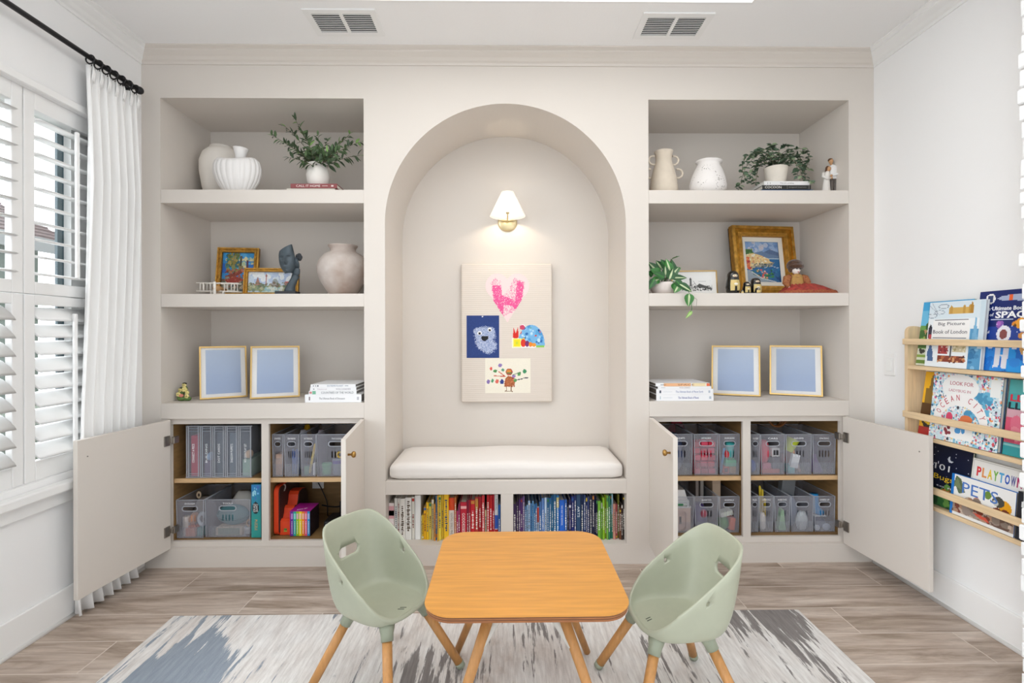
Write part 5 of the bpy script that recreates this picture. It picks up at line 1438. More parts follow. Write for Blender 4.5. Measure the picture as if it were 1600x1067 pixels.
def LP(x): return 600 + x / 8.42
def LV_(y): return 765 + y / 8.42
A = [(24, 52, 250, '#e4ded8'), (56, 134, 178, '#f0e4e2', dict(bands=[(.58, .92, '#e0a8ae'), (.66, .80, '#3a2a2a')], txt=[('ADA', .32, .26, .5, '#b83a7a')], lab='white book with a pink portrait on its spine, in the left cubby')), (138, 176, 112, '#ecebe6'), (178, 206, 115, '#d8d4ce'), (208, 276, 118, '#efece6'),
     (280, 360, 106, '#f1efea', dict(bands=[(.26, .265, '#8a8a86'), (.40, .405, '#8a8a86'), (.54, .545, '#8a8a86'), (.70, .705, '#8a8a86')], lab='thick white book with a column of small drawings on its spine, left cubby')), (364, 402, 98, '#e2dfd6'), (406, 482, 74, '#f3f3f1', dict(plain=1, lab='thick plain white book at the right end of the white ones, left cubby')),
     (486, 500, 345, '#e5d890'), (502, 520, 335, '#e3b60e'), (522, 554, 228, '#f0b40c'), (556, 588, 168, '#f3c20e'), (590, 624, 172, '#e6d35c'), (626, 656, 128, '#c9b27a'), (658, 676, 190, '#ea9a30'), (678, 696, 80, '#4f86c0'), (698, 714, 76, '#e8b440'), (716, 750, 74, '#f1df50'), (752, 786, 70, '#f3d040'), (788, 848, 66, '#f5c520'),
     (852, 926, 108, '#ee5420', dict(bands=[(.03, .70, '#f0ece6')], txt=[('IGNITING GENIUS MINDS', .36, .55, .4, '#5a5a66')], lab='thick orange book with a long white rounded label on its spine, left cubby')), (928, 950, 100, '#c8742c'), (954, 974, 280, '#b83a6e'), (976, 1000, 190, '#9c3060'),
     (1004, 1088, 165, '#bf1732', dict(txt=[('GODDESSES', .47, .5, .45, '#f4e8e4')], bands=[(.83, .90, '#e8a8a8')], lab='thick crimson book titled GODDESSES down its spine, left cubby')), (1090, 1112, 140, '#8c2140'), (1114, 1138, 135, '#c02038'), (1140, 1196, 136, '#cf1a2a'), (1198, 1240, 98, '#b8342c', dict(bands=[(.72, .96, '#c98a3a')])), (1242, 1284, 95, '#c22030'), (1286, 1322, 76, '#cf3038'), (1324, 1350, 268, '#c8b890'), (1352, 1384, 72, '#c4141e'), (1386, 1422, 75, '#d01418'), (1424, 1452, 66, '#c8102e'),
     (1454, 1500, 66, '#eeeeee', dict(bands=[(.05, .22, '#d01f28'), (.24, .54, '#2a5cc0')], txt=[('ANNUAL', .78, .26, .4, '#3a8a9a')], lab='white, blue and red banded book at the right end of the left cubby')), (1502, 1532, 200, '#2060b0')]
A = [(LP(r_[0]), LP(r_[1]), LV_(r_[2])) + tuple(r_[3:]) for r_ in A]
shelf_books(A, 'left', None, lambda i: 0, 0)


def RP(x): return 795 + x / 8.42
B = [(58, 98, 190, '#3b2452'), (100, 128, 160, '#4a2a5e'), (130, 153, 130, '#55306e'), (155, 180, 108, '#6a3f86'), (182, 208, 88, '#7b5a96'), (211, 232, 218, '#5a87b8'), (234, 254, 200, '#8fb6dc'), (256, 280, 148, '#a9c9ea'), (282, 305, 180, '#5e9bd0'), (307, 328, 150, '#6fa8d6'), (330, 350, 190, '#3f7fb5'), (352, 370, 178, '#2d6da8'),
     (372, 397, 222, '#c9d8e8', dict(bands=[(.52, .97, '#d8402e')], lab='pale blue book with a red upper half, right cubby')), (399, 429, 158, '#4a78b4'), (431, 469, 110, '#5f86c2'), (471, 499, 104, '#b9cfe6'), (501, 529, 108, '#3a7cb0'), (531, 559, 108, '#1f6c9e'), (561, 584, 74, '#2a6f96'), (586, 624, 64, '#1c5f8c'), (626, 660, 74, '#1f7fc4', dict(bands=[(.72, .95, '#d8c87a')])),
     (664, 734, 138, '#1560c8', dict(txt=[('THE WAY TO SCHOOL', .62, .5, .3, '#e8eef4')], lab='thick bright blue book with a pale title down its spine, right cubby')), (736, 764, 130, '#2b5fae'), (766, 788, 160, '#1b1f52'), (790, 820, 128, '#20184e', dict(txt=[('NIGHT STORIES', .5, .45, .4, '#c8c4e0')], bands=[(.8, .86, '#c8ccd8')])), (822, 858, 90, '#28368a'), (860, 888, 74, '#1c2a66'),
     (890, 944, 64, '#27496e', dict(txt=[('ARTS', .62, .24, .55, '#dfe6ea')], lab='thick steel-blue book titled ARTS on its spine, right cubby')), (946, 984, 64, '#12305e'), (986, 1010, 70, '#1d3f7a'), (1012, 1034, 100, '#1c2f66'), (1036, 1058, 92, '#2c3a6e'), (1060, 1098, 76, '#2c3252'), (1100, 1124, 70, '#141a3c'), (1126, 1148, 90, '#20276a'), (1150, 1168, 130, '#0e1230'),
     (1170, 1210, 150, '#6fae2e'), (1212, 1234, 160, '#86c03c', dict(bands=[(.82, .97, '#e8ecd8')])), (1236, 1260, 104, '#8fc31f'), (1262, 1284, 70, '#a9b81e'), (1286, 1308, 74, '#7ab648'), (1310, 1334, 84, '#2f7f5a'), (1336, 1349, 60, '#1c8a7c'), (1351, 1371, 56, '#2f8f6a', dict(bands=[(.55, .99, '#a7cfe0')])), (1373, 1404, 188, '#c98d7c'), (1406, 1428, 188, '#b04a52'), (1430, 1454, 66, '#6d6a1e'), (1456, 1478, 250, '#7a4a2e'), (1480, 1499, 198, '#3a2420'), (1501, 1524, 70, '#2a2422'), (1526, 1549, 60, '#3a2a2e')]
B = [(RP(r_[0]), RP(r_[1]), LV_(r_[2])) + tuple(r_[3:]) for r_ in B]
shelf_books(B, 'right', None, lambda i: 0, 0)

# ================================================================ bins and cases in the cabinets
BINM = see_through('#bcbdc8', .78, .3)
BINE = see_through('#c9ccd4', .45, .3)
BINL = see_through('#cfd2da', .62, .3)
CAS = see_through('#bcc4d2', .82, .2)
WTXT = mat('#f6f6f6', .6)
_ml, _mr2 = (dl0 + dl1) / 2, (dr0 + dr1) / 2
BAYS = [(HL + .0075, _ml - .013), (_ml + .013, B_ - .0075), (C_ + .0075, _mr2 - .013), (_mr2 + .013, HR - .0075)]


def storage_bin(label, u0, u1, v_top, zb, Y, d, txt, slots=True, ribs=True):
    x0, zt = at(u0, v_top, Y); x1, _ = at(u1, v_top, Y)
    for (c0, c1) in BAYS:
        if c0 < (x0 + x1) / 2 < c1: x0, x1 = max(x0, c0), min(x1, c1)
    w_, h = x1 - x0, zt - zb
    t = thing('storage_bin', label, 'storage bin', ((x0 + x1) / 2, Y, zb), 0, 'clear plastic storage bins')
    q = MB(); tp = .004; hw = w_ / 2
    holes = [stadium(0, h * .775, min(.082, w_ * .52), .021)]
    if slots:
        sp = min(.017, w_ * .13)
        for k in range(4): holes.append(stadium((k - 1.5) * sp, h * .52, min(.0085, sp * .55), h * .17, 5))
    q.ext([[(-hw + tp, 0), (hw - tp, 0), (hw, h), (-hw, h)]] + holes, .0016, BINM, FR(0, .0016, 0))
    q.ext([[(-hw + tp, 0), (hw - tp, 0), (hw, h), (-hw, h)]], .0016, BINM, FR(0, d, 0))
    for sx in (-1, 1): q.loft([[(sx * (hw - tp), .0017, 0), (sx * (hw - tp), d - .0017, 0), (sx * hw, d - .0017, h), (sx * hw, .0017, h)], [(sx * (hw - tp - .0014), .0017, 0), (sx * (hw - tp - .0014), d - .0017, 0), (sx * (hw - .0014), d - .0017, h), (sx * (hw - .0014), .0017, h)]], BINM, smooth=False)
    q.box(-hw + tp + .002, hw - tp - .002, .002, d - .002, .0005, .002, BINM); q.obj('tub', t)
    q = MB()
    for (a, c) in (((-hw, .0005, h), (hw, .0005, h)), ((-hw, d, h), (hw, d, h)), ((-hw, 0, h), (-hw, d, h)), ((hw, 0, h), (hw, d, h)), ((-hw + tp, .0004, 0.001), (-hw, .0004, h)), ((hw - tp, .0004, 0.001), (hw, .0004, h))): q.tube([a, c], .0022, BINE, 6)
    q.ext([stadium(0, h * .775, min(.094, w_ * .60), .030), stadium(0, h * .775, min(.082, w_ * .52), .021)], .0016, BINE, FR(0, -.0001, 0)); q.obj('rim', t)
    if ribs:
        q = MB(); n = max(5, int(w_ * .80 / .006))
        for k in range(n): xx = -w_ * .40 + w_ * .80 * k / (n - 1); q.box(xx - .0011, xx + .0011, -.0012, 0, .004, h * .30, BINL)
        q.obj('ribs', t)
    if txt:
        q = MB(); q.text(txt, min(.052, w_ * .55), h * .042, WTXT, FR(0, -.0006, h * .905)); q.obj('lettering', t)
    return dict(x0=x0, x1=x1, y=Y, z=zb + .0022, w=w_, h=h, d=d)


def item(kind, name, label, cat, B_, fx, fz, sw, sh, col, fy=.02, sd=None, rot=0., col2=None, grp=None):
    """B_ bin frame; fx centre (0..1), fz bottom (0..1 of bin height), sw width in bin widths, sh height in bin heights"""
    x = B_['x0'] + fx * B_['w']; z = B_['z'] + fz * B_['h']; y = B_['y'] + fy; w_ = sw * B_['w']; h = sh * B_['h']; d = sd or min(.12, max(.03, w_))
    m = mat(col, .5); m2 = mat(col2, .5) if col2 else m; q = MB()
    lean = math.sin(abs(rot)) * w_ / 2
    if kind == 'block':
        q.box(-w_ / 2, w_ / 2, 0, d, 0, h, m, min(.004, w_ * .1, h * .1)); q.box(-w_ * .32, w_ * .32, -.0012, .002, h * .2, h * .8, m2, .001)
    elif kind == 'brick':
        q.box(-w_ / 2, w_ / 2, 0, d, 0, h * .8, m, .001)
        for k in range(3):
            for j in range(2): q.lathe([(w_ * .10, h * .8), (w_ * .10, h), (w_ * .08, h)], m, 10, T(-w_ * .32 + k * w_ * .32, d * .3 + j * d * .4, 0))
    elif kind == 'ball':
        q.ball((0, d / 2, h / 2), (w_ / 2, d / 2, h / 2), m, 20, 14); q.torus(min(w_, h) * .5, min(w_, h) * .02, m2, 24, 6, T(0, d / 2, h / 2) @ Matrix.Diagonal((w_ / min(w_, h), d / min(w_, h), h / min(w_, h), 1)) @ R(.4, 'X'))
    elif kind == 'pouch':
        n = 18; rings = []
        for j in range(9):
            f = j / 8; zz = h * f; k = math.sin(PI * (.12 + .80 * f)) ** .6
            rings.append([(w_ / 2 * k * math.cos(2 * PI * i / n) * (1 + .07 * math.sin(i * 2.3 + j)), d / 2 + d / 2 * k * math.sin(2 * PI * i / n) * (1 + .07 * math.cos(i * 1.7 + j * 2)), zz) for i in range(n)])
        q.loft(rings, m)
    elif kind == 'tub':
        r = min(w_, d) / 2; q.lathe([(r * .86, 0), (r * .9, h * .05), (r * .95, h * .68), (r, h * .70), (r, h * .96), (r * .93, h), (.001, h)], m, 24, T(0, d / 2, 0)); q.lathe([(r * 1.02, h * .72), (r * 1.02, h * .94)], m2, 24, T(0, d / 2, 0), cap=False)
    elif kind == 'ring':
        r = min(w_, h) / 2; q.torus(r * .72, r * .28, m, 28, 10, T(0, d / 2, h / 2) @ Matrix.Diagonal((w_ / 2 / r, 1, h / 2 / r, 1)) @ R(PI / 2, 'X'))
    elif kind == 'stick':
        q.tube([(0, d / 2, 0), (0, d / 2, h * .7), (0, d / 2, h * .72)], [w_ / 2, w_ / 2, w_ * .56], m, 10); q.tube([(0, d / 2, h * .72), (0, d / 2, h * .97), (0, d / 2, h)], [w_ * .56, w_ * .56, w_ * .3], m2, 10)
    elif kind == 'card':
        q.box(-w_ / 2, w_ / 2, 0, d, 0, h, m, .001); q.box(-w_ * .42, w_ * .42, -.0008, .001, h * .08, h * .92, m2)
    elif kind == 'cup':
        r = w_ / 2; q.lathe([(r * .7, 0), (r * .74, .002), (r, h), (r * .94, h), (r * .68, .004), (.001, .004)], m, 28, T(0, r, 0), cap=False)
    elif kind == 'cone':
        r = w_ / 2; q.lathe([(r, 0), (r, h * .06), (r * .25, h * .8), (r * .2, h), (.001, h)], m, 28, T(0, d / 2, 0))
    elif kind == 'wedge':
        q.ext([[(-w_ / 2, 0), (w_ / 2, 0), (w_ * .2, h), (-w_ * .05, h)]], d, m, FR(0, d, 0)); q.box(-w_ * .2, w_ * .2, -.001, .002, h * .1, h * .3, m2)
    zz = z + lean
    o = q.obj(name, loc=(x, y, zz), rot=(0, rot, 0))
    return tag(o, label, cat, grp)


ZL, ZR, ZF = SHZL + .0005, SHZR + .0005, .1285
# -- left cabinet, upper left: five document cases
for i, (u0, u1, col, ct, txt, lab) in enumerate((
        (290.5, 311.5, '#c8324a', .80, 'CONNECT A PIECE', 'clear case with a red insert, leftmost of the five'), (311.8, 331, '#7a6a86', .3, 'BUILDING', 'clear case of pale blue and pink pieces, second from the left'),
        (331.3, 350.5, '#4f5a66', .86, 'DOT CARDS', 'clear case with a slate insert, middle of the five'), (350.8, 371, '#5f6e7c', .86, 'SHADOW PUPPETS', 'clear case with a blue-grey insert, second from the right'), (371.3, 393, '#9ab8a8', .34, 'WOODEN PLAY SET', 'clear case with green and peach pieces, rightmost of the five'))):
    Y = .066; x0, zt = at(u0, 665, Y); x1, _ = at(u1, 665, Y); w_ = x1 - x0 - .001; h = zt - ZL; d = .30
    t = thing('document_case', lab + ', left cabinet', 'storage case', ((x0 + x1) / 2, Y, ZL), 0, 'clear document cases in the left cabinet')
    b = MB(); hw = w_ / 2
    b.box(-hw, hw, 0, .0016, 0, h, CAS, 0); b.box(-hw, hw, d - .0016, d, 0, h, CAS); b.box(-hw, -hw + .0014, .0017, d - .0017, 0, h, CAS); b.box(hw - .0014, hw, .0017, d - .0017, 0, h, CAS); b.box(-hw + .0015, hw - .0015, .0017, d - .0017, 0, .0015, CAS); b.box(-hw + .0015, hw - .0015, .0017, d - .0017, h - .0015, h, CAS)
    b.obj('shell', t)
    b = MB()
    for sx in (-hw + .004, -hw + .014, hw - .004):
        b.box(sx - .0028, sx + .0028, -.003, .0, .002, h - .002, BINE, .001, seg=1)
    for zz in (.012, .022, h - .03, h - .014): b.box(-hw + .018, hw - .008, -.002, 0, zz - .0012, zz + .0012, BINE)
    b.box(-hw, hw, -.004, .01, h - .006, h, BINE, .001, seg=1); b.box(-hw, hw, -.004, .01, 0, .005, BINE, .001, seg=1); b.obj('clasp_frame', t)
    b = MB(); b.text(txt, h * .36, w_ * .17, WTXT, FR(.004, -.0012, h * .47) @ R(PI / 2, 'Z'), .0005); b.obj('lettering', t)
    b = MB(); b.box(-hw + .018, hw - .007, .012, d * .8, .003, h * ct, mat(col, .6), .003)
    tag(b.obj('card_stack', loc=((x0 + x1) / 2, Y, ZL)), ('red card stack', 'mauve card stack', 'slate card stack', 'blue-grey card stack', 'low green card stack')[i] + ' standing inside the clear case, ' + ('leftmost', 'second from left', 'middle', 'second from right', 'rightmost')[i], 'card stack', 'card stacks in the clear cases')
    if i in (1, 4):
        b = MB(); b.ball((0, .04, 0), (hw * .5, .03, .022), mat(('#a8c0e8', '#f0c8a0')[i == 4], .5), 14, 10)
        tag(b.obj('play_piece', loc=((x0 + x1) / 2 + .004, Y, ZL + h * ct + .022 if i == 1 else ZL + h * ct + .022)), ('pale blue', 'peach')[i == 4] + ' play piece lying on the cards in the clear case', 'toy')

# -- left cabinet, upper right: four bins
Y = .075
Bn = storage_bin('clear bin of peach paper at the left end of the upper row, left cabinet', 422.5, 442.5, 679, ZL, Y, .30, 'PAPER')
item('card', 'paper_pack', 'peach paper pack standing in the clear bin beside the cabinet divider', 'paper', Bn, .5, 0, .72, .50, '#d8b094', .02, .12, col2='#dcb89e')
for k in range(4): item('stick', 'marker', 'dark green marker standing behind the peach paper, %s from the left' % ORD[k], 'marker', Bn, .26 + .16 * k, 0, .10, .66, '#6a7a6e', .15, col2='#4a5a50', grp='markers behind the peach paper')
Bn = storage_bin('clear bin of blue markers, second in the upper row, left cabinet', 444, 467, 679, ZL, Y, .30, 'THIN MARKERS')
for k in range(4): item('stick', 'marker', 'blue marker standing in the second clear bin, %s from the left' % ORD[k], 'marker', Bn, .36 + .13 * k, 0, .11, .60 - .04 * (k % 2), ('#4f78c8', '#5f8ad8', '#3a62b0', '#7fa4e0')[k], .03, col2='#2f55a0', grp='blue markers in the second bin')
item('pouch', 'zip_pouch', 'white crumpled pouch standing in the bin behind the blue markers', 'pouch', Bn, .5, 0, .72, .97, '#dcdce4', .12, .07)
item('pouch', 'toy_bag', 'yellow toy bag peeking out behind the second clear bin', 'toy', dict(Bn, y=Bn['y'] + .19), .45, 0, .7, 1.05, '#d8a81e', .0, .06)
Bn = storage_bin('clear bin with a yellow marker, third in the upper row, left cabinet', 470, 493.5, 679, ZL, Y, .30, 'FAT MARKERS')
item('stick', 'marker', 'thick yellow marker leaning in the third clear bin', 'marker', Bn, .36, .02, .17, .72, '#f0d030', .03, rot=.2, col2='#e8c020')
item('block', 'toy_block', 'white block at the bottom right of the third clear bin', 'toy block', Bn, .82, 0, .24, .28, '#eeeef0', .02, .03)
item('tub', 'paint_tub', 'small green tub at the bottom left of the third clear bin', 'tub', Bn, .2, 0, .30, .20, '#6aa87a', .02)
item('block', 'eraser', 'plum eraser block at the bottom of the third clear bin', 'eraser', Bn, .5, 0, .22, .20, '#6a3a5a', .09, .03)
item('pouch', 'zip_pouch', 'lilac crumpled pouch behind the yellow marker', 'pouch', Bn, .55, 0, .75, .95, '#cfc4d4', .14, .07)
Bn = storage_bin('wide clear bin of dough tubs beside the open door, left cabinet', 494.5, 558, 679, ZL, Y, .30, 'PLAY DOUGH')
item('tub', 'dough_tub', 'green dough tub, leftmost in the wide clear bin', 'tub', Bn, .18, 0, .24, .26, '#78c890', .02, col2='#5fb87a')
item('tub', 'dough_tub', 'grey dough tub with purple lid in the wide clear bin', 'tub', Bn, .45, 0, .25, .36, '#8a94a8', .02, col2='#6a5aa8')
item('tub', 'dough_tub', 'yellow dough tub with pink lid in the wide clear bin', 'tub', Bn, .72, 0, .25, .38, '#d8c860', .02, col2='#d05a98')
item('ring', 'toy_scissors', 'yellow ring handle resting on the purple-lidded tub', 'toy', Bn, .52, .37, .22, .18, '#e0b83a', .03, .03)

# -- left cabinet, lower left: two bins, game box
Y = .060
Bn = storage_bin('clear bin of craft bits at the left end of the lower row, left cabinet', 272, 318, 781.5, ZF, Y, .27, 'DOUGH')
item('ball', 'dough_ball', 'peach dough ball in the lower left clear bin', 'dough ball', Bn, .42, .27, .26, .30, '#d09a7a', .02, .07, col2='#c08a6a')
item('brick', 'toy_brick', 'coral brick at the bottom of the lower left clear bin', 'toy brick', Bn, .42, 0, .34, .26, '#e0805a', .02, .05)
item('block', 'toy_block', 'teal block at the bottom right of the lower left clear bin', 'toy block', Bn, .78, 0, .24, .22, '#4a8a86', .02, .05, col2='#5a9a94')
item('ring', 'magnifier_ring', 'pale grey oval ring standing on the teal block in the lower left clear bin', 'toy', Bn, .80, .23, .36, .40, '#c4ccd6', .02, .03)
item('tub', 'tape_roll', 'white tape roll standing in the lower left clear bin', 'tape roll', Bn, .2, 0, .26, .50, '#e6ddd6', .02)
item('ring', 'wooden_ring', 'tan wooden ring peeking over the rim of the lower left clear bin', 'ring', dict(Bn, y=Bn['y'] + .10), .36, .85, .19, .20, '#d8c0a0', .0, .02)
item('pouch', 'zip_pouch', 'grey pouch filling the back of the lower left clear bin', 'pouch', Bn, .45, 0, .8, .86, '#8f8680', .10, .09)
Y = .07
Bn = storage_bin('wide clear bin with a big teal disc beside the game box, left cabinet', 320.5, 391, 781, ZF, Y, .29, 'TOOLS')
item('ball', 'teal_disc', 'large teal oval disc inside the wide lower clear bin', 'toy', Bn, .50, .22, .74, .56, '#4f8088', .03, .05, col2='#3f6f78')
item('card', 'wood_plank', 'beige wooden strip at the bottom of the wide lower clear bin', 'toy', Bn, .48, 0, .58, .21, '#d8c4a8', .02, .06, col2='#8a9a88')
item('ring', 'toy_scissors', 'tan ring handle at the right side of the wide lower clear bin', 'toy', Bn, .91, .2, .14, .22, '#c8a888', .02, .02)
item('tub', 'tape_roll', 'clear white roll at the bottom right of the wide lower clear bin', 'tape roll', Bn, .86, 0, .2, .19, '#dfe2e4', .03)
item('pouch', 'cloth_bundle', 'white cloth bundle behind the handle of the wide lower clear bin', 'cloth', Bn, .5, 0, .6, .97, '#d8d4cc', .12, .09)
x0, zt = at(392.5, 757, .06); x1, _ = at(407.5, 757, .06)
t = thing('game_box', 'tall teal and blue game box standing beside the cabinet divider', 'game box', ((x0 + x1) / 2, .06, ZF))
h = zt - ZF; w_ = x1 - x0
I = Ink(10, 60, '#2f9ba8')
for j in range(60):
    k = j / 59; c0, c1 = lin('#2a7fc0'), lin('#2fa09a'); I.a[j, :] = [c0[i] + (c1[i] - c0[i]) * min(1, k * 1.6) for i in range(3)]
I.blobs(14, ['#7ac0e8', '#4a6ac0', '#9ad8e8'], .03, .12, (0, .74, 1, .98), asp=.3); I.ell(.45, .56, .34, .115, '#121a24')
b = MB(); b.box(-w_ / 2, w_ / 2, .001, .27, 0, h, mat('#2c8fae', .45), .002); b.obj('box', t)
I.mesh('spine_art', w_ * .98, h * .99, t, FR(0, .0004, h / 2), .4)
b = MB(); b.text('STORY BOX', h * .16, w_ * .22, WTXT, FR(-w_ * .18, -.0002, h * .56) @ R(-PI / 2, 'Z')); b.text('GAME', h * .15, w_ * .22, WTXT, FR(w_ * .08, -.0002, h * .56) @ R(-PI / 2, 'Z')); b.text('PUZZLE', h * .2, w_ * .26, mat('#e0b070', .5), FR(0, -.0002, h * .24) @ R(-PI / 2, 'Z')); b.obj('lettering', t)

# -- left cabinet, lower right: orange toys, book set, cables
x0, zt = at(426.5, 762, .07); x1, _ = at(435, 762, .07)
ORG = mat('#e8481e', .45); ORD_ = mat('#3a2420', .6)
t = thing('play_case', 'tall orange rounded toy case standing right of the cabinet divider', 'toy case', ((x0 + x1) / 2, .08, ZF)); w_, h = x1 - x0, zt - ZF
b = MB(); b.ext([rrect(0, .27, 0, h, .03, 6)], w_ * .8, ORG, Matrix(((0, 0, 1, -w_ / 2), (1, 0, 0, 0), (0, 1, 0, 0), (0, 0, 0, 1)))); b.obj('shell', t)
b = MB(); b.ext([rrect(.006, .262, .004, h - .006, .028, 6)], w_ * .14, ORD_, Matrix(((0, 0, 1, w_ * .3), (1, 0, 0, 0), (0, 1, 0, 0), (0, 0, 0, 1)))); b.obj('lining', t)
b = MB(); b.torus(.016, .004, mat('#b8b0a8', .5), 20, 6, T(w_ * .46, .06, h * .92) @ R(PI / 2, 'Y'), 0, PI); b.obj('handle', t)
x0, _ = at(436.5, 800, .09); x1, _ = at(452.5, 800, .09); zt = at(440, 768, .20)[1]
t = thing('stepped_toy', 'bright orange stepped toy garage with rounded steps beside the rainbow book set', 'toy', (x0, .095, ZF)); w_ = x1 - x0; h = zt - ZF
poly = [(0, 0), (0, h * .36), (.015, h * .42), (.03, h * .40), (.045, h * .52), (.05, h * .64), (.065, h * .70), (.085, h * .66), (.10, h * .78), (.105, h * .92), (.12, h), (.16, h * 1.02), (.20, h * .97), (.23, h * .8), (.24, 0)]
b = MB(); b.ext([poly], w_, ORG, Matrix(((0, 0, 1, 0), (1, 0, 0, 0), (0, 1, 0, 0), (0, 0, 0, 1)))); b.obj('body', t)
b = MB(); b.ext([[(p[0] * .98 + .004, p[1] * .98) for p in poly]], .004, ORD_, Matrix(((0, 0, 1, w_ + .0002), (1, 0, 0, 0), (0, 1, 0, 0), (0, 0, 0, 1)))); b.obj('side_panel', t)
b = MB(); b.ball((w_ * .55, -.0005, h * .15), (.009, .0015, .006), mat('#4a8a3a', .5), 12, 8)
for k in (-1, 0, 1): b.ball((w_ * .55 + k * .006, -.001, h * .10), (.0035, .0015, .003), mat('#8ab84a', .5), 8, 6)
b.obj('sticker', t)
x0, zt = at(453.5, 799, .075); x1, _ = at(484, 799, .075)
w_, h = x1 - x0, zt - ZF; d = .125; n = 7; cols = ('#6a3aa0', '#2aa8a0', '#9ac82a', '#f0dc1e', '#f08a2a', '#e85a7a', '#2a9ad8')
t = thing('slipcase', 'magenta slipcase holding seven rainbow spined books', 'slipcase', ((x0 + x1) / 2, .075, ZF))
MG = mat('#b81a98', .45); BK = mat('#2a1c22', .6, var=.4, vs=60)
b = MB(); b.box(-w_ / 2 - .002, w_ / 2 + .002, .0, d, h, h + .002, MG); b.box(-w_ / 2 - .002, -w_ / 2, 0, d, 0, h, MG); b.box(w_ / 2, w_ / 2 + .002, 0, d, 0, h, BK); b.box(-w_ / 2, w_ / 2, d - .002, d, 0, h, MG); b.obj('case', t)
b = MB(); b.text('BOOK SET', w_ * .5, .012, WTXT, T(.0, d * .25, h + .002) @ R(.5, 'Z'), .0004); b.obj('lettering', t)
for k in range(n):
    xx0 = x0 + w_ * k / n + .0003; c = mat(cols[k], .45); ww = w_ / n - .0006
    tt = thing('paperback', '%s paperback spine, %s in the slipcase from the left' % (cname(cols[k]), ORD[k]), 'book', (xx0, .078, ZF + .0005), 0, 'rainbow paperbacks in the slipcase')
    b = MB(); b.box(0, ww, 0, d - .01, 0, h - .002, c, .0005, seg=1); b.obj('cover', tt)
    b = MB(); b.box(ww * .15, ww * .85, -.0004, .001, h * .68, h * .90, mat(('#b88ad0', '#8ad8d0', '#e8b8c8', '#f4c8b0', '#f0b8a8', '#f0a8b8', '#a8b8e8')[k], .5))
    z = h * .1
    while z < h * .6: b.box(ww * .38, ww * .62, -.0004, .001, z, z + .005, mat('#f2eef2', .6)); z += .0085
    b.obj('spine_print', tt)
for (u0, u1, v0, v1, lab) in ((437, 462, 748, 760, 'outlet plate behind the orange toys, partly hidden, at the back of the left cabinet'), (488, 506, 748, 763, 'white outlet plate with a plugged-in cord at the back of the left cabinet')):
    xa, za = at(u0, v0 - 14, .425); xb, zb_ = at(u1, v1, .425)
    t = thing('outlet_plate', lab, 'outlet', ((xa + xb) / 2, .4275, zb_)); b = MB(); b.box(-(xb - xa) / 2, (xb - xa) / 2, -.005, 0, 0, .115, TRIMW, .002); b.obj('plate', t)
    b = MB()
    for zz in (.035, .08): b.ext([stadium(0, 0, .028, .026)], .002, mat('#e4e2de', .4), FR(0, -.005, zz))
    b.obj('sockets', t)
def cord(name, label, pts, r=.003):
    b = MB(); P = [Vector(p) for p in pts]; out = []
    for i in range(len(P) - 1):
        a = P[max(0, i - 1)]; p, c = P[i], P[i + 1]; d = P[min(len(P) - 1, i + 2)]
        for s_ in range(6):
            f = s_ / 6; out.append(.5 * ((2 * p) + (c - a) * f + (2 * a - 5 * p + 4 * c - d) * f * f + (3 * p - a - 3 * c + d) * f ** 3))
    out.append(P[-1]); b.tube(out, r, BLACK, 8); return tag(b.obj(name), label, 'cord')
def p3(u, v, Y): X, Z = at(u, v, Y); return (X, Y, Z)
cord('power_cord', 'black cord hanging from the outlet plate at the back of the left cabinet', [p3(497, 754, .418), p3(503, 765, .40), p3(511, 785, .39), p3(512, 805, .38), (p3(515, 818, .36)[0], .36, ZF + .004)])
cord('cable', 'thick black cable running sideways to the charger at the back of the left cabinet', [p3(503, 789, .35), p3(515, 791, .34), p3(530, 791, .33), (p3(545, 797, .31)[0], .31, ZF + .11)], .0045)
x, _ = at(540, 805, .30)
t = thing('charger', 'black power adapter standing behind the open door at the back of the left cabinet', 'power adapter', (x, .30, ZF)); b = MB(); b.box(-.03, .03, -.02, .03, 0, .115, BLACK, .006); b.obj('body', t); b = MB(); b.tube([(0, 0, .115), (0, 0, .125)], .006, BLACK, 8); b.obj('plug', t)
x, _ = at(510, 830, .12)
t = thing('speaker_box', 'low black box with a white mark right of the rainbow book set', 'electronics', (x, .13, ZF)); b = MB(); b.box(-.02, .075, 0, .14, 0, .058, BLACK, .008); b.obj('body', t)
b = MB(); b.box(-.007, .007, -.0008, .001, -.002, .002, WTXT, mtx=T(-.004, 0, .040) @ R(-.6, 'Y')); b.obj('mark', t)

# -- right cabinet, upper left
Y = .075
Bn = storage_bin('clear bin of dark blue pieces beside the open door, upper right cabinet', 1043, 1082, 678.5, ZR, Y, .30, 'MAGNETS')
item('pouch', 'zip_pouch', 'dark blue fabric pouch filling the bin beside the right cabinet door', 'pouch', Bn, .5, 0, .84, .9, '#4a5a80', .03, .2)
Bn = storage_bin('clear bin packed with red bricks, upper row of the right cabinet', 1084.5, 1122, 678.5, ZR, Y, .30, 'LIGHTNING BRICKS')
rq = random.Random(9); k = 0
for zz in range(5):
    for xx in range(3):
        k += 1
        item('brick', 'toy_brick', '%s red brick in the packed clear bin, %s column, %s layer' % (('bright', 'deep', 'rosy')[(xx + zz) % 3], ('left', 'middle', 'right')[xx], ('bottom', 'second', 'third', 'fourth', 'top')[zz]), 'toy brick', Bn, .19 + .31 * xx, .165 * zz, .27, .15, ('#e02a48', '#c41a3a', '#e84a68')[(xx + zz) % 3], .02 + .01 * (zz % 2), .06, grp='red bricks in the packed bin')
item('ball', 'red_ball', 'red ball peeking out behind the packed red bin', 'ball', dict(Bn, y=Bn['y'] + .30), .12, 0, .9, 1.12, '#a81a2c', .0, .04)
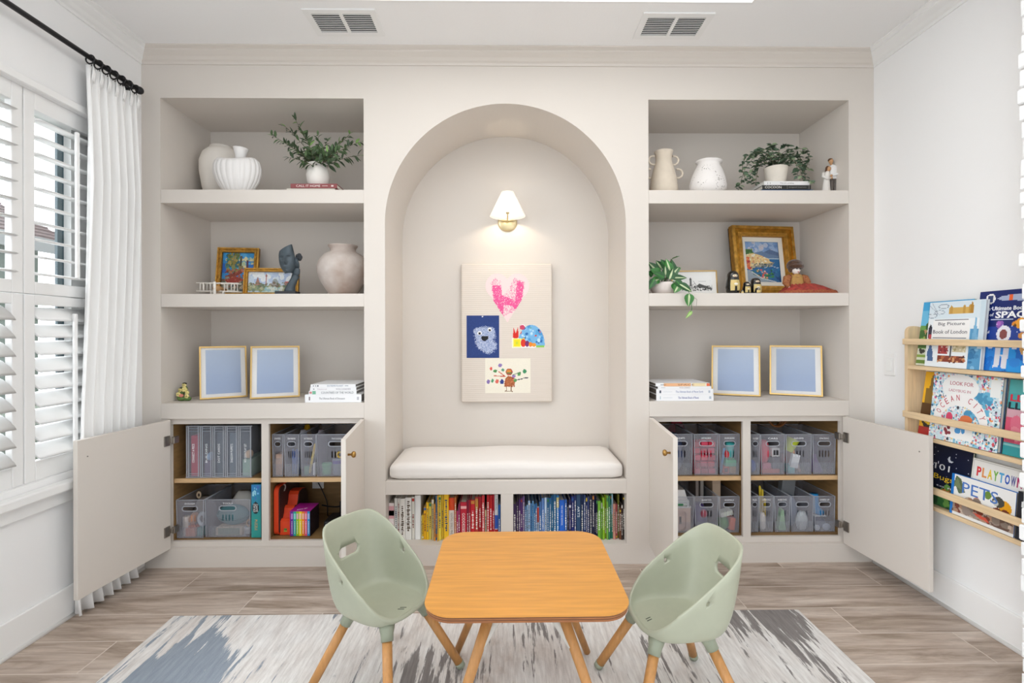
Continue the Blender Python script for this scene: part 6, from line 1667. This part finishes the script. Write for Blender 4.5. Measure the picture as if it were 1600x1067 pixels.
Bn = storage_bin('clear bin of mixed colourful blocks beside the divider, upper row of the right cabinet', 1124, 1160.5, 678.5, ZR, Y, .30, 'BUILDING BLOCKS')
item('block', 'toy_block', 'coral block with a dark hole at the bottom of the mixed block bin', 'toy block', Bn, .42, 0, .28, .17, '#ec6a50', .02, .04, col2='#5a2a24')
item('block', 'toy_block', 'tan wooden block at the bottom right of the mixed block bin', 'toy block', Bn, .76, 0, .30, .17, '#c09a60', .02, .04, col2='#b88f54')
item('brick', 'toy_brick', 'green brick resting on the bottom blocks of the mixed block bin', 'toy brick', Bn, .66, .175, .52, .19, '#48c08a', .02, .05)
item('cup', 'stacking_cup', 'teal stacking cup on top of the green brick in the mixed block bin', 'toy cup', Bn, .74, .37, .42, .36, '#46c0be', .03)
item('ball', 'toy_ball', 'small red ball on the green brick in the mixed block bin', 'ball', Bn, .47, .37, .24, .20, '#e8383e', .01, .04)
item('stick', 'toy_stick', 'light blue stick leaning in the mixed block bin', 'toy', Bn, .19, .0, .11, .62, '#5aa8e0', .02, rot=.16)
item('block', 'toy_block', 'purple block at the left of the mixed block bin', 'toy block', Bn, .13, 0, .14, .36, '#8a5a9a', .07, .05)
item('ball', 'toy_ball', 'yellow ball on the purple block at the left of the mixed block bin', 'ball', Bn, .15, .365, .18, .17, '#e0d45a', .07, .05)
item('block', 'toy_block', 'salmon block stacked at the back of the mixed block bin', 'toy block', Bn, .32, 0, .46, .88, '#c87a68', .14, .06)
# -- right cabinet, upper right
Bn = storage_bin('clear bin with a blue ball, half hidden by the divider of the right cabinet', 1172.5, 1187.5, 679, ZR, Y, .30, 'BALL RUN')
item('ball', 'toy_ball', 'blue ball in the clear bin half hidden by the right cabinet divider', 'ball', Bn, .5, 0, .92, .32, '#3a66c8', .02, .05); item('block', 'toy_block', 'dark blue block behind the blue ball', 'toy block', Bn, .5, 0, .8, .5, '#4a4f6a', .09, .05)
Bn = storage_bin('clear bin of red and pink toys above the yellow stick bin, right cabinet', 1188.8, 1226, 679, ZR, Y, .30, 'CARS')
item('card', 'toy_car', 'coral flat toy at the bottom of the red and pink toy bin', 'toy', Bn, .5, 0, .74, .10, '#e0685a', .02, .06)
item('block', 'toy_block', 'pink block resting on the coral toy', 'toy block', Bn, .34, .105, .36, .14, '#e05a7a', .02, .05)
item('block', 'toy_block', 'dark grey block at the right of the red and pink toy bin', 'toy block', Bn, .76, .105, .34, .30, '#4a4a50', .02, .05, col2='#5a5a60')
item('pouch', 'toy_bag', 'red toy bag on the pink block in the red and pink toy bin', 'toy', Bn, .3, .25, .50, .56, '#d84258', .02, .06)
item('block', 'toy_block', 'white and black block on the dark grey one', 'toy block', Bn, .72, .41, .34, .22, '#d8d8d8', .02, .05, col2='#1c1c20')
Bn = storage_bin('clear bin with a lime cup and white block, right cabinet', 1228, 1268, 679, ZR, Y, .30, 'SHAPE SORTER')
item('block', 'toy_block', 'teal block at the bottom of the bin with the lime cup', 'toy block', Bn, .28, 0, .26, .20, '#48b0b0', .015, .05)
item('card', 'toy_card', 'white block leaning on the teal block under the lime cup', 'toy block', Bn, .36, .12, .30, .34, '#e8ecf0', .012, .02, rot=.22)
item('ball', 'toy_ball', 'coral egg beside the white block in the lime cup bin', 'ball', Bn, .14, .21, .2, .24, '#ec6a58', .05, .05)
item('stick', 'wooden_spoon', 'peach wooden spoon leaning in the bin with the lime cup', 'toy', Bn, .70, .0, .12, .62, '#d8a888', .03, rot=-.3, col2='#e0b090')
item('cup', 'stacking_cup', 'lime green cup on top of the blocks in the third bin', 'toy cup', Bn, .28, .46, .46, .34, '#c8d83a', .02, rot=.45)
item('block', 'toy_block', 'tan block standing at the back of the lime cup bin', 'toy block', Bn, .6, 0, .6, .5, '#b8988a', .16, .06)
Bn = storage_bin('clear bin with a purple cone, rightmost in the upper row of the right cabinet', 1270, 1309, 679, ZR, Y, .30, 'STACKING')
item('cone', 'toy_cone', 'purple cone in the rightmost upper bin', 'toy', Bn, .42, 0, .66, .42, '#6a4a8a', .02, .10)
item('block', 'toy_block', 'dark violet block behind the purple cone', 'toy block', Bn, .55, 0, .8, .66, '#4a4460', .14, .08)
# things lying on top of the upper bins
x, z_ = at(1212, 662, .22)
for k in range(3):
    b = MB(); rr = .050 - .009 * k
    b.torus(rr, .006, mat('#7a4a1e', .5), 36, 8, T(0, .012 * k, rr + .006) @ R(PI / 2, 'X'), PI * 1.0, PI * 2.0)
    b.tube([(-rr, .012 * k, rr + .006), (-rr - .004, .012 * k, rr + .018)], .006, mat('#7a4a1e', .5), 8); b.tube([(rr, .012 * k, rr + .006), (rr + .004, .012 * k, rr + .018)], .006, mat('#7a4a1e', .5), 8)
    tag(b.obj('wooden_arch', loc=(x, .20, .672 + .0)), ('outermost', 'middle', 'innermost')[k] + ' brown wooden arch toy above the second and third upper right bins', 'toy', 'brown wooden arches')
# -- right cabinet, lower left
Y = .08
Bn = storage_bin('clear bin holding a white toy house behind the open door, right cabinet', 1042, 1084, 776.5, ZF, Y, .29, None, slots=False)
x, _ = at(1062, 800, Y + .02)
t = thing('toy_house', 'white and pink wooden toy house standing in the bin behind the open right door', 'toy house', (x, Y + .02, ZF + .003)); W1, W2, W3 = mat('#e6e4e2', .6), mat('#e8c8b4', .6), mat('#d8a878', .6)
b = MB(); b.ext([rect(-.06, .06, 0, .125), stadium(.012, .055, .05, .11)], .02, W2, FR(0, .02, 0)); b.box(-.06, .06, .02, .15, 0, .125, W2, .002); b.obj('walls', t)
b = MB(); b.box(-.062, .062, -.004, .15, .125, .135, W1, .002); b.box(-.055, .055, .004, .14, .135, .165, mat('#dfe4e2', .6), .003); b.box(-.055, .02, 0, .006, .137, .146, mat('#3a8a5a', .5)); b.ext([[(-.058, 0), (.045, 0), (.03, .055), (-.045, .055)]], .14, W1, FR(0, .146, .166)); b.obj('roof', t)
b = MB(); b.box(.005, .016, .017, .021, .03, .07, mat('#2a2420', .6), .001); b.obj('window', t)
Bn = storage_bin('clear bin with a purple toy below the red brick bin, right cabinet', 1085.5, 1122, 776, ZF, Y, .29, 'SENSORY TOYS')
item('pouch', 'toy_bag', 'purple toy bag in the second lower bin', 'toy', Bn, .42, 0, .72, .66, '#5a4a86', .03, .12); item('ball', 'toy_ball', 'dark red ball seen through the slots of the second lower bin', 'ball', Bn, .45, .36, .30, .24, '#a83a50', .006, .03)
for k, (fx, hh, c) in enumerate(((.62, 1.28, '#a89c94'), (.84, 1.18, '#b8b0a8'))): item('card', 'board_book', ('taller', 'shorter')[k] + ' grey-brown board book sticking up behind the purple toy bag', 'book', Bn, fx, 0, .14, hh, c, .17, .10, col2=c)
Bn = storage_bin('clear bin of green and orange toys below the mixed block bin', 1123.5, 1160.5, 776, ZF, Y, .29, 'ANIMALS', ribs=False)
item('pouch', 'plush_toy', 'green plush toy at the bottom of the bin beside the divider', 'toy', Bn, .38, 0, .56, .36, '#5a9a4a', .02, .06)
item('block', 'toy_block', 'orange toy at the bottom right of the bin beside the divider', 'toy block', Bn, .72, 0, .26, .34, '#ec7038', .02, .05, rot=.12)
item('card', 'toy_card', 'white card lying over the green plush toy', 'card', Bn, .50, .36, .62, .13, '#dfe4da', .02, .05, rot=-.25)
item('card', 'cardboard_box', 'tall beige cardboard box standing in the bin beside the divider', 'box', Bn, .34, 0, .42, 1.26, '#cdb49a', .12, .12, col2='#d6bea4')
# -- right cabinet, lower right
Bn = storage_bin('clear bin half hidden behind the divider, lower right row of the right cabinet', 1172.5, 1185.5, 775.5, ZF, Y, .29, 'TILES')
item('pouch', 'zip_pouch', 'grey pouch in the half hidden lower bin', 'pouch', Bn, .5, 0, .6, .8, '#a09a98', .03, .1)
Bn = storage_bin('narrow clear bin with yellow sticks poking out, right cabinet', 1186.5, 1208.5, 775.5, ZF, Y, .29, 'STICKS')
for k in range(3): item('stick', 'craft_stick', 'yellow craft stick in the narrow bin, ' + ('tallest, at the left', 'middle one', 'shortest, at the right')[k], 'craft stick', Bn, (.40, .58, .76)[k], 0, .14, (1.20, 1.10, .84)[k], '#d8b83a', .04, col2='#e8cc3a', grp='yellow craft sticks')
item('pouch', 'cotton_bag', 'white cotton bag at the bottom left of the yellow stick bin', 'pouch', Bn, .36, 0, .5, .5, '#e2dcd4', .01, .025)
Bn = storage_bin('narrow clear bin with a green shard beside the yellow stick bin', 1210, 1234.5, 775.5, ZF, Y, .29, 'RIBBONS')
item('wedge', 'paper_wedge', 'pale green paper wedge in the third lower bin', 'paper', Bn, .62, 0, .5, .58, '#a4d0a4', .02, .03, col2='#8fc08f'); item('pouch', 'zip_pouch', 'grey pouch behind the pale green wedge', 'pouch', Bn, .45, 0, .76, .8, '#8a909a', .08, .1)
Bn = storage_bin('clear bin of bagged pieces, fourth in the lower right row of the right cabinet', 1236, 1271, 775.5, ZF, Y, .29, None)
item('pouch', 'zip_pouch', 'steel blue pouch in the fourth lower bin', 'pouch', Bn, .4, 0, .7, .84, '#5f7898', .06, .1); item('pouch', 'plastic_bag', 'pale plastic bag in front of the steel blue pouch', 'bag', Bn, .62, 0, .56, .52, '#c4ccd0', .01, .04)
item('card', 'board_book', 'grey card box tilted on top of the fourth lower bin', 'box', dict(Bn, y=Bn['y'] + .16), .45, 0, .62, 1.22, '#8a8e92', .0, .04, rot=.12)
Bn = storage_bin('clear bin with a bright blue toy boot, lower right cabinet', 1272.5, 1309, 775.5, ZF, Y, .29, 'DRESS UP')
t = thing('toy_boot', 'bright blue toy boot with a white sole in the rightmost lower bin', 'toy', (Bn['x0'] + .006, Y + .03, ZF + .002))
b = MB(); hB = Bn['h']; BL = mat('#2a98dc', .5)
b.tube([(.022, .02, hB * .98), (.024, .02, hB * .7), (.032, .02, hB * .52), (.055, .02, hB * .46), (.072, .02, hB * .44)], [.022, .022, .024, .020, .012], BL, 14); b.obj('leg', t)
b = MB(); b.box(.018, .084, .004, .036, hB * .345, hB * .375, WTXT, .003)
for sx in (.05, .07): b.ball((sx, .006, hB * .335), (.006, .006, .006), BLACK, 10, 8)
b.obj('sole', t)
item('pouch', 'zip_pouch', 'navy pouch under the toy boot in the rightmost lower bin', 'pouch', Bn, .5, 0, .8, .31, '#4a5470', .02, .14)
item('ball', 'toy_ball', 'white egg at the bottom left of the rightmost lower bin', 'ball', Bn, .2, 0, .28, .16, '#dfe4ee', .004, .02); item('ball', 'toy_ball', 'pale blue oval at the bottom right of the rightmost lower bin', 'ball', Bn, .66, 0, .40, .20, '#c4cede', .004, .02)

# ================================================================ book rack on the right wall
RX = 1.84; RY0, RY1 = -.302, -.955
PINE = mat('#e3c79f', .5, var=.10, vs=7, stretch=(14, 1.2, 14))
PINEV = mat('#e3c79f', .5, var=.10, vs=7, stretch=(14, 14, 1.2))
t = thing('book_rack', 'pale pine three-tier book rack mounted on the right wall', 'book rack', (XR, RY0, .43))
for yy in (RY0, RY1 + .018):
    b = MB(); d = XR - RX
    b.ext([[(0, 0), (d, 0), (d, .78)] + [(d - .055 + .055 * math.cos(a), .78 + .03 * math.sin(a)) for a in [PI / 2 * k / 6 for k in range(1, 7)]] + [(.028 + .028 * math.cos(a), .782 + .028 * math.sin(a)) for a in [PI / 2 + PI / 2 * k / 6 for k in range(7)]]], .018, PINEV, Matrix(((1, 0, 0, RX - XR), (0, 0, 1, yy - .018 - RY0), (0, 1, 0, 0), (0, 0, 0, 1)))); b.obj('end_panel', t)
SHS = (1.060, .748, .452)
for zt, (r0, r1) in zip(SHS, ((1.155, 1.182), (.818, .848), (.508, .538))):
    b = MB(); b.box(RX - XR, -.001, RY1 + .018 - RY0, -.018, zt - .018 - .43, zt - .43, PINE, .002); b.obj('shelf', t)
    b = MB(); b.box(RX - XR - .012, RX - XR, RY1 - RY0, 0, r0 - .43, r1 - .43, PINE, .003); b.obj('rail', t)


def cover_book(name, label, yL, yR, z, h, xb, th, lean, ink, texts, edge='#e8e2d4', spine=None):
    w_ = yL - yR; yL += .02; yR += .02; xb += .017 if xb < 1.85 else .009
    t = thing(name, label, 'book', (xb, (yL + yR) / 2, z + th * math.sin(lean) + .0006), 0, 'picture books on the pine rack')
    L = R(lean, 'Y'); c = ink.a.reshape(-1, 3).mean(0)
    q = MB(); cm = spine or '#%02x%02x%02x' % tuple(int(255 * (x ** (1 / 2.2))) for x in c)
    q.box(0, .0018, -w_ / 2, w_ / 2, 0, h, mat(cm, .4), mtx=L); q.box(th - .0018, th, -w_ / 2, w_ / 2, 0, h, mat(cm, .4), mtx=L); q.box(.0018, th - .0018, w_ / 2 - .0025, w_ / 2, 0, h, mat(cm, .4), mtx=L); q.obj('cover', t)
    q = MB(); q.box(.0018, th - .0018, -w_ / 2 + .004, w_ / 2 - .0025, .003, h - .003, mat(edge, .9), mtx=L); q.obj('pages', t)
    ink.mesh('cover_art', w_, h, t, L @ FX(-.0004, 0, h / 2), .35, .2)
    if texts:
        q = MB()
        for (s_, cx, cy, tw_, th_, cc, *r_) in texts: q.text(s_, tw_ * w_, th_ * h, mat(cc, .5), L @ FX(-.0006, 0, 0) @ T(cx * w_, cy * h, 0) @ R(r_[0] if r_ else 0, 'Z'), .0005, bold=(r_[1] if len(r_) > 1 else 0))
        q.obj('title', t)
    return t


# top tier
I = Ink(60, 72, '#3fa8dc')
I.rect(0, .62, 1, .86, '#6cc0e6'); I.rect(0, 0, 1, .62, '#6aa050'); I.blobs(50, ['#4f9a3a', '#8aba5a', '#3a6a34', '#c0906a', '#d0b0a0'], .04, .12, (0, .36, 1, .66)); I.poly([(.4, .3), (.5, .3), (.5, .66), (.36, .5)], '#2f3a34'); I.rect(0, 0, 1, .27, '#d8dcc8'); I.rect(0, .03, 1, .09, '#6a8a3a'); I.rect(0, .12, 1, .16, '#8aa84a'); I.rect(0, .28, 1, .33, '#4a6a3a'); I.blobs(20, ['#3a3a34', '#e8e8e4'], .01, .04, (0, .17, 1, .27)); I.rect(.30, .655, .75, .755, '#f2f2f0')
cover_book('picture_book', 'blue and green landscape picture book behind the London book, top tier', -.352, -.60, SHS[0], .290, 1.858, .008, .14, I, [('Walks', .0, .705, .36, .05, '#3a3a3a'), ('usborne', -.22, .81, .3, .02, '#2a6a9a')])
I = Ink(72, 84, '#eef3f5')
I.rect(0, .74, 1, 1, '#dbe8ef'); I.rect(.78, .0, .98, .58, '#5a9cc8'); I.poly([(.80, .3), (.86, .80), (.92, .3)], '#7ab4d8'); I.blobs(14, ['#4a8ab8', '#8ac0e0', '#3a78a8'], .02, .05, (.78, 0, .98, .5)); I.rect(.75, .36, 1, .375, '#a8c8dc'); I.rect(.92, .3, 1, 1, '#cfe0ea')
I.rect(.38, .81, .80, .90, '#d8b060'); I.rect(.38, .855, .80, .862, '#a8803a')
for xx in (.39, .62, .72): I.poly([(xx, .81), (xx + .05, .81), (xx + .05, .91), (xx + .025, .945), (xx, .91)], '#c89a48')
I.poly([(.75, .81), (.80, .81), (.80, .93), (.775, .985), (.75, .93)], '#b88838')
for (ex, ey) in ((.27, .93), (.2, .84), (.06, .79)):
    I.ell(ex, ey, .10, .036, '#8a9aa8'); I.ell(ex, ey, .085, .026, '#dfe8ee')
I.line(.0, .95, .2, .80, .004, '#a8b4c0'); I.line(.05, .98, .16, .84, .004, '#a8b4c0')
I.rect(.10, .44, .76, .72, '#f8f6f4'); I.line(.12, .725, .74, .725, .005, '#6a6a72'); I.line(.12, .445, .72, .445, .005, '#6a6a72'); I.rect(.02, .44, .09, .60, '#3a3a48'); I.rect(.03, .42, .09, .5, '#c04a50'); I.poly([(.02, .6), (.055, .66), (.09, .6)], '#2a2a38')
I.poly([(.04, .08), (.03, .22), (.08, .38), (.14, .22), (.15, .08)], '#4a6a98'); I.rect(.24, .20, .42, .40, '#b84a48'); I.blobs(16, ['#e8d0c8', '#8a2f34'], .012, .02, (.24, .2, .42, .4)); I.rect(.50, .24, .74, .38, '#d8cba8'); I.blobs(16, ['#b8a878', '#f0e8d0'], .012, .02, (.5, .24, .74, .38)); I.rect(.24, .08, .72, .18, '#8a3f2c'); I.blobs(20, ['#b86a44', '#5a2a20', '#d8a070'], .012, .03, (.24, .08, .72, .18)); I.rect(.46, .16, .49, .36, '#4a4a52'); I.rect(.62, .15, .74, .17, '#2a2a30')
cover_book('picture_book', 'white book of London sights with a grey title, front of the top tier', -.425, -.685, SHS[0], .282, 1.829, .013, .10, I, [('Big Picture', -.06, .655, .48, .062, '#5a5a62'), ('Book of London', -.08, .54, .62, .058, '#5a5a62')], edge='#c8ccd0')
I = Ink(66, 84, '#1f3f96')
I.rect(0, .55, 1, 1, '#17286a'); I.rect(0, 0, 1, .30, '#1f6ac4'); I.blobs(30, ['#2f8ae0', '#2a9ae8', '#1f74d0'], .05, .14, (.1, 0, 1, .24)); I.ell(.29, .90, .085, .065, '#f2f0ee'); I.rect(.25, .86, .33, .94, '#3a4a78'); I.ell(.05, .86, .06, .05, '#c8323a'); I.poly([(.40, .90), (.5, .93), (.86, .95), (.86, .86), (.5, .87)], '#a8b4d0'); I.rect(.6, .87, .66, .945, '#e8642e'); I.rect(.86, .83, 1, .97, '#e8562a'); I.line(.34, .635, .96, .645, .004, '#c8d0e8')
I.ell(.50, .575, .065, .05, '#8a5ab0'); I.ell(.48, .585, .035, .03, '#b06ac0'); I.ell(.86, .58, .17, .045, '#e8902a'); I.ell(.84, .585, .085, .065, '#f0a83a'); I.ell(.75, .56, .02, .02, '#5a3a1a')
I.rect(.26, .5, .30, .64, '#a8a8c8'); I.poly([(.2, .46), (.34, .50), (.34, .47), (.2, .43)], '#e0e0e8'); I.ell(.58, .46, .12, .10, '#e8e8f0'); I.ell(.575, .455, .065, .06, '#8a4a48'); I.rect(.46, .30, .70, .38, '#e6e6ee'); I.rect(.47, .16, .56, .34, '#d8d8e4'); I.rect(.60, .16, .69, .34, '#d8d8e4'); I.poly([(.46, .04), (.55, .05), (.57, .2), (.47, .2)], '#e2e2ea'); I.poly([(.58, .2), (.69, .2), (.68, .04), (.60, .04)], '#e2e2ea'); I.rect(.46, .285, .70, .305, '#3a3a48'); I.ell(.38, .31, .05, .04, '#d8d8e4'); I.ell(.78, .31, .05, .04, '#d8d8e4'); I.ell(.96, .28, .09, .08, '#d8a868'); I.ell(.90, .44, .09, .04, '#d8964a'); I.poly([(.14, .26), (.2, .3), (.24, .2), (.16, .2)], '#dfe4f0'); I.poly([(.1, .12), (.18, .14), (.16, .04), (.1, .02)], '#c02a34')
I.blobs(30, ['#d8e0f4'], .003, .008, (.2, .3, 1, .84))
I.a = np.roll(I.a, -int(.1 * I.w), axis=1)
cover_book('picture_book', 'navy space picture book with an astronaut and planets on its cover, top tier', -.630, -.86, SHS[0], .314, 1.848, .012, .12, I, [('The Ultimate Book', -.06, .775, .74, .05, '#f4f6fa', 0, .02), ('of', -.25, .70, .07, .04, '#f4f6fa'), ('SPACE', .117, .695, .60, .085, '#fafafa', 0, .03)])
# middle tier
I = Ink(60, 72, '#eeb41e')
I.poly([(.05, .5), (.05, .74), (.12, .74), (.14, .9), (.17, .97), (.2, .9), (.22, .74), (.30, .72), (.30, .5)], '#8a6a2a'); I.rect(.3, .46, .46, .72, '#7a5a28'); I.rect(0, .3, 1, .5, '#5a3a1a'); I.poly([(.28, .3), (.30, .6), (.38, .66), (.46, .58), (.48, .3)], '#2f1c10'); I.ell(.38, .53, .07, .05, '#e08a3a'); I.poly([(.05, .2), (.3, .44), (.5, .3), (.5, .15), (.1, .12)], '#2a1a12'); I.poly([(.2, .3), (.3, .38), (.36, .32), (.26, .26)], '#f0c41e'); I.poly([(.06, .22), (.3, .25), (.48, .18), (.2, .16)], '#f0c41e'); I.rect(0, 0, 1, .12, '#b82a24'); I.ell(.3, .06, .08, .07, '#d8322c')
cover_book('picture_book', 'yellow picture book with a city skyline behind the ocean book, middle tier', -.365, -.61, SHS[1], .285, 1.857, .008, .14, I, None)
I = Ink(128, 112, '#d3e4ea'); Pm = ['#5aa8c8', '#8ac4dc', '#e06a8a', '#d84a5a', '#f0a060', '#2f5f8a', '#e8c0d0', '#3a8a9a', '#c85a8a', '#3a3a4a', '#f0d070']
I.blobs(1500, Pm + ['#f4f4f2'] * 7 + ['#8ac4dc'] * 3, .004, .018); I.blobs(60, ['#6ab4d4', '#4a94bc'], .02, .06, (.55, .3, .85, .75))
I.ell(.42, .80, .27, .19, '#f2f2f0'); ring_ = (((I.xx - .45) / .40) ** 2 + ((I.yy - .30) / .42) ** 2 <= 1) & (((I.xx - .45) / .30) ** 2 + ((I.yy - .24) / .30) ** 2 >= 1) & (I.yy > .28); I.put(ring_, '#f5f3f1'); I.rect(.22, .06, .66, .24, '#f2f2f0'); I.blobs(8, ['#4a9ad8'], .02, .035, (.40, .16, .56, .24)); I.blobs(6, ['#8a2f3a'], .015, .03, (.24, .12, .34, .24)); I.ell(.30, .36, .05, .07, '#d84a6a'); I.ell(.55, .36, .09, .06, '#e07a4a'); I.rect(.84, .72, .98, .96, '#eef0ee')
TT = [('LOOK FOR', -.06, .86, .34, .055, '#b85a6a'), ('LADYBUG IN', -.08, .755, .32, .04, '#c88a94')]
for k, ch in enumerate('OCEAN CITY'):
    a = math.radians(158 - k * 15.2)
    if ch != ' ': TT.append((ch, -.05 + .345 * math.cos(a), .285 + .375 * math.sin(a), .045 if ch != 'I' else .008, .085, '#c04a5a', a - PI / 2))
cover_book('picture_book', 'white busy-patterned ocean city picture book in front on the middle tier', -.445, -.752, SHS[1], .288, 1.829, .016, .10, I, TT, spine='#3a5a7a')
I = Ink(54, 72, '#58b4b4')
I.rect(0, .62, 1, .82, '#4aa8ac'); I.rect(0, .50, 1, .62, '#d8a8b4'); I.rect(0, .16, 1, .5, '#dc5a78'); I.blobs(26, ['#e0708a', '#c84a68', '#e88a9a'], .05, .12, (0, .18, 1, .52)); I.ell(.55, .28, .22, .12, '#4a3028'); I.ell(.55, .27, .10, .06, '#d8b898'); I.rect(0, 0, 1, .16, '#2f9aa0'); I.rect(.4, .13, .9, .2, '#2a3a5a'); I.rect(0, .12, 1, .15, '#8ac8c8')
cover_book('picture_book', 'teal and pink picture book at the right end of the middle tier', -.758, -.955, SHS[1], .285, 1.842, .010, .12, I, [('LLAMA', -.06, .76, .8, .09, '#d8324a', 0, .03), ('LLAMA', -.08, .655, .8, .09, '#23303a', 0, .03)])
# bottom tier
I = Ink(60, 72, '#141a34')
I.blobs(40, ['#e8e8f0', '#8a90b0'], .004, .010, (0, .4, 1, 1)); I.ell(.60, .80, .06, .05, '#dfe2ea'); I.ell(.64, .82, .055, .045, '#141a34'); I.rect(0, 0, 1, .28, '#2f6a34'); I.blobs(40, ['#3f8a3f', '#1f4a28', '#6a9a4a'], .03, .08, (0, 0, 1, .34)); I.blobs(10, ['#7a4a2a', '#c87a3a'], .02, .05, (.4, .2, .9, .36))
cover_book('picture_book', 'dark night-sky picture book at the left of the bottom tier', -.36, -.60, SHS[2], .262, 1.857, .012, .13, I, [('101', -.05, .64, .3, .10, '#f0f0f0'), ('Bugs', .0, .46, .4, .11, '#f0c81e'), ('to find', .12, .33, .5, .03, '#d8dce8')])
I = Ink(90, 66, '#f1efe9')
I.rect(.02, .02, .98, .98, '#d8d6ce'); I.rect(.03, .03, .97, .97, '#f3f1ec'); I.ell(.16, .55, .085, .11, '#e8c82a'); I.ell(.16, .58, .06, .06, '#f0dc4a'); I.rect(.25, .47, .30, .62, '#5a9ad0'); I.rect(.34, .46, .58, .58, '#b0a85a'); I.rect(.60, .40, .98, .52, '#6a5a8a'); I.blobs(40, ['#8a7a4a', '#4a8ab0', '#a8506a', '#5a8a4a', '#d8a04a'], .012, .03, (.34, .38, .98, .58)); I.rect(.03, .03, .97, .3, '#a8b8a0')
TT = [(c, -.36 + .103 * k, .80, .085, .155, col, 0, .03) for k, (c, col) in enumerate(zip('PLAYTOWN', ('#d8343a', '#e89a5a', '#e8c42a', '#7ab84a', '#4aa8d8', '#2f5fc0', '#5a5a9a', '#b82a6a')))]
cover_book('picture_book', 'white picture book with rainbow title letters behind the pet book, bottom tier', -.605, -.825, SHS[2], .245, 1.857, .014, .12, I, TT)
I = Ink(84, 56, '#f0efec')
I.poly([(.02, .66), (.08, .98), (.16, .92), (.24, .62), (.14, .54), (.08, .7)], '#5a6a4a'); I.poly([(.04, .7), (.1, .94), (.18, .66)], '#76845e'); I.rect(.0, 0, .05, 1, '#1f7ad0'); I.ell(.86, .56, .09, .17, '#e8a41e'); I.ell(.76, .66, .09, .12, '#4a4a44'); I.ell(.72, .62, .04, .07, '#c8c8c0'); I.ell(.6, .74, .05, .1, '#6a8a3a'); I.poly([(.36, .5), (.5, .5), (.44, .64)], '#c88a78'); I.rect(.05, .06, 1, .42, '#a89484'); I.blobs(60, ['#8a7a6e', '#c8b4a4', '#6a5044', '#b08a70', '#9a8a80', '#7a3a2a'], .02, .08, (.08, .08, 1, .46)); I.poly([(.38, .22), (.58, .2), (.66, .1), (.46, .14)], '#d85a44'); I.rect(.05, 0, 1, .07, '#eceae6')
cover_book('picture_book', 'white pet picture book with a parrot on its cover, front of the bottom tier', -.548, -.812, SHS[2], .165, 1.829, .016, .08, I, [('PETS', -.03, .73, .56, .28, '#4a78c0')], spine='#1f7ad0', edge='#a89880')
I = Ink(30, 50, '#23262e'); I.ell(.4, .74, .3, .16, '#f0f2f4'); I.ell(.4, .26, .3, .16, '#f0f2f4')
cover_book('picture_book', 'dark picture book with round white letter badges at the right end, bottom tier', -.818, -.955, SHS[2], .175, 1.829, .018, .08, I, [('D', -.10, .74, .16, .16, '#2a8ac0', 0, .03), ('D', -.10, .26, .16, .16, '#2a8ac0', 0, .03)])
